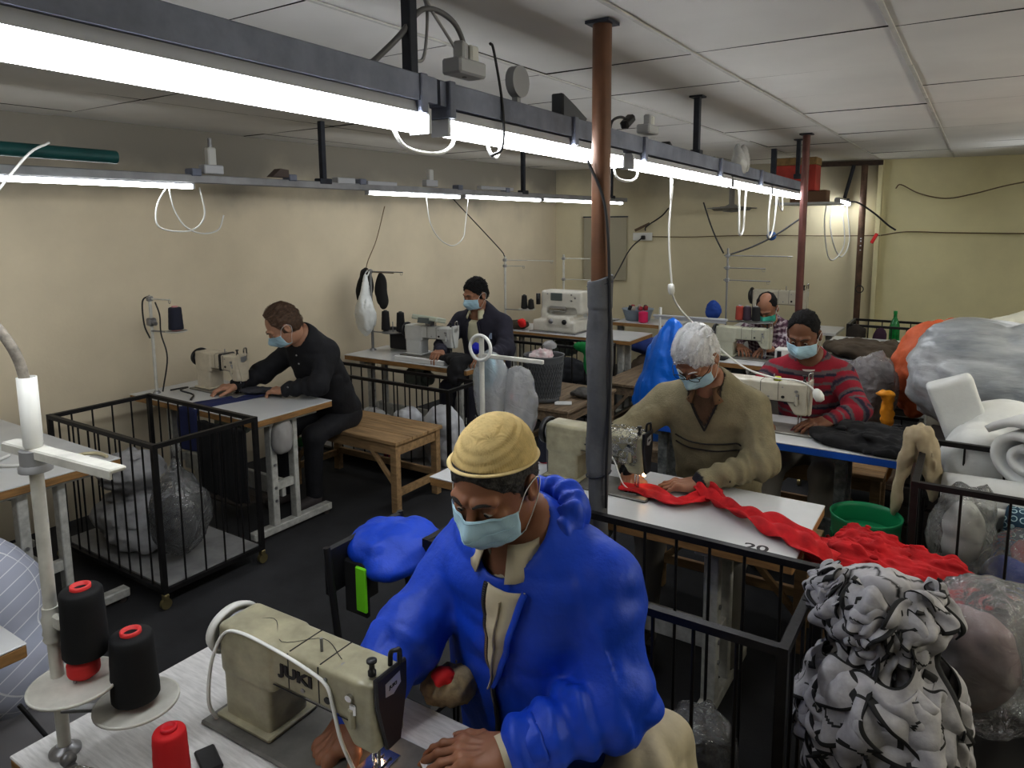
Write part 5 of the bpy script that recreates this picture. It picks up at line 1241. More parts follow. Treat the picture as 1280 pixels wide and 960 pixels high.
# ------------------------------------------------------------------ table with the red cloth
T2 = sewing_table('white sewing table with red cloth running over its chipped corner', -1.93, -.43, 2.28, 2.84, legs_x=(-1.80, -.74))
M2 = sewing_machine('khaki lockstitch machine beside the wrapped pole, its head under clear film', (-1.27, 2.585, .76), khaki, rz=.0, face=M('black end plate', (.012, .011, .016), .3), bedcol=m_bedgrey, dirt=.3, wheel='black'); M2.scale = (1, 1, .84)
def f(P): return np.abs(rbox(P, (.10, .0, .225), (.10, .062, .085), .03) + .012 * (ridge(P, 30) - .5)) - .0012
sdf_obj(f, (-.03, -.09, .1), (.23, .09, .34), .0055, 'film_wrap', film_c, M2)
MB().tube(smooth_path([(.03, -.056, .30), (.06, -.06, .22), (.10, -.06, .16), (.13, -.05, .06), (.15, -.03, .02)], 6), .003, 6).build('thread_conduit', m_cable_w, M2)
bulb = M('needle lamp glow', (1, .9, .7), .4, emit=(1, .62, .32, 14))
MB().lathe([(0, 0), (.006, .003), (.007, .014), (0, .018)], (.19, .03, .07), (0, 0, 1), n=12).build('needle_lamp', bulb, M2)
MB().lathe([(0, 0), (.006, .003), (.007, .014), (0, .018)], (.152, .03, .045), (0, 0, 1), n=12).build('needle_lamp', bulb, mF)
m_red = M('scarlet jersey', (.50, .008, .014), .8, nz=(11, .35), bump=(45, .6, .006))
strip_cloth([(-1.16, 2.56, .772), (-1.04, 2.58, .772), (-.93, 2.53, .774), (-.87, 2.56, .776), (-.82, 2.68, .780), (-.86, 2.72, .778), (-.90, 2.70, .775)], [.06, .10, .09, .07, .08, .09, .07], m_red, 'scarlet cloth piece under the needle by the wrapped pole', wav=.006)
strip_cloth([(-.90, 2.70, .776), (-.84, 2.66, .790), (-.76, 2.60, .780), (-.66, 2.53, .778), (-.56, 2.49, .778), (-.46, 2.45, .776), (-.40, 2.42, .755), (-.34, 2.42, .71)], [.05, .07, .09, .08, .11, .13, .15, .16], m_red, 'long scarlet cloth strip trailing across the white table', wav=.014)
heap('heap of scarlet cloth fallen past the table corner', [((-.30, 2.62, .66), (.16, .16, .07)), ((-.14, 2.66, .65), (.20, .15, .065)), ((.02, 2.66, .62), (.15, .10, .05)), ((-.28, 2.75, .68), (.10, .10, .06))], m_red, 'cloth_heap', 'cloth', res=.006, fold=.045, fs=19, stretch=(.5, 1.5, 1), smooth=0)
t = thing('side_table', 'low timber side table under the scarlet heap', 'table', (-.20, 2.72, 0)); MB().box((0, 0, .585), (.40, .36, .02), bev=.003).build('top', m_wood, t)
for sx in (-1, 1):
    for sy in (-1, 1): MB().box((sx * .17, sy * .15, .2875), (.045, .045, .575), bev=.003).build('leg', m_wood, t)
tag(text_mesh('20', .062, m_ink, Matrix.Translation((-.56, 2.335, .7606)) @ Matrix.Rotation(.10, 4, 'Z'), 'painted_number', None, ext=.0003, bold=.0012, sx=1.3), 'black number 20 painted on the table top edge', 'number')
for k, (x, y, lb) in enumerate([(-1.60, 2.70, 'dark thread cone with red tip left of the khaki machine by the pole'), (-1.76, 2.72, 'dark blue thread cone behind the white loop stand')]):
    cone_thread(lb, (x, y, .7605), (.012, .014, .03), h=.155, r0=.032, r1=.026, core=(.7, .03, .10), group='dark cones on the red cloth table')
S2 = thread_stand('white thread stand with a round loop on the left end of the red cloth table', (-1.80, 2.50, .76), .60, [], [], r=.0115)
mb = MB(); mb.tube([(.055 * math.cos(a) - .0, -.01, .545 + .055 * math.sin(a)) for a in [k * PI / 14 for k in range(28)]], .008, 8, closed=True); mb.build('loop', m_white_p, S2)
mb = MB(); mb.box((.15, .0, .51), (.33, .018, .018), bev=.003); mb.build('guide_bar', m_standw, S2)
mb = MB(); mb.tube(smooth_path([(-.035, -.01, .235), (-.015, -.015, .215), (0, -.016, .222), (.015, -.015, .215), (.035, -.01, .235)], 5), .006, 6); mb.cyl((0, -.015, .2), (0, -.015, .23), .008); mb.build('wing_nut', m_black_p, S2)
bag('thin milky plastic bag with a blue lining hung from the white loop stand', (-1.835, 2.61, 1.09), (.095, .06, .20), film_w2, name='carrier_bag', content=(M('sky blue film', (.28, .55, .66), .4), (-.015, 0, .09), (.055, .03, .11)), base=.88)
bag('crumpled milky plastic bag hung on the right of the white loop stand', (-1.70, 2.65, 1.02), (.105, .06, .19), film_w2, name='carrier_bag', base=.84)
# front rail trolley at the red cloth table
cage('black rail trolley in front of the red cloth table', -1.42, -.325, 1.66, 2.13, .835, gap=.11, board=False, mid=None)
bag('crumpled clear plastic bag inside the trolley by the white table leg', (-.62, 1.95, .22), (.14, .14, .18), film_c, fold=.04)
heap('dark bundle of cloth on the floor of the trolley', [((-.55, 1.82, .13), (.2, .12, .07))], M('slate cloth', (.06, .065, .08), .8), 'cloth_bundle', 'cloth', fold=.02)
tag(MB().box((-.9, 1.9, .105), (.95, .42, .012)).build('floor_panel', M('dark board', (.03, .03, .035), .8)), 'dark board lying on the base of the trolley', 'board')

# ------------------------------------------------------------------ table of the red jumper, blue edged
T3 = sewing_table('sewing table with a bright blue edge under black cloth', -1.55, -.24, 3.56, 4.08, edge=m_edgeb, legs_x=(-1.42, -.50), legmat=M('printed film on leg', (.30, .32, .32), .5, nz=(30, .9, 3), col2=(.05, .06, .07)))
M3 = sewing_machine('cream lockstitch machine with a yellow cap on the blue edged table', (-.90, 3.80, .76), cream, dirt=.12, wheel='black', text=False); M3.scale = (1.05, 1, .90)
MB().lathe([(0, 0), (.018, 0), (.019, .010), (.016, .022), (0, .023)], (.06, -.0, .287), n=18).build('yellow_cap', M('lime yellow cap', (.45, .50, .03), .4), M3)
mb = MB(); mb.lathe([(0, 0), (.012, .004), (.022, .02), (.026, .045), (.02, .07), (0, .078)], (.245, -.045, .275), (.4, -.2, -1), n=18); mb.build('lamp_pod', m_white_p, M3)
cable([(-1.30, 3.45, 2.02), (-1.31, 3.44, 1.8), (-1.30, 3.46, 1.56), (-1.29, 3.52, 1.42), (-1.19, 3.70, 1.24), (-1.02, 3.78, 1.08), (-.86, 3.78, 1.035), (-.75, 3.77, 1.035), (-.68, 3.76, 1.02), (-.64, 3.75, .99)], .0052, m_cable_w, 'white flex dropping from the central lights to the lamp of the cream machine')
tag(MB().lathe([(0, 0), (.014, .003), (.017, .02), (.017, .04), (.012, .055), (0, .06)], (-1.30, 3.455, 1.53), (0, .25, -1), n=16).build('inline_plug', m_white_p), 'white plug socket joint halfway down the hanging flex', 'plug')
m_blk = M('black jersey', (.010, .010, .012), .85, nz=(9, .5), bump=(40, .4, .005))
heap('rumpled black cloth spread over the blue edged table', [((-.54, 3.70, .785), (.12, .10, .035)), ((-.42, 3.78, .79), (.16, .14, .045)), ((-.28, 3.75, .79), (.16, .15, .055)), ((-.34, 3.66, .775), (.2, .09, .035))], m_blk, 'black_cloth', 'cloth', res=.007, fold=.040, fs=13, stretch=(.6, 1.4, 1), base=.762, smooth=0)
heap('end of the black cloth hanging off the blue edged table', [((-.17, 3.74, .72), (.06, .15, .09)), ((-.15, 3.72, .60), (.045, .12, .10))], m_blk, 'hanging_black_cloth', 'cloth', res=.009, fold=.02, fs=15)
bench('bench behind the blue edged table under the man in the striped jumper', -1.1, -.35, 4.18, 4.50, .46)
bench('bench behind the red cloth table under the white haired man', -1.3, -.5, 3.02, 3.32, .46)
# basket, tan cloth
m_gb = M('green basket plastic', (.006, .22, .09), .45)
t = thing('waste_basket', 'green woven plastic basket under the blue edged table end', 'basket', (-.335, 3.30, 0))
def weave_basket(t, r0, r1, h, mat, rows=16, n=44, th=.004):
    mb = MB()
    for sgn in (1, -1):
        for k in range(n):
            pts = []
            for j in range(7):
                v = j / 6; a = 2 * PI * k / n + sgn * v * .55; r = r0 + (r1 - r0) * (.1 + .75 * v) + .0015 * sgn; pts.append((r * math.cos(a), r * math.sin(a), h * (.1 + .75 * v)))
            mb.tube(pts, th, 4)
    mb.build('lattice_wall', mat, t)
    mb = MB(); mb.lathe([(0, .004), (r0, .004), (r0 + (r1 - r0) * .12, h * .12), (r0 + (r1 - r0) * .1 - .004, h * .12), (r0 - .006, .01), (0, .01)], n=40); mb.build('base', mat, t)
    mb = MB(); mb.lathe([(r0 + (r1 - r0) * .84, h * .84), (r1 * 1.0, h * .97), (r1 * 1.04, h), (r1 * 1.0, h * 1.005), (r1 * .95, h * .97), (r0 + (r1 - r0) * .82, h * .84)], n=40); mb.build('rim', mat, t)
    mb = MB(); mb.lathe([(r0 * .97, .01), (r0 + (r1 - r0) * .86 - .006, h * .86)], n=40); mb.build('inner_wall', mat, t)
weave_basket(t, .105, .14, .58, m_gb)
heap('tan cloth slung over a grey post beside the green basket', [((-.165, 3.42, .93), (.05, .05, .045)), ((-.13, 3.43, .86), (.035, .05, .10)), ((-.10, 3.43, .76), (.03, .05, .12)), ((-.20, 3.41, .84), (.025, .05, .10)), ((-.225, 3.40, .72), (.02, .04, .12)), ((-.235, 3.40, .62), (.015, .03, .07))], M('tan cotton cloth', (.42, .35, .24), .85, nz=(10, .2)), 'draped_cloth', 'cloth', res=.007, fold=.012, fs=20, k=.04, stretch=(1.6, 1.6, .4))
tag(MB().box((-.165, 3.44, .44), (.04, .04, .88), bev=.004).box((-.165, 3.44, .02), (.2, .3, .03), bev=.004).build('grey_post', m_steel), 'grey steel post under the slung tan cloth', 'post')

# ------------------------------------------------------------------ station by the wall: man in black
T1 = sewing_table('white sewing table at the side wall with navy cloth across it', -4.57, -3.31, 2.42, 3.0, legs_x=(-4.42, -3.42))
M1 = sewing_machine('cream lockstitch machine with a black band at the side wall', (-4.11, 2.80, .76), (.60, .54, .43), dirt=.12, wheel='black', text=False); M1.scale = (1, 1, .88)
def fbn(P): return rbox(P, (.045, 0, .232), (.012, .058, .064), .01)
sdf_obj(fbn, (.02, -.07, .15), (.07, .07, .31), .005, 'black_band', m_black_p, M1)
m_navy = M('navy jersey', (.018, .026, .10), .85, nz=(8, .2))
strip_cloth([(-3.74, 2.98, .772), (-3.80, 2.86, .772), (-3.86, 2.66, .768), (-3.90, 2.46, .768), (-3.905, 2.405, .755), (-3.905, 2.395, .68), (-3.905, 2.395, .50)], [.14, .15, .16, .17, .17, .17, .17], m_navy, 'navy cloth strip running over the table edge at the side wall', wav=.003, across=(1, .1, 0))
heap('grey cloth bunched under the hands of the man in black', [((-3.88, 2.84, .785), (.10, .07, .022)), ((-3.74, 2.90, .785), (.09, .05, .02))], M('charcoal cloth', (.05, .05, .06), .85), 'cloth', 'cloth', res=.007, fold=.012, fs=22, base=.765)
S3 = thread_stand('white thread stand holding one dark cone at the side wall', (-4.44, 2.53, .76), .64, [(.62, .1, .20)], [(.42, .15, .22, .065)], r=.010)
mb = MB(); mb.tube(smooth_path([(0, 0, .64), (-.05, -.02, .60), (-.05, -.02, .45), (-.03, 0, .36)], 6), .005, 6); mb.tube(smooth_path([(.06, 0, .60), (.10, 0, .52), (.10, 0, .40), (.15, 0, .25), (.07, 0, .02)], 6), .005, 6); mb.build('black_flex', m_cable_b, S3)
mb = MB(); mb.box((0, 0, .47), (.05, .05, .05), bev=.008); mb.cyl((-.04, 0, .48), (.05, 0, .46), .012); mb.build('clamp', m_steel, S3)
cone_thread('dark navy thread cone on the stand at the side wall', (-4.222, 2.563, 1.186), (.012, .014, .03), h=.15, r0=.045, r1=.038, core=(.6, .3, .3), group='dark cones at the wall')
cable([(-4.40, 2.60, .77), (-4.30, 2.66, .79), (-4.22, 2.56, .80), (-4.15, 2.60, .772), (-4.05, 2.52, .77)], .006, m_cable_b, 'black flex and wire tangle beside the machine at the side wall')
B1 = bench('pale timber bench behind the man in black', -4.02, -2.985, 3.21, 3.68, .48)
cage('black rail trolley nearest the side wall, holding bagged cloth', -4.20, -3.19, 1.78, 2.34, .815, gap=.105)
m_stack = M('stacked grey cloth', (.36, .36, .37), .7, nz=(5, .35), bump=(30, .5, .008))
heap('pale grey folded cloth stacked in the trolley at the side wall', [((-3.90, 2.05, .24), (.26, .22, .13)), ((-3.95, 2.08, .46), (.20, .18, .12)), ((-3.72, 1.98, .18), (.2, .15, .08))], m_stack, 'folded_cloth', 'cloth', fold=.03, fs=14, base=.11, stretch=(.6, .6, 2))
bag('clear knotted plastic bag of black cloth in the trolley at the side wall', (-3.40, 2.0, .36), (.155, .16, .23), film_c, knot=.11, content=(m_blk, (-.03, -.02, -.06), (.12, .12, .15)), base=.115, fold=.035)
m_drape = M('near black drape', (.008, .009, .011), .9)
def fd(P): return rbox(P, (-3.56, 2.385, .50), (.22, .018, .22), .01) + .018 * (ridge(P, (14, 14, 2)) - .55)
tag(sdf_obj(fd, (-3.85, 2.33, .24), (-3.30, 2.44, .76), .009, 'hanging_cloth', m_drape), 'wide black cloth hanging from the table edge behind the trolley rails', 'cloth')
tag(MB().box((-3.78, 2.30, .18), (.02, .02, .1)).build('hook', m_steel), 'small steel hook on the trolley floor', 'hook')
bag('grey cloth pouch hanging from the table leg at the side wall', (-3.37, 2.66, .60), (.055, .07, .12), M('light grey pouch', (.36, .35, .34), .8), name='cloth_pouch', fold=.02)
bag('small green and white packet under the table at the side wall', (-3.86, 3.2, .34), (.03, .03, .04), M('green packet', (.03, .22, .05), .5), name='packet', cat='packet', fold=.01, res=.007)
t = thing('drinking_cup', 'pink plastic tumbler on the floor by the far trolley', 'cup', (-3.60, 3.78, .12)); MB().lathe([(0, 0), (.026, 0), (.036, .12), (.033, .12), (.024, .006), (0, .006)], n=20).build('tumbler', M('pink plastic', (.75, .02, .16), .3), t); MB().lathe([(.036, .118), (.041, .122), (.036, .126)], n=20).build('lip', M('pink plastic', (.75, .02, .16), .3), t)
# far trolley behind the bench
cage('black rail trolley behind the timber bench, full of white bags', -4.38, -2.98, 3.74, 4.08, .70, gap=.115)
for k, (x, z, lb) in enumerate([(-3.15, .30, 'white sack at the bench end inside the far trolley'), (-3.5, .26, 'white sack in the middle of the far trolley'), (-3.85, .24, 'pale sack toward the wall inside the far trolley')]):
    bag(lb, (x, 3.90, z), (.19, .13, z - .04), M('white woven sack', (.60, .61, .64), .6, nz=(5, .2), bump=(30, .5, .006)) if k < 2 else film_w, name='sack', cat='sack', fold=.03, group='sacks in the far trolley', base=.11)
# table in front of the wall trolley (left edge of view)
T0 = sewing_table('white table top with ply edge at the left border of the view', -4.62, -3.335, 1.12, 1.70, legs_x=(-4.45, -3.45))
for k, z in enumerate((.30, .36)): pass
cable([(-3.45, 1.62, .768), (-3.52, 1.50, .772), (-3.62, 1.45, .772), (-3.60, 1.38, .77), (-3.72, 1.32, .77), (-3.8, 1.42, .77)], .008, m_cable_w, 'white flex and tags lying on the table at the left border')
cable([(-3.36, 1.60, .768), (-3.42, 1.56, .778), (-3.50, 1.60, .775), (-3.47, 1.66, .77), (-3.38, 1.66, .77)], .008, M('cream cord', (.60, .54, .36), .6), 'cream cord end on the corner of the table at the left border')
# low quilted bundle and the stub of table at the lower left
m_quilt = M('white quilted cloth', (.50, .52, .60), .8)
nt = m_quilt.node_tree; N = nt.nodes; br = N.new('ShaderNodeTexBrick'); br.offset = 0; br.inputs['Scale'].default_value = 13; br.inputs['Mortar Size'].default_value = .025; br.inputs['Brick Width'].default_value = .7; br.inputs['Row Height'].default_value = .6
br.inputs['Color1'].default_value = (.42, .45, .55, 1); br.inputs['Color2'].default_value = (.46, .48, .58, 1); br.inputs['Mortar'].default_value = (.75, .76, .80, 1)
tcx = N.new('ShaderNodeTexCoord'); mpx = N.new('ShaderNodeMapping'); mpx.inputs['Rotation'].default_value = (1.2, .3, .5); nt.links.new(tcx.outputs['Object'], mpx.inputs[0]); nt.links.new(mpx.outputs[0], br.inputs['Vector']); nt.links.new(br.outputs[0], N['Principled BSDF'].inputs['Base Color'])
heap('white quilted bundle on the floor below the left border table', [((-3.22, 1.02, .30), (.30, .26, .34)), ((-3.05, 1.05, .16), (.24, .22, .20)), ((-3.3, .95, .52), (.22, .2, .16))], m_quilt, 'quilted_bundle', 'bundle', fold=.012, fs=7, base=.0)
heap('grey sheet spread on the floor at the lower left', [((-2.75, 1.10, .03), (.34, .28, .05)), ((-2.55, .95, .03), (.25, .2, .04))], M('grey floor sheet', (.17, .165, .17), .8), 'floor_sheet', 'cloth', fold=.02, fs=5, base=.0)
T00 = sewing_table('white table corner with black cloth at the lower left border', -3.2, -2.035, .18, .755, motor=False, cross=False, legs_x=(-3.0, -2.5))
heap('folded black cloth on the table corner at the lower left', [((-2.22, .62, .80), (.13, .12, .05)), ((-2.35, .55, .80), (.15, .15, .055))], m_blk, 'black_cloth', 'cloth', fold=.012, fs=10, base=.762)
cable([(-2.2, .78, .5), (-2.1, .90, .2), (-1.95, .95, .04), (-1.8, .90, .012)], .006, m_cable_b, 'black flex trailing to the floor at the lower left')
# ------------------------------------------------------------------ right side: trimmed garments, bags, trolley, bales
m_gar = M('pale grey jersey', (.40, .39, .405), .8, nz=(16, .35), bump=(50, .4, .004))  # mottling also puts fold shading into the jersey colour
m_trim = M('black binding', (.012, .012, .013), .7)
t = thing('wooden_stool', 'rough timber stool carrying the pile of black trimmed garments', 'stool', (-.10, 1.84, 0))
MB().box((0, 0, .37), (.36, .36, .03), bev=.004).build('seat', m_wood, t)
for sx in (-1, 1):
    for sy in (-1, 1): MB().box((sx * .15, sy * .15, .178), (.045, .045, .355), bev=.003).build('leg', m_wood, t)
r5 = random.Random(11)
def gcore(P): return smin(ell(P, (-.13, 1.87, .58), (.155, .15, .24)), ell(P, (-.15, 1.91, .88), (.125, .12, .105)), .05)
def garment(d0, z, rz, w, l, seed, off):
    """cut panel with bound edges lying on the pile: laid onto the core, hanging down from its top edge"""
    rr = random.Random(seed); a, b, d, e = [rr.uniform(0, 6) for _ in range(4)]; mb = MB(); pts = []
    c0 = V((-.13, 1.87, 0)) if z < .80 else V((-.15, 1.91, 0))
    n = 36
    for j in range(n + 1):
        for i in range(n + 1):
            u, v = i / n - .5, j / n; x = u * w * (1 + .35 * math.sin(v * 4 + a)); y = v * l
            x, y = x * math.cos(rz) - y * math.sin(rz), x * math.sin(rz) + y * math.cos(rz)
            ang = d0 + x / .15; h = z - y; h = min(h, (.965 if z >= .80 else .95) - .25 * max(0, h - .965)); dr = V((math.cos(ang), math.sin(ang), 0))
            rad = .19
            for _ in range(7):
                p = c0 + dr * rad + V((0, 0, h)); rad -= float(gcore(np.array([tuple(p)], np.float32))[0]) * .85
                if rad < .05: rad = .05; break
            k = off + .013 * math.sin(u * 10 + a + v * 2) + .009 * math.sin(v * 8 + b + u * 5) + .003 * math.sin(u * 19 + d - v * 8) + .012 * max(0, v - .6)
            pts.append(c0 + dr * (rad + k) + V((0, 0, h + (.02 * math.sin(u * 9 + e) if v < .2 else 0))))
    def inside(u, v):
        q = math.hypot((u - .5) * 2, (v - .60) * 2.4)
        return 1 if (u < .06 or u > .94 or v > .95 or v < .04 or (.34 < q < .42 and seed % 3)) else 0
    fs = []; 
    mb.v = [tuple(p) for p in pts]
    for j in range(n):
        for i in range(n): k = j * (n + 1) + i; mb.f.append((k, k + 1, k + n + 2, k + n + 1)); mb.mi.append(inside((i + .5) / n, (j + .5) / n)); mb.sm.append(True)
    return mb.build('trimmed_garment', [m_gar, m_trim], solid=.004, offset=0)
for k in range(58):
    low = k < 34; f = (k / 33) if low else (k - 34) / 23
    z = (.50 + .30 * f) if low else (.85 + .15 * f); d0 = r5.uniform(-3.3, .5)
    w, l = (r5.uniform(.12, .19), r5.uniform(.12, .21)) if low else (r5.uniform(.08, .13), r5.uniform(.08, .14))
    o = garment(d0, z, r5.uniform(-.9, .9), w, l, k * 7 + 1, .010 + .028 * f)
    tag(o, 'pale grey garment with black binding in the tall pile beside the red cloth', 'garment', 'black trimmed garments in the pile')
def c_core(P): 
    n = ridge(P, (16, 16, 22), 4); c = np.tile(A3(.42, .41, .43), (len(P), 1)); c[n > .90] = A3(.012, .012, .013); c[n < .10] = A3(.16, .16, .17); return c  # blotches stand for black binding and for crevice shade painted into the colour
heap('inner bulk of the pile of black trimmed garments', [((-.13, 1.87, .58), (.15, .15, .23)), ((-.15, 1.91, .88), (.12, .12, .10))], M('grey jersey with binding and painted crevice shade', (.4, .4, .4), .8, attr='Col', nz=(12, .2)), 'garment_bundle', 'garments', fold=.040, fs=13, base=.387, cols=c_core, res=.008, smooth=0)
# clear bags behind the pile
bag('big clear bag of pale cloth behind the garment pile, mostly crumpled film', (.10, 2.22, .68), (.19, .17, .22), film_c, content=(M('pinkish cloth', (.42, .30, .31), .8, nz=(7, .3)), (-.05, -.02, -.03), (.13, .12, .15)), base=.40, fold=.045)
bag('flattened clear bag sliding off the big clear bag', (.26, 2.35, .62), (.18, .17, .20), film_c, fold=.045, base=.40)
t = thing('storage_box', 'dark crate under the clear bags at the right border', 'crate', (.24, 2.25, 0)); MB().box((0, 0, .19), (.62, .5, .38), bev=.008).build('body', M('dark crate board', (.015, .013, .012), .8), t); MB().box((0, 0, .387), (.64, .52, .016), bev=.003).build('lid', M('dark crate board', (.015, .013, .012), .8), t)
tag(MB().box((-.04, 2.12, .30), (.16, .02, .50), bev=.003).build('timber_board', m_wood), 'pale timber board leaning in front of the dark crate', 'board')
# trolley at right with bags and rolls
cage('black rail trolley at the right border, full of film bags and rolls', -.145, 1.05, 2.99, 3.62, .855, gap=.155, board=True)
bag('clear bag inside the right border trolley by its corner post', (.02, 3.18, .64), (.12, .12, .20), film_c, content=(M('off white cloth', (.6, .6, .57), .8), (0, 0, -.02), (.08, .08, .14)), fold=.045, base=.13)
bag('clear bag holding blue and red cloth in the right border trolley', (.26, 3.16, .50), (.20, .13, .22), film_c, fold=.035, base=.12)
heap('blue cloth bundle in the clear bag of the right trolley', [((.17, 3.14, .50), (.09, .07, .08)), ((.28, 3.16, .44), (.10, .07, .08))], M('mid blue cloth', (.03, .08, .42), .8), 'cloth_bundle', 'cloth', fold=.016, fs=20)
heap('bright blue cloth behind the red piece in the right trolley', [((.34, 3.26, .60), (.09, .07, .06))], M('azure cloth', (.02, .13, .55), .8), 'cloth_bundle', 'cloth', fold=.016, fs=20)
heap('red cloth bundle between blue bundles in the right trolley', [((.26, 3.22, .58), (.09, .05, .06))], M('brick red cloth', (.50, .04, .04), .8), 'cloth_bundle', 'cloth', fold=.016, fs=20)
bag('second clear bag low in the right border trolley', (.45, 3.14, .34), (.22, .12, .18), film_c, fold=.04, base=.12)
m_foam = M('white foam sheet', (.66, .67, .66), .75, nz=(5, .08), bump=(70, .25, .004))
m_hex = M('teal dotted cloth', (.03, .10, .15), .8)
nt = m_hex.node_tree; N = nt.nodes; vo = N.new('ShaderNodeTexVoronoi'); vo.inputs['Scale'].default_value = 34; vo.inputs['Randomness'].default_value = .25; rp = N.new('ShaderNodeValToRGB'); rp.color_ramp.interpolation = 'CONSTANT'
rp.color_ramp.elements[0].color = (.03, .09, .13, 1); rp.color_ramp.elements[1].position = .30; rp.color_ramp.elements[1].color = (.45, .60, .62, 1); e = rp.color_ramp.elements.new(.42); e.color = (.02, .06, .10, 1)
tcx = N.new('ShaderNodeTexCoord'); nt.links.new(tcx.outputs['Object'], vo.inputs['Vector']); nt.links.new(vo.outputs['Distance'], rp.inputs[0]); nt.links.new(rp.outputs[0], N['Principled BSDF'].inputs['Base Color'])
def roll(label, a, b, r, turns, mat, name='foam_roll', flat=1.0, core=.02, th=.022, cat='roll', wob=0.0, group=None):
    """rolled sheet seen end-on as a spiral"""
    a, b = V(a), V(b); d = (b - a); L_ = d.length; d = d.normalized(); p, q = frame_of(d); mb = MB(); n = int(turns * 26)
    def fn(u, v):
        ang = u * turns * 2 * PI; rr = core + (r - core) * u
        return a + d * (L_ * v + wob * math.sin(ang * .7) * (1 - 2 * v)) + p * (rr * math.cos(ang)) + q * (rr * flat * math.sin(ang))
    mb.grid(fn, n, 6); return tag(mb.build(name, mat, solid=th, offset=0), label, cat, group)
roll('large loose white foam roll, its spiral end facing out at the right border', (.20, 3.42, .89), (.72, 4.2, .95), .175, 2.4, m_foam, flat=.85, th=.030, wob=.01)
roll('white foam roll with teal dotted cloth lying inside the right trolley', (-.06, 3.40, .70), (.50, 3.34, .735), .105, 2.0, m_foam, th=.025)
roll('teal dotted cloth roll at the right border on the trolley', (.16, 3.30, .66), (.60, 3.22, .66), .070, 2.6, m_hex, th=.012, name='cloth_roll')
def slab(label, c, size, R, mat, name='foam_block', cat='foam', bend=.0):
    def f(P):
        q = to_local(P, c, R); return rbox(q + np.stack([q[:, 1] * 0, q[:, 1] * 0, bend * q[:, 0] ** 2], 1), (0, 0, 0), tuple(s / 2 for s in size), .02) + .006 * (vn(P, 9) - .5)
    m_ = max(size) * .75; return tag(sdf_obj(f, [c[i] - m_ for i in range(3)], [c[i] + m_ for i in range(3)], .009, name, mat), label, cat)
slab('tilted white foam block leaning against the grey film bale', (-.02, 3.98, .90), (.20, .12, .38), frame3(V((.93, .1, .36)).normalized(), V((-.1, .99, 0)).normalized(), V((-.36, -.04, .93)).normalized()), m_foam)
heap('soft white foam sheet folded beneath the tilted foam block', [((.16, 4.05, .86), (.22, .2, .12)), ((.05, 3.80, .70), (.16, .2, .22)), ((.35, 4.1, .60), (.35, .3, .3))], m_foam, 'foam_sheet', 'foam', fold=.02, fs=6, base=.02)
# big shrink wrapped bale, with an orange sack and white sheeting behind
m_bale = M('grey stretch film', (.17, .19, .21), .28, nz=(3.6, .95, 8), col2=(.60, .62, .64), bump=(13, .6, .012), stretch=(.5, 1.2, 2.2))
def fbale(P):
    d = cap(P, (-.02, 4.74, .97), (1.45, 4.46, .88), .325, .33); e = smax(d, -(P - A3(-.30, 4.79, .97)) @ A3(.98, -.18, -.06), .07)
    q = P * A3(.5, 1.4, 1.6); return e + .045 * (ridge(q, 6) - .6) + .014 * (ridge(q, 17) - .5) + .006 * (ridge(q, 34) - .5)
tag(sdf_obj(fbale, (-.5, 4.2, .5), (1.5, 5.2, 1.4), .016, 'wrapped_bale', m_bale), 'big bale in grey stretch film lying at the right border', 'bale')
t = thing('pallet_stack', 'dark stacked boards carrying the grey film bale', 'boards', (.6, 4.6, 0))
for k in range(5): MB().box((0, 0, .06 + .115 * k), (1.7, .62, .1), bev=.006, rz=-.19).build('board', M('dark grimy board', (.06, .05, .045), .8), t)
m_or = M('orange woven sack', (.62, .135, .045), .6, nz=(6, .25), bump=(30, .6, .008))
heap('orange sack squeezed behind the grey film bale', [((-.10, 5.28, .93), (.34, .17, .30)), ((.45, 5.28, 1.06), (.5, .17, .14)), ((1.0, 5.28, .98), (.6, .17, .14)), ((-.30, 5.24, .80), (.15, .14, .24))], m_or, 'orange_sack', 'sack', fold=.045, fs=7, base=.30)
heap('dark support heap under the orange sack', [((.3, 5.2, .25), (.9, .25, .3))], M('dark sacking', (.05, .04, .035), .9), 'dark_sack', 'sack', fold=.02, fs=7, base=.0)
heap('crumpled white plastic sheeting on top behind the orange sack', [((.32, 5.60, 1.20), (.34, .22, .055), frame3(V((.97, 0, .22)), V((0, 1, 0)), V((-.22, 0, .97)))), ((-.02, 5.6, 1.11), (.28, .2, .03)), ((.75, 5.6, 1.18), (.3, .2, .06))], M('off white sheeting', (.68, .68, .58), .5, bump=(12, .5, .01)), 'plastic_sheeting', 'sheet', fold=.025, fs=7)
heap('pale cloth sacks piled up under the white sheeting', [((.35, 5.65, .55), (.6, .22, .58))], M('beige sacks', (.34, .31, .25), .8), 'sack_pile', 'sack', fold=.04, fs=5, base=0)
bag('silvery clear film bag behind the arm of the striped jumper man', (-.52, 5.0, .74), (.15, .13, .27), film('silvery film', (.55, .52, .55), .45, .1, (18, 1.0, .02), .55), fold=.05, content=(M('brownish goods', (.13, .095, .09), .7, nz=(15, .5)), (0, 0, 0), (.12, .10, .22)), base=.25)
heap('orange yellow bag tip beside the black cloth', [((-.42, 4.74, .80), (.055, .03, .018)), ((-.405, 4.75, .72), (.032, .028, .09)), ((-.40, 4.75, .60), (.03, .03, .1)), ((-.40, 4.75, .4), (.05, .05, .16))], M('amber plastic', (.85, .36, .02), .5), 'amber_bag', 'bag', res=.006, fold=.01, fs=25)
t = thing('low_table', 'dark low table under the silvery film bag', 'table', (-.48, 4.95, 0)); MB().box((0, 0, .235), (.5, .5, .03)).build('top', m_woodg, t)
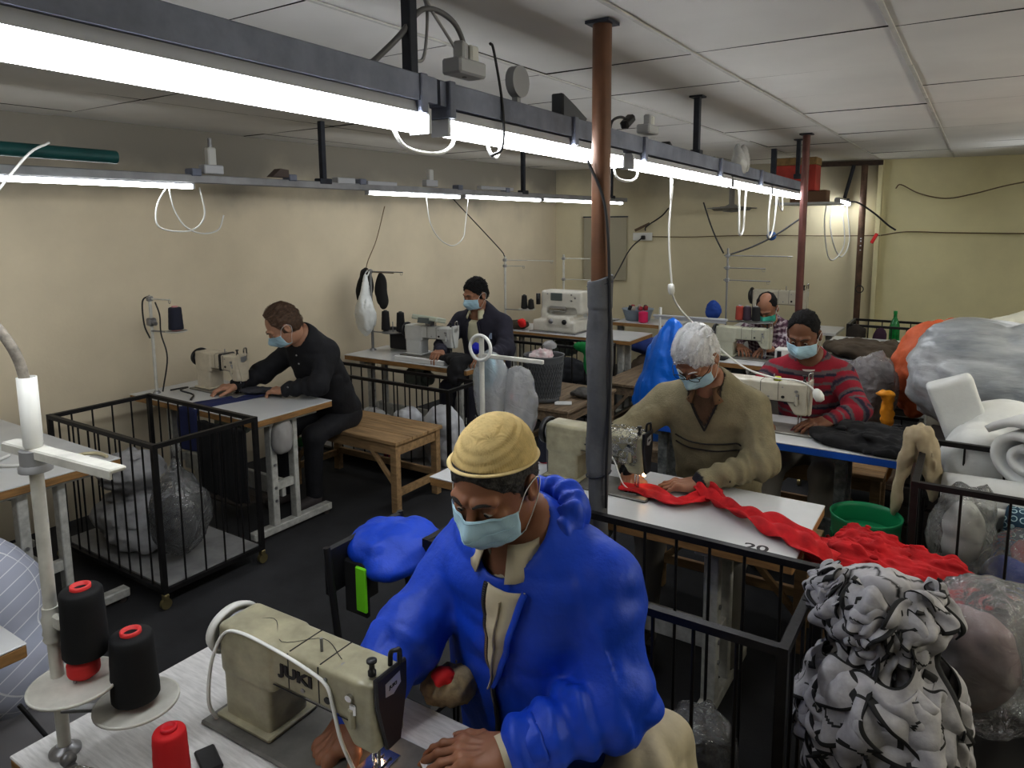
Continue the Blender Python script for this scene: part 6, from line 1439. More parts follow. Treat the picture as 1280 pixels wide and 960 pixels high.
for sx in (-1, 1):
    for sy in (-1, 1): MB().box((sx * .2, sy * .2, .11), (.04, .04, .22)).build('leg', m_woodg, t)
# far trolley by the back wall with bottle and hanging clothes
cage('far black rail trolley near the back wall with a green bottle', -1.0, .35, 7.35, 7.80, .85, gap=.12, board=False)
t = thing('table', 'dim low table behind the far trolley rails', 'table', (-.45, 7.55, 0)); MB().box((0, 0, .66), (.9, .3, .03)).build('top', m_woodg, t); MB().box((0, 0, .32), (.7, .2, .64)).build('body', m_under, t)
t = thing('bottle', 'green glass-like soda bottle standing in the far trolley', 'bottle', (-.62, 7.5, .676)); gm = M('green bottle plastic', (.02, .45, .12), .1, trans=.6)
MB().lathe([(0, 0), (.04, .002), (.045, .02), (.045, .16), (.035, .21), (.016, .25), (.014, .29)], n=22).build('bottle_body', gm, t); MB().lathe([(0, .315), (.016, .315), (.017, .288), (.012, .285)], n=16).build('bottle_cap', M('green cap', (.01, .25, .06), .4), t)
heap('dark trousers hung over the rail of the far trolley', [((-.92, 7.30, .78), (.09, .03, .09)), ((-.92, 7.31, .62), (.07, .03, .14))], M('dark brown cloth', (.035, .028, .022), .9), 'hanging_clothes', 'clothes', fold=.015, fs=12, group='clothes on the far trolley')
heap('purplish garment hung over the rail beside dark trousers', [((-.72, 7.30, .76), (.06, .03, .10)), ((-.72, 7.31, .60), (.05, .025, .13))], M('plum cloth', (.045, .018, .04), .9), 'hanging_clothes', 'clothes', fold=.015, fs=12, group='clothes on the far trolley')
t = thing('work_table', 'far white topped table behind the striped jumper man heaped with brown garments', 'table', (-.66, 6.60, 0)); MB().box((0, 0, .745), (.86, 1.2, .03), bev=.003).build('table_top', m_top, t)
for sx in (-1, 1):
    for sy in (-1, 1): MB().box((sx * .38, sy * .54, .365), (.05, .05, .73)).build('leg', m_legw, t)
heap('brown garments heaped on the far white table by the back wall', [((-.80, 6.25, .82), (.22, .28, .075)), ((-.62, 6.12, .80), (.25, .18, .07)), ((-.55, 6.4, .80), (.22, .3, .06))], M('brown olive cloth', (.085, .065, .045), .9, nz=(6, .4)), 'garment_heap', 'garments', fold=.035, fs=9, base=.762)
# ------------------------------------------------------------------ back left: blazer man's table
T5 = sewing_table('white sewing table of the man in the blazer by the side wall', -4.40, -3.12, 4.14, 4.66, legs_x=(-4.25, -3.3))
M5 = sewing_machine('white lockstitch machine with a tilted control panel on the blazer man table', (-3.70, 4.45, .76), white_, dirt=.06, wheel='black', text=False); M5.scale = (1.12, 1, .88)
mb = MB(); mb.box((-.02, -.01, .355), (.24, .13, .045), bev=.008, R=Matrix.Rotation(-.25, 3, 'X') @ Matrix.Rotation(.06, 3, 'Y')); cp = mb.build('control_panel', M('pale green grey panel', (.50, .54, .46), .4), M5); MB().box((-.02, -.07, .345), (.10, .03, .05), R=Matrix.Rotation(-.25, 3, 'X')).build('display', M('display grey', (.11, .13, .13), .3), cp)
MB().box((-.02, 0, .31), (.05, .05, .05)).build('panel_bracket', m_steel, M5)
S5 = thread_stand('stand at the side wall hung with a black coat and a carrier bag', (-4.34, 4.42, .76), .70, [(.68, .1, .34)], [(.17, .1, .22, .10)], r=.012, mat=M('grey steel tube', (.25, .25, .25), .5, .5))
for k, (x, lb) in enumerate([(-4.20, 'black thread cone nearer the carrier bag on the blazer man table'), (-4.03, 'black thread cone next to the control panel on the blazer man table')]):
    cone_thread(lb, (x, 4.44, .937), (.010, .010, .012), h=.17, r0=.038, r1=.030, core=(.05, .05, .05), group='black cones by the carrier bag')
heap('black coat hanging from the stand at the side wall', [((-4.44, 4.47, 1.34), (.07, .05, .13)), ((-4.50, 4.47, 1.22), (.05, .045, .13)), ((-4.29, 4.49, 1.28), (.055, .045, .15)), ((-4.26, 4.49, 1.17), (.035, .04, .06))], M('black coat cloth', (.014, .013, .013), .85), 'hanging_coat', 'coat', res=.009, fold=.02, fs=12, stretch=(1, 1, .4))
def fbg(P):
    d = smin(ell(P, (-4.37, 4.37, 1.04), (.105, .06, .15)), cap(P, (-4.37, 4.37, 1.1), (-4.36, 4.38, 1.40), .07, .018), .06)
    return d + .018 * (ridge(P, (22, 22, 5)) - .6) + .005 * (ridge(P, 35) - .5)
t = thing('carrier_bag', 'white plastic carrier bag hanging from the stand at the side wall', 'bag', (-4.37, 4.37, .88)); sdf_obj(fbg, (-4.56, 4.26, .85), (-4.18, 4.5, 1.46), .007, 'bag_body', M('white carrier film', (.72, .74, .73), .35, bump=(20, .5, .006)), t, world=True)
mb = MB()
for s in (-1, 1): mb.tube(smooth_path([(-4.365 + s * .012, 4.37, 1.37), (-4.355 + s * .018, 4.40, 1.43), (-4.345, 4.42, 1.46)], 5), .006, 6)
mb.build('handle', M('white carrier film', (.7, .7, .7), .4), t, world=True)
tag(MB().box((-4.10, 4.56, .86), (.30, .05, .19), bev=.01, rz=.05).build('padded_board', M('black padded panel', (.03, .028, .03), .8)), 'black padded panel standing at the back of the blazer man table', 'panel')
heap('black cloth bunch at the needle of the blazer man machine', [((-3.38, 4.30, .80), (.12, .10, .04)), ((-3.24, 4.22, .82), (.12, .09, .045)), ((-3.20, 4.12, .74), (.06, .08, .12))], m_blk, 'black_cloth', 'cloth', fold=.02, fs=13)
heap('bright blue glove-like cloth peak on the black bunch', [((-3.14, 4.30, .90), (.05, .04, .045)), ((-3.02, 4.28, .86), (.06, .04, .03))], M('ultramarine cloth', (.01, .02, .45), .7), 'blue_cloth', 'cloth', res=.006, fold=.012, fs=20)
tag(MB().box((-3.62, 4.20, .778), (.5, .05, .035), bev=.003, rz=.02).build('folded_paper', M('white paper', (.7, .7, .7), .7)), 'flat white folded sheet on the front of the blazer man table', 'paper')
bench('bench under the man in the blazer', -3.65, -3.1, 4.72, 5.02, .46, mat=m_woodg)
# benches down the middle with bin
bench('worn timber bench carrying the grey waste bin', -2.98, -2.42, 4.42, 5.25, .48, mat=m_woodg, along='y')
bench('longer worn timber bench beyond the wrapped pole', -2.62, -1.98, 5.35, 6.75, .50, mat=m_woodg, along='y')
t = thing('waste_bin', 'grey mesh plastic bin standing on the worn bench', 'bin', (-2.74, 4.62, .482)); weave_basket(t, .118, .155, .36, M('grey bin plastic', (.11, .115, .12), .5), n=40, th=.0045)
heap('scraps of pink and white cloth filling the grey bin', [((-2.76, 4.62, .83), (.10, .10, .04)), ((-2.72, 4.60, .86), (.05, .05, .03))], M('mixed scraps', (.60, .40, .42), .8, nz=(25, .9), col2=(.75, .73, .72)), 'cloth_scraps', 'scraps', res=.008, fold=.02, fs=22)
bag('tied milky film tuft sticking out of the grey bin', (-2.70, 4.64, .91), (.055, .05, .035), film_w2, fold=.015, res=.007)
heap('small red flower-like cloth by the grey bin', [((-2.98, 4.48, .51), (.05, .04, .03))], M('scarlet scrap', (.7, .02, .02), .7), 'red_rag', 'cloth', res=.006, fold=.012, fs=25)
heap('grey rag on the worn bench behind the bin', [((-2.52, 4.85, .52), (.10, .08, .04))], M('grey rag cloth', (.10, .095, .09), .85), 'grey_rag', 'cloth', res=.008, fold=.02, fs=20)
tag(MB().box((-2.56, 4.60, .487), (.13, .09, .008), bev=.002, rz=.5).build('paper_slip', M('white paper', (.7, .7, .7), .7)), 'white paper slip lying on the worn bench beside the bin', 'paper')
cage('short black rail trolley with a green cloth over its corner', -3.72, -2.62, 5.30, 5.62, .78, gap=.12, board=False)
heap('emerald green cloth draped over the trolley corner behind the bin', [((-2.72, 5.28, .80), (.12, .04, .05)), ((-2.64, 5.26, .68), (.10, .03, .15)), ((-2.56, 5.25, .60), (.05, .03, .10))], M('emerald cloth', (.0, .22, .05), .75), 'green_cloth', 'cloth', res=.008, fold=.018, fs=14, stretch=(1, 1, .4))
heap('dark cloth heaps in the trolley behind the bin', [((-3.1, 5.46, .4), (.45, .14, .25))], M('dark goods', (.02, .022, .028), .9), 'dark_cloth', 'cloth', fold=.04, fs=8, base=.03)
# table with the big overlock machine
T7 = sewing_table('long white table of the large white special machine', -4.2, -2.62, 5.95, 6.5, legs_x=(-4.0, -2.78))
t = thing('buttonhole_machine', 'large white special machine with grey screen and chrome head', 'sewing machine', (-3.47, 6.2, .76), group='industrial sewing machines')
mm = machine_mats((.66, .64, .58), .08)
def f(P):
    a = rbox(P, (0, 0, .06), (.24, .17, .06), .02); b = rbox(P, (-.02, .05, .13), (.19, .12, .08), .03); c = rbox(P, (.02, .05, .29), (.235, .10, .115), .03)
    d = smin(smin(a, b, .02), c, .03); d = smax(d, -rbox(P, (.03, -.10, .20), (.16, .10, .035), .02), .01); d = smin(d, rbox(P, (.05, -.12, .115), (.13, .06, .055), .03), .02); return d
sdf_obj(f, (-.32, -.26, -.01), (.34, .22, .45), .009, 'machine_body', mm, t, smooth=1)
MB().box((-.03, -.052, .345), (.13, .012, .075), bev=.004).build('screen', M('display grey', (.11, .13, .13), .3), t)
MB().box((.0, -.075, .225), (.20, .06, .055), bev=.018).build('clamp_head', m_chrome, t)
for x in (-.02, .13): MB().lathe([(0, .012), (.022, .012), (.026, 0)], (x, -.18, .115), (0, -1, 0), n=18).build('dial', m_black_p if x > 0 else m_steel, t)
MB().box((0, -.02, -.0), (.52, .36, .02)).build('base_frame', m_steel, t)
for x, z in ((.14, .37), (.18, .34), (.14, .31), (-.13, .37)): MB().cyl((x, -.048, z), (x, -.056, z), .008, n=10).build('bolt', m_steel, t)
MB().lathe([(0, 0), (.022, 0), (.022, .11), (0, .11)], (-.235, -.06, .26), n=16).build('thread_drum', m_black_p, t)
S7 = thread_stand('white thread stand with top bars left of the large special machine', (-4.08, 6.1, .76), .74, [(.70, .1, .55), (.64, .15, .22)], [(.20, .1, .25, .09)], r=.012)
S7b = thread_stand('second white thread stand behind the large special machine', (-3.68, 6.62, .0), 1.50, [(1.46, .1, .30), (1.24, .1, .34)], [], r=.012)
for x, lb in ((-3.86, 'black cone pair left of the large special machine, taller'), (-3.78, 'black cone pair left of the large special machine, shorter')):
    cone_thread(lb, (x, 6.12, .967), (.012, .012, .012), h=.14 if x < -3.8 else .10, r0=.035, r1=.026, core=(.05, .05, .05), group='cones by the special machine')
heap('small red ribbon coil hanging left of the special machine', [((-3.80, 5.98, .84), (.05, .03, .05))], M('scarlet scrap', (.7, .02, .02), .7), 'red_ribbon', 'ribbon', res=.007, fold=.015, fs=22)
heap('brown cloth heap on the table left of the special machine', [((-3.95, 6.1, .80), (.15, .1, .05))], M('brown olive cloth', (.085, .065, .045), .9), 'cloth_heap', 'cloth', fold=.02, fs=12)
# far table with the pink cone and the tub
t = thing('work_table', 'far narrow white table with a pink cone near the back wall', 'table', (-3.0, 7.25, 0)); MB().box((.05, 0, .745), (.7, .5, .03), bev=.003).build('table_top', m_top, t); MB().box((.05, -.25, .745), (.7, .012, .034)).build('edge_band', m_edge, t)
for sx in (-1, 1): MB().box((sx * .3, 0, .365), (.06, .06, .73)).build('leg', m_legw, t)
cone_thread('pink red thread cone on the far narrow table', (-2.98, 7.12, .7605), (.62, .02, .12), h=.12, r0=.05, r1=.05, core=(.6, .1, .2), group='pink cones')
t = thing('plastic_tub', 'pale blue oval tub of spools on the far narrow table', 'tub', (-3.12, 7.3, .7605)); MB().lathe([(0, 0), (.13, 0), (.17, .12), (.18, .125), (.165, .12), (.125, .01), (0, .01)], n=30).build('tub_wall', M('pale blue plastic', (.30, .36, .42), .4), t)
for k in range(7):
    a = k * .9; o = MB().lathe([(0, 0), (.025, 0), (.02, .05), (0, .05)], n=14).build('spool', M('spool %d' % (k % 3), [(.3, .02, .03), (.02, .02, .025), (.4, .35, .3)][k % 3], .6)); o.location = (-3.12 + .09 * math.cos(a), 7.3 + .09 * math.sin(a), .87); o.rotation_euler = (.3 * math.sin(a), .2, 0)
    tag(o, 'small thread spool peeking out of the pale blue tub', 'spool', 'spools in the blue tub')
sewing_machine('white machine half hidden behind the wrapped pole on the far table', (-3.55, 7.02, .76), white_, text=False, dirt=.06, wheel='black')
t = thing('work_table', 'white table under the half hidden far machine', 'table', (-3.74, 7.05, 0)); MB().box((0, 0, .745), (.80, .5, .03), bev=.003).build('table_top', m_top, t)
for sx in (-1, 1): MB().box((sx * .3, 0, .365), (.06, .06, .73)).build('leg', m_legw, t)
heap('royal blue cloth lump under the far narrow table edge', [((-2.75, 6.9, .55), (.3, .12, .10))], M('denim blue cloth', (.03, .06, .25), .8), 'blue_cloth', 'cloth', fold=.02, fs=8)
heap('brown sacking under the blue lump by the far table', [((-2.7, 6.9, .25), (.35, .16, .26))], M('brown sacking', (.12, .09, .065), .85), 'sacking', 'sack', fold=.03, fs=8, base=0)
heap('dark brown cloth heap at the end of the far bench', [((-2.2, 6.6, .56), (.25, .25, .09))], M('dark plum brown cloth', (.05, .03, .03), .9), 'cloth_heap', 'cloth', fold=.035, fs=10)
# blue sack by the white haired man
heap('tall cobalt blue plastic sack behind the white haired man', [((-1.76, 4.62, .82), (.17, .13, .28)), ((-1.72, 4.62, 1.04), (.08, .07, .16)), ((-1.80, 4.6, .60), (.19, .14, .28))], M('cobalt plastic', (.0, .14, .62), .35, bump=(16, .7, .01)), 'blue_sack', 'sack', fold=.035, fs=9, stretch=(1, 1, .4), base=.30)
bench('low bench under the cobalt blue sack', -2.05, -1.5, 4.45, 4.85, .30, mat=m_woodg)
# farthest sewing table on the central line
T4 = sewing_table('ply edged sewing table of the man in the checked shirt', -2.05, -1.0, 5.42, 5.885, legs_x=(-1.9, -1.1))
M4 = sewing_machine('small beige lockstitch machine of the man in the checked shirt', (-1.52, 5.68, .76), (.50, .50, .40), dirt=.12, wheel='black', text=False); M4.scale = (.95, 1, .85)
t = thing('overlock_box', 'small pale box with black slot beside the beige machine', 'box', (-1.19, 5.60, .7602)); MB().box((0, 0, .06), (.13, .09, .12), bev=.01).build('body', m_white_p, t); MB().box((-.03, -.047, .07), (.03, .006, .06)).build('slot', m_black_p, t)
heap('black cloth strip at the front of the ply edged table', [((-1.72, 5.50, .775), (.14, .05, .02))], m_blk, 'black_cloth', 'cloth', res=.008, fold=.01, fs=16)
tag(MB().box((-1.95, 5.62, 1.06), (.62, .03, .018), bev=.003).box((-1.95, 5.62, 1.04), (.6, .012, .02)).build('rail_bar', m_alu), 'white horizontal bar left of the beige machine', 'bar')
tag(MB().cyl((-2.2, 5.62, .761), (-2.2, 5.62, 1.13), .012).build('rail_post', m_white_p), 'short white post holding the horizontal bar', 'post')
S4 = thread_stand('tall thread stand with three bars near the man in the checked shirt', (-1.72, 5.85, .76), .86, [(.80, .05, .50), (.70, .05, .30), (.60, .05, .34)], [(.27, .05, .25, .13)], r=.008, mat=M('grey steel tube', (.25, .25, .25), .5, .5))
for k, (x, c_, lb) in enumerate([(-1.60, (.35, .06, .04), 'rust red cone'), (-1.54, (.05, .03, .05), 'dark maroon cone'), (-1.47, (.012, .012, .014), 'black cone')]):
    cone_thread(lb + ' on the stand plate of the checked shirt man', (x, 5.82, 1.037), c_, h=.12, r0=.034, r1=.03, core=(.3, .3, .3), group='cones by the checked shirt man')
heap('blue and black cloth wad on the stand near the checked shirt man', [((-1.83, 5.85, 1.10), (.07, .05, .08))], M('blue black cloth', (.01, .05, .25), .8), 'blue_cloth', 'cloth', res=.008, fold=.02, fs=16)
t = thing('work_table', 'white table at the back wall behind the checked shirt man', 'table', (-1.6, 7.6, 0)); MB().box((0, 0, .745), (1.0, .5, .03), bev=.003).build('table_top', m_top, t)
for sx in (-1, 1): MB().box((sx * .4, 0, .365), (.06, .06, .73)).build('leg', m_legw, t)
M9 = sewing_machine('tall white machine head behind the checked shirt man', (-1.68, 7.6, .76), (.60, .57, .48), text=False, dirt=.08, wheel='black'); M9.scale = (1.2, 1, 1.28)
bench('bench under the man in the checked shirt', -1.75, -1.15, 6.14, 6.44, .42, mat=m_woodg)
cage('dark rail trolley under the far tables by the brown pipe', -.95, -.25, 5.10, 5.40, .5, gap=.12, board=False)

# ------------------------------------------------------------------ flexes, plugs and clutter on the light rows
def loop(label, pts, r=.0045, mat=None, group='loops of white flex'): return cable(pts, r, mat or m_cable_w, label, group=group)
loop('looped white flex under the nearest side row tube', [(XL, 2.20, 2.06), (XL - .01, 2.14, 1.96), (XL, 2.12, 1.86), (XL, 2.18, 1.82), (XL, 2.32, 1.82), (XL, 2.40, 1.90), (XL, 2.38, 2.05)])
loop('hooked white flex end under the nearest side row tube', [(XL, 2.20, 2.06), (XL, 2.22, 1.94), (XL, 2.28, 1.84), (XL, 2.38, 1.80), (XL, 2.48, 1.82), (XL, 2.52, 1.90)])
loop('long white flex loop under the far side row tubes', [(XL, 4.30, 2.05), (XL, 4.34, 1.85), (XL, 4.45, 1.72), (XL, 4.62, 1.66), (XL, 4.76, 1.72), (XL, 4.80, 1.85), (XL, 4.84, 2.04)])
loop('white flex bow between the first two central tubes', [(XM, 1.42, 2.10), (XM, 1.47, 2.05), (XM, 1.58, 2.04), (XM, 1.66, 2.06), (XM, 1.70, 2.11)], .006)
loop('small white flex bow under the wrapped pole tube', [(XM, 1.85, 2.09), (XM, 1.87, 2.06), (XM, 1.90, 2.05), (XM, 1.93, 2.09)], .006)
loop('white flex bow right of the wrapped pole', [(XM, 2.76, 2.08), (XM, 2.80, 2.03), (XM, 2.92, 2.02), (XM, 3.0, 2.04), (XM, 3.02, 2.08)], .006)
loop('tight white flex loop under the fourth central tube', [(XM, 4.62, 2.05), (XM, 4.64, 1.90), (XM, 4.66, 1.76), (XM, 4.74, 1.78), (XM, 4.76, 1.9), (XM, 4.78, 2.05)], .007)
loop('twisted white flex under the last central tube', [(XM, 5.45, 2.04), (XM, 5.40, 1.90), (XM, 5.42, 1.72), (XM, 5.55, 1.78), (XM, 5.6, 1.92), (XM, 5.62, 2.04)], .007)
loop('white flex loop at the start of the last central tube', [(XM, 5.62, 2.04), (XM, 5.72, 1.95), (XM, 5.82, 1.92), (XM, 5.80, 2.03)], .006)
for k, y in enumerate((8.3, 8.65)): loop(['first', 'second'][k] + ' white flex loop under the small lone light', [(XM - .1, y, 2.02), (XM - .12, y + .02, 1.8), (XM - .08, y + .1, 1.45 + .1 * k), (XM - .02, y + .25, 1.42), (XM + .04, y + .35, 1.6), (XM, y + .3, 2.0)], .007)
cable([(XM, 3.42, 2.08), (XM, 3.43, 1.95), (XM, 3.44, 2.02), (-1.30, 3.45, 2.05)], .005, m_cable_w, 'white flex feed tied to the central row above the hanging plug')
g_flex = M('grey flex', (.16, .16, .17), .5)
cable([(XM - .02, 1.36, 2.24), (XM - .02, 1.40, 2.27), (XM, 1.46, 2.33), (XM, 1.56, 2.42), (XM, 1.68, 2.42), (XM, 1.74, 2.36), (XM, 1.74, 2.27)], .008, g_flex, 'thick grey flex arched over the hanger rod at the top')
cable([(XM, 1.50, 2.28), (XM - .02, 1.58, 2.30), (XM - .02, 1.60, 2.42), (XM, 1.56, 2.46), (XM, 1.60, 2.42), (XM, 1.70, 2.34), (XM, 1.72, 2.29)], .005, M('light grey flex', (.35, .35, .36), .5), 'thin pale flex loop beside the thick grey flex')
cable([(XM - .03, 1.10, 2.235), (XM - .02, 1.22, 2.25), (XM - .02, 1.32, 2.235), (XM, 1.42, 2.225)], .006, m_cable_b, 'black flex lying along the central channel')
cable([(XM + .03, 1.83, 2.38), (XM + .03, 1.85, 2.36), (XM + .04, 1.88, 2.2), (XM + .045, 1.87, 2.08), (XM + .03, 1.83, 2.05)], .0045, m_cable_b, 'black flex looped down over the wrapped pole tube')
def plugset(label, y, z, s=1.0):
    t = thing('power_socket', label, 'socket', (XM, y, z), group='sockets on the central channel')
    MB().box((0, 0, .03 * s), (.07 * s, .13 * s, .045 * s), bev=.006).build('socket_box', M('grey white socket', (.42, .43, .45), .5), t)
    MB().box((0, .03 * s, .075 * s), (.04 * s, .04 * s, .05 * s), bev=.006).build('plug', m_white_p, t)
    MB().box((.01, -.03 * s, .07 * s), (.035 * s, .04 * s, .06 * s), bev=.006, rz=.3).build('plug', M('grey white socket', (.42, .43, .45), .5), t)
plugset('grey double socket with plugs on the channel near the hanger rod', 1.74, zm(1.74) + .15)
plugset('grey socket with plugs on the channel right of the wrapped pole', 3.12, zm(3.1) + .14, .9)
tag(MB().box((XM, 2.02, 2.25), (.02, .02, .06)).cyl((XM - .01, 2.02, 2.30), (XM + .02, 2.02, 2.30), .05, n=24).build('round_lamp', M('milky cover', (.35, .36, .38), .4)), 'round milky cover standing on the central channel', 'cover')
tag(MB().prism([(0, 0), (.16, .0), (.19, .03), (.10, .07), (.0, .10)], (XM - .02, 2.28, 2.20), (0, 1, 0), (0, 0, 1), (1, 0, 0), .05, bev=.006).build('adapter_wedge', M('dark slate plastic', (.05, .055, .065), .4)), 'dark wedge shaped adapter on the channel beside the pole', 'adapter')
tag(MB().box((XM, 2.90, 2.27), (.04, .09, .035), bev=.008, R=Matrix.Rotation(.5, 3, 'X')).build('black_plug', m_black_p), 'black plug lying on the channel right of the pole', 'plug')
cable([(XM, 2.72, 2.18), (XM, 2.74, 2.25), (XM, 2.82, 2.28), (XM, 2.9, 2.28)], .006, m_cable_b, 'black flex running into the black plug on the channel')
tag(MB().box((XM, 3.36, 2.19), (.05, .07, .05), bev=.006, R=Matrix.Rotation(-.5, 3, 'X')).build('black_adapter', m_black_p), 'second black adapter on the channel past the socket', 'adapter')
bag('small milky bag with two ears tied on the channel', (XM, 4.62, 2.19), (.05, .10, .075), film_w, fold=.015, res=.008, lobes=[((XM, 4.55, 2.27), (.015, .02, .05)), ((XM, 4.70, 2.27), (.015, .02, .05))])
t = thing('carton', 'red and brown cardboard carton strung up under the far ceiling', 'carton', (-1.52, 7.4, 2.12)); MB().box((0, 0, .12), (.36, .25, .24), bev=.006).build('carton_body', M('red printed board', (.45, .06, .045), .7, nz=(8, .3)), t); MB().box((0, 0, .275), (.37, .26, .07), bev=.006).build('carton_top', M('brown printed board', (.32, .21, .09), .7, nz=(12, .4)), t)
tag(MB().box((-1.50, 7.9, 2.08), (.35, .2, .12), bev=.006).build('carton', M('plain brown board', (.22, .13, .08), .7)), 'plain brown carton behind the red one on the far rail', 'carton')
tag(MB().box((-1.45, 7.7, 2.0), (.5, .9, .02)).build('rail_shelf', m_alu), 'pale shelf board carrying the far cartons', 'shelf')
for x_ in (-1.66,): tag(MB().box((x_ - .0, 7.0, 2.30), (.045, .045, .4), bev=.003).build('hanger_rod', m_rod), 'dark hanger rod in front of the red carton', 'rod', 'hanger rods by the carton')
t = thing('wall_fan', 'round wire guard fan hanging below the far central row', 'fan', (-2.30, 7.9, 1.93))
mb = MB()
for r_ in (.26, .20, .12): mb.tube([(r_ * math.cos(a), r_ * math.sin(a), .05 - (r_ - .2) * .1) for a in [k * PI / 14 for k in range(28)]], .006, 5, closed=True)
for k in range(12): a = k * PI / 6; mb.tube([(0, 0, .06), (.26 * math.cos(a), .26 * math.sin(a), .045)], .003, 4)
mb.build('guard', M('dull grey wire', (.25, .24, .22), .5), t); MB().lathe([(0, 0), (.09, .01), (.10, .05), (.03, .09), (.03, .3), (.02, .56), (0, .56)], n=20).build('fan_motor', M('dull grey wire', (.25, .24, .22), .5), t)
for k in range(4): MB().box((.12 * math.cos(k * PI / 2), .12 * math.sin(k * PI / 2), .03), (.17, .08, .006), rz=k * PI / 2, R=Matrix.Rotation(k * PI / 2, 3, 'Z') @ Matrix.Rotation(.25, 3, 'X')).build('blade', M('dull grey wire', (.25, .24, .22), .5), t)
# side row clutter
tag(MB().tube([(-3.42, .6, 2.175), (-3.42, 1.84, 2.165)], .030, 18).build('green_roll', M('dark green paper roll', (.01, .09, .085), .55, nz=(8, .3))), 'dark green roll lying on the side row at the left border', 'roll')
t = thing('power_socket', 'white socket with adapters on the side row above the looped flex', 'socket', (XL, 2.46, 2.12)); MB().box((0, 0, .03), (.06, .12, .05), bev=.005).build('socket_box', m_alu, t); MB().box((0, .0, .10), (.04, .05, .10), bev=.006).build('adapter', m_white_p, t); MB().cyl((0, 0, .15), (0, 0, .20), .012, n=10).build('bulb_holder', m_steel, t)
t = thing('power_socket', 'white socket on the side row above the far tubes', 'socket', (XL, 4.35, 2.12)); MB().box((0, 0, .03), (.05, .14, .05), bev=.005).build('socket_box', m_alu, t); MB().box((0, 0, .09), (.04, .05, .09), bev=.006).build('adapter', m_white_p, t)
tag(MB().prism([(0, 0), (.12, 0), (.12, .045), (.06, .05)], (XL - .03, 2.85, 2.13), (0, 1, 0), (0, 0, 1), (1, 0, 0), .06).build('wedge', M('brown cardboard wedge', (.12, .09, .08), .7)), 'small brown wedge sitting on the side row rail', 'wedge')
tag(MB().box((XL, 3.45, 2.13), (.06, .16, .04), bev=.004).box((XL, 3.8, 2.125), (.05, .3, .03), bev=.004).build('junction_box', m_alu), 'pale junction box on the side row by the hanger rod', 'box')
tag(MB().box((XL, 5.25, 2.14), (.05, .5, .03), bev=.004).build('driver_box', m_alu), 'pale driver box on the side row above the second far tube', 'box')
# wall fittings and wires
t = thing('wall_socket', 'white wall socket board with a black plug on the back wall', 'socket', (-3.55, 8.42, 1.60)); Rw = math.atan2(.96, 3.65)
MB().box((0, 0, .05), (.24, .03, .10), rz=Rw, bev=.004).build('board', m_white_p, t); MB().box((.02, -.03, .04), (.05, .05, .05), rz=Rw, bev=.008).build('plug', m_black_p, t); MB().box((-.0, -.02, .17), (.20, .03, .03), R=Matrix.Rotation(Rw, 3, 'Z') @ Matrix.Rotation(-.45, 3, 'Y')).build('bracket', M('brown strip', (.12, .08, .05), .7), t)
cable([(-3.53, 8.36, 1.64), (-3.58, 8.1, 1.5), (-3.6, 7.8, 1.25), (-3.58, 7.4, 1.0)], .008, m_cable_b, 'black flex sagging from the wall socket to the far machine')
cable([(-3.43, 8.44, 1.65), (-3.0, 8.56, 1.645), (-2.5, 8.69, 1.66), (-2.0, 8.82, 1.66), (-1.4, 8.98, 1.655), (-.95, 9.02, 1.66)], .006, M('brown wire', (.16, .11, .06), .7), 'thin brown wire pinned along the alcove wall')
cable([(-.95, 9.06, 1.66), (-.7, 9.12, 1.70), (-.3, 9.17, 1.69), (.4, 9.27, 1.68), (1.2, 9.38, 1.68)], .007, M('brown wire', (.16, .11, .06), .7), 'thin brown wire pinned along the yellow wall')
cable([(-.83, 9.08, 2.18), (-.78, 9.09, 2.22), (-.6, 9.10, 2.12), (-.35, 9.14, 2.06), (-.1, 9.10, 2.10), (.15, 8.8, 2.16), (.33, 8.25, 2.18)], .007, M('brown wire', (.16, .11, .06), .7), 'dark wire sagging from the wall to the slanting light')
cable([(-1.25, 8.7, 2.04), (-1.15, 8.75, 2.02), (-1.0, 8.9, 1.9), (-.88, 9.0, 1.78), (-.80, 9.04, 1.72)], .010, m_cable_b, 'black flex end curling beside the rusty pipe')
tag(MB().box((-1.0, 8.95, 1.63), (.035, .02, .12), R=Matrix.Rotation(.45, 3, 'Y'), bev=.004).build('red_clip', M('red plastic tab', (.6, .03, .03), .5)), 'small red tab on the wall wire beside the rusty pipe', 'tab')
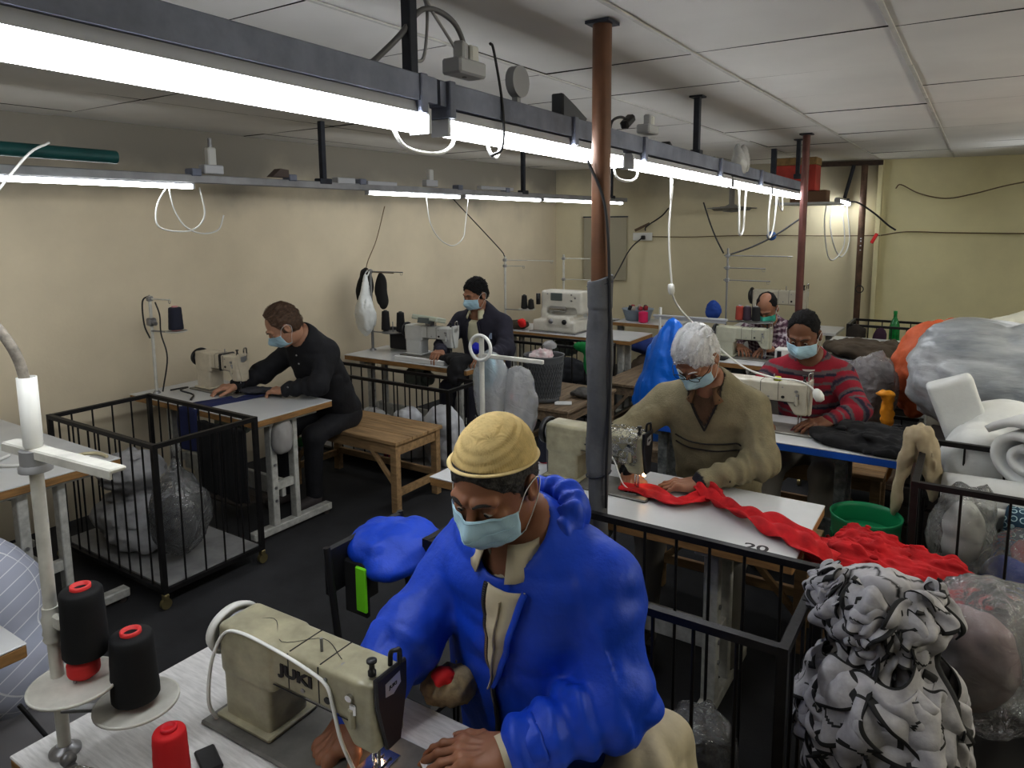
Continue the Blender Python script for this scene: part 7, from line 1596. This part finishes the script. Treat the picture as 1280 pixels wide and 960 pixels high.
cable([(-3.25, 8.26 + .25, 2.0), (-3.3, 8.4, 1.9), (-3.48, 8.38, 1.78), (-3.5, 8.38, 1.72)], .008, m_cable_b, 'black flex dropping to the wall socket')
for a, b, lb in (((-2.05, 6.2, 2.0), (-1.76, 5.86, 1.58), 'black flex slanting down to the tall three bar stand'), ((-1.25, 6.2, 1.85), (-1.70, 5.86, 1.57), 'second black flex slanting from the brown pipe to the three bar stand')):
    a = V(a); b = V(b); cable([a, a.lerp(b, .33) - V((0, 0, .03)), a.lerp(b, .66) - V((0, 0, .03)), b], .007, m_cable_b, lb)
cable([(-4.67, 6.0, 2.1), (-4.1, 6.0, 1.6), (-4.07, 6.08, 1.50)], .005, m_cable_b, 'dark wire slanting from the wall to the white stand top')
cable([(-4.60, 4.9, 2.0), (-4.62, 4.8, 1.7), (-4.5, 4.55, 1.50), (-4.36, 4.43, 1.44), (-4.1, 4.45, 1.43)], .004, M('brown wire', (.16, .11, .06), .7), 'thin brown wire curving to the coat stand')
t = thing('wall_panel', 'pale blank board fixed on the alcove wall beyond the wrapped pole', 'board', (-4.0, 8.28, 1.10)); MB().box((0, 0, .40), (.55, .02, .80), rz=Rw).build('panel', M('greyed wall board', (.36, .33, .25), .8), t); MB().box((0, .0, .80), (.57, .03, .015), rz=Rw).build('top_edge', m_rod, t)
tag(MB().lathe([(0, 0), (.05, 0), (.055, .02), (0, .03)], (-2.05, 8.70, 1.66), (0, -1, 0), n=16).build('blue_spool', M('blue disc', (.05, .16, .45), .5)), 'small blue round fitting hanging at the alcove wall wire', 'fitting')
cable([(-1.115, 2.17, 2.05), (-1.06, 2.19, 1.9), (-1.045, 2.2, 1.65), (-1.04, 2.2, 1.3), (-1.045, 2.19, 1.0), (-1.05, 2.2, .84)], .0055, m_cable_b, 'black flex running down the wrapped pole')
heap('dark sack lying at the foot of the alcove wall', [((-2.2, 8.5, .2), (.5, .15, .2))], M('dark goods', (.02, .022, .028), .9), 'dark_sack', 'sack', fold=.03, fs=8, base=0)
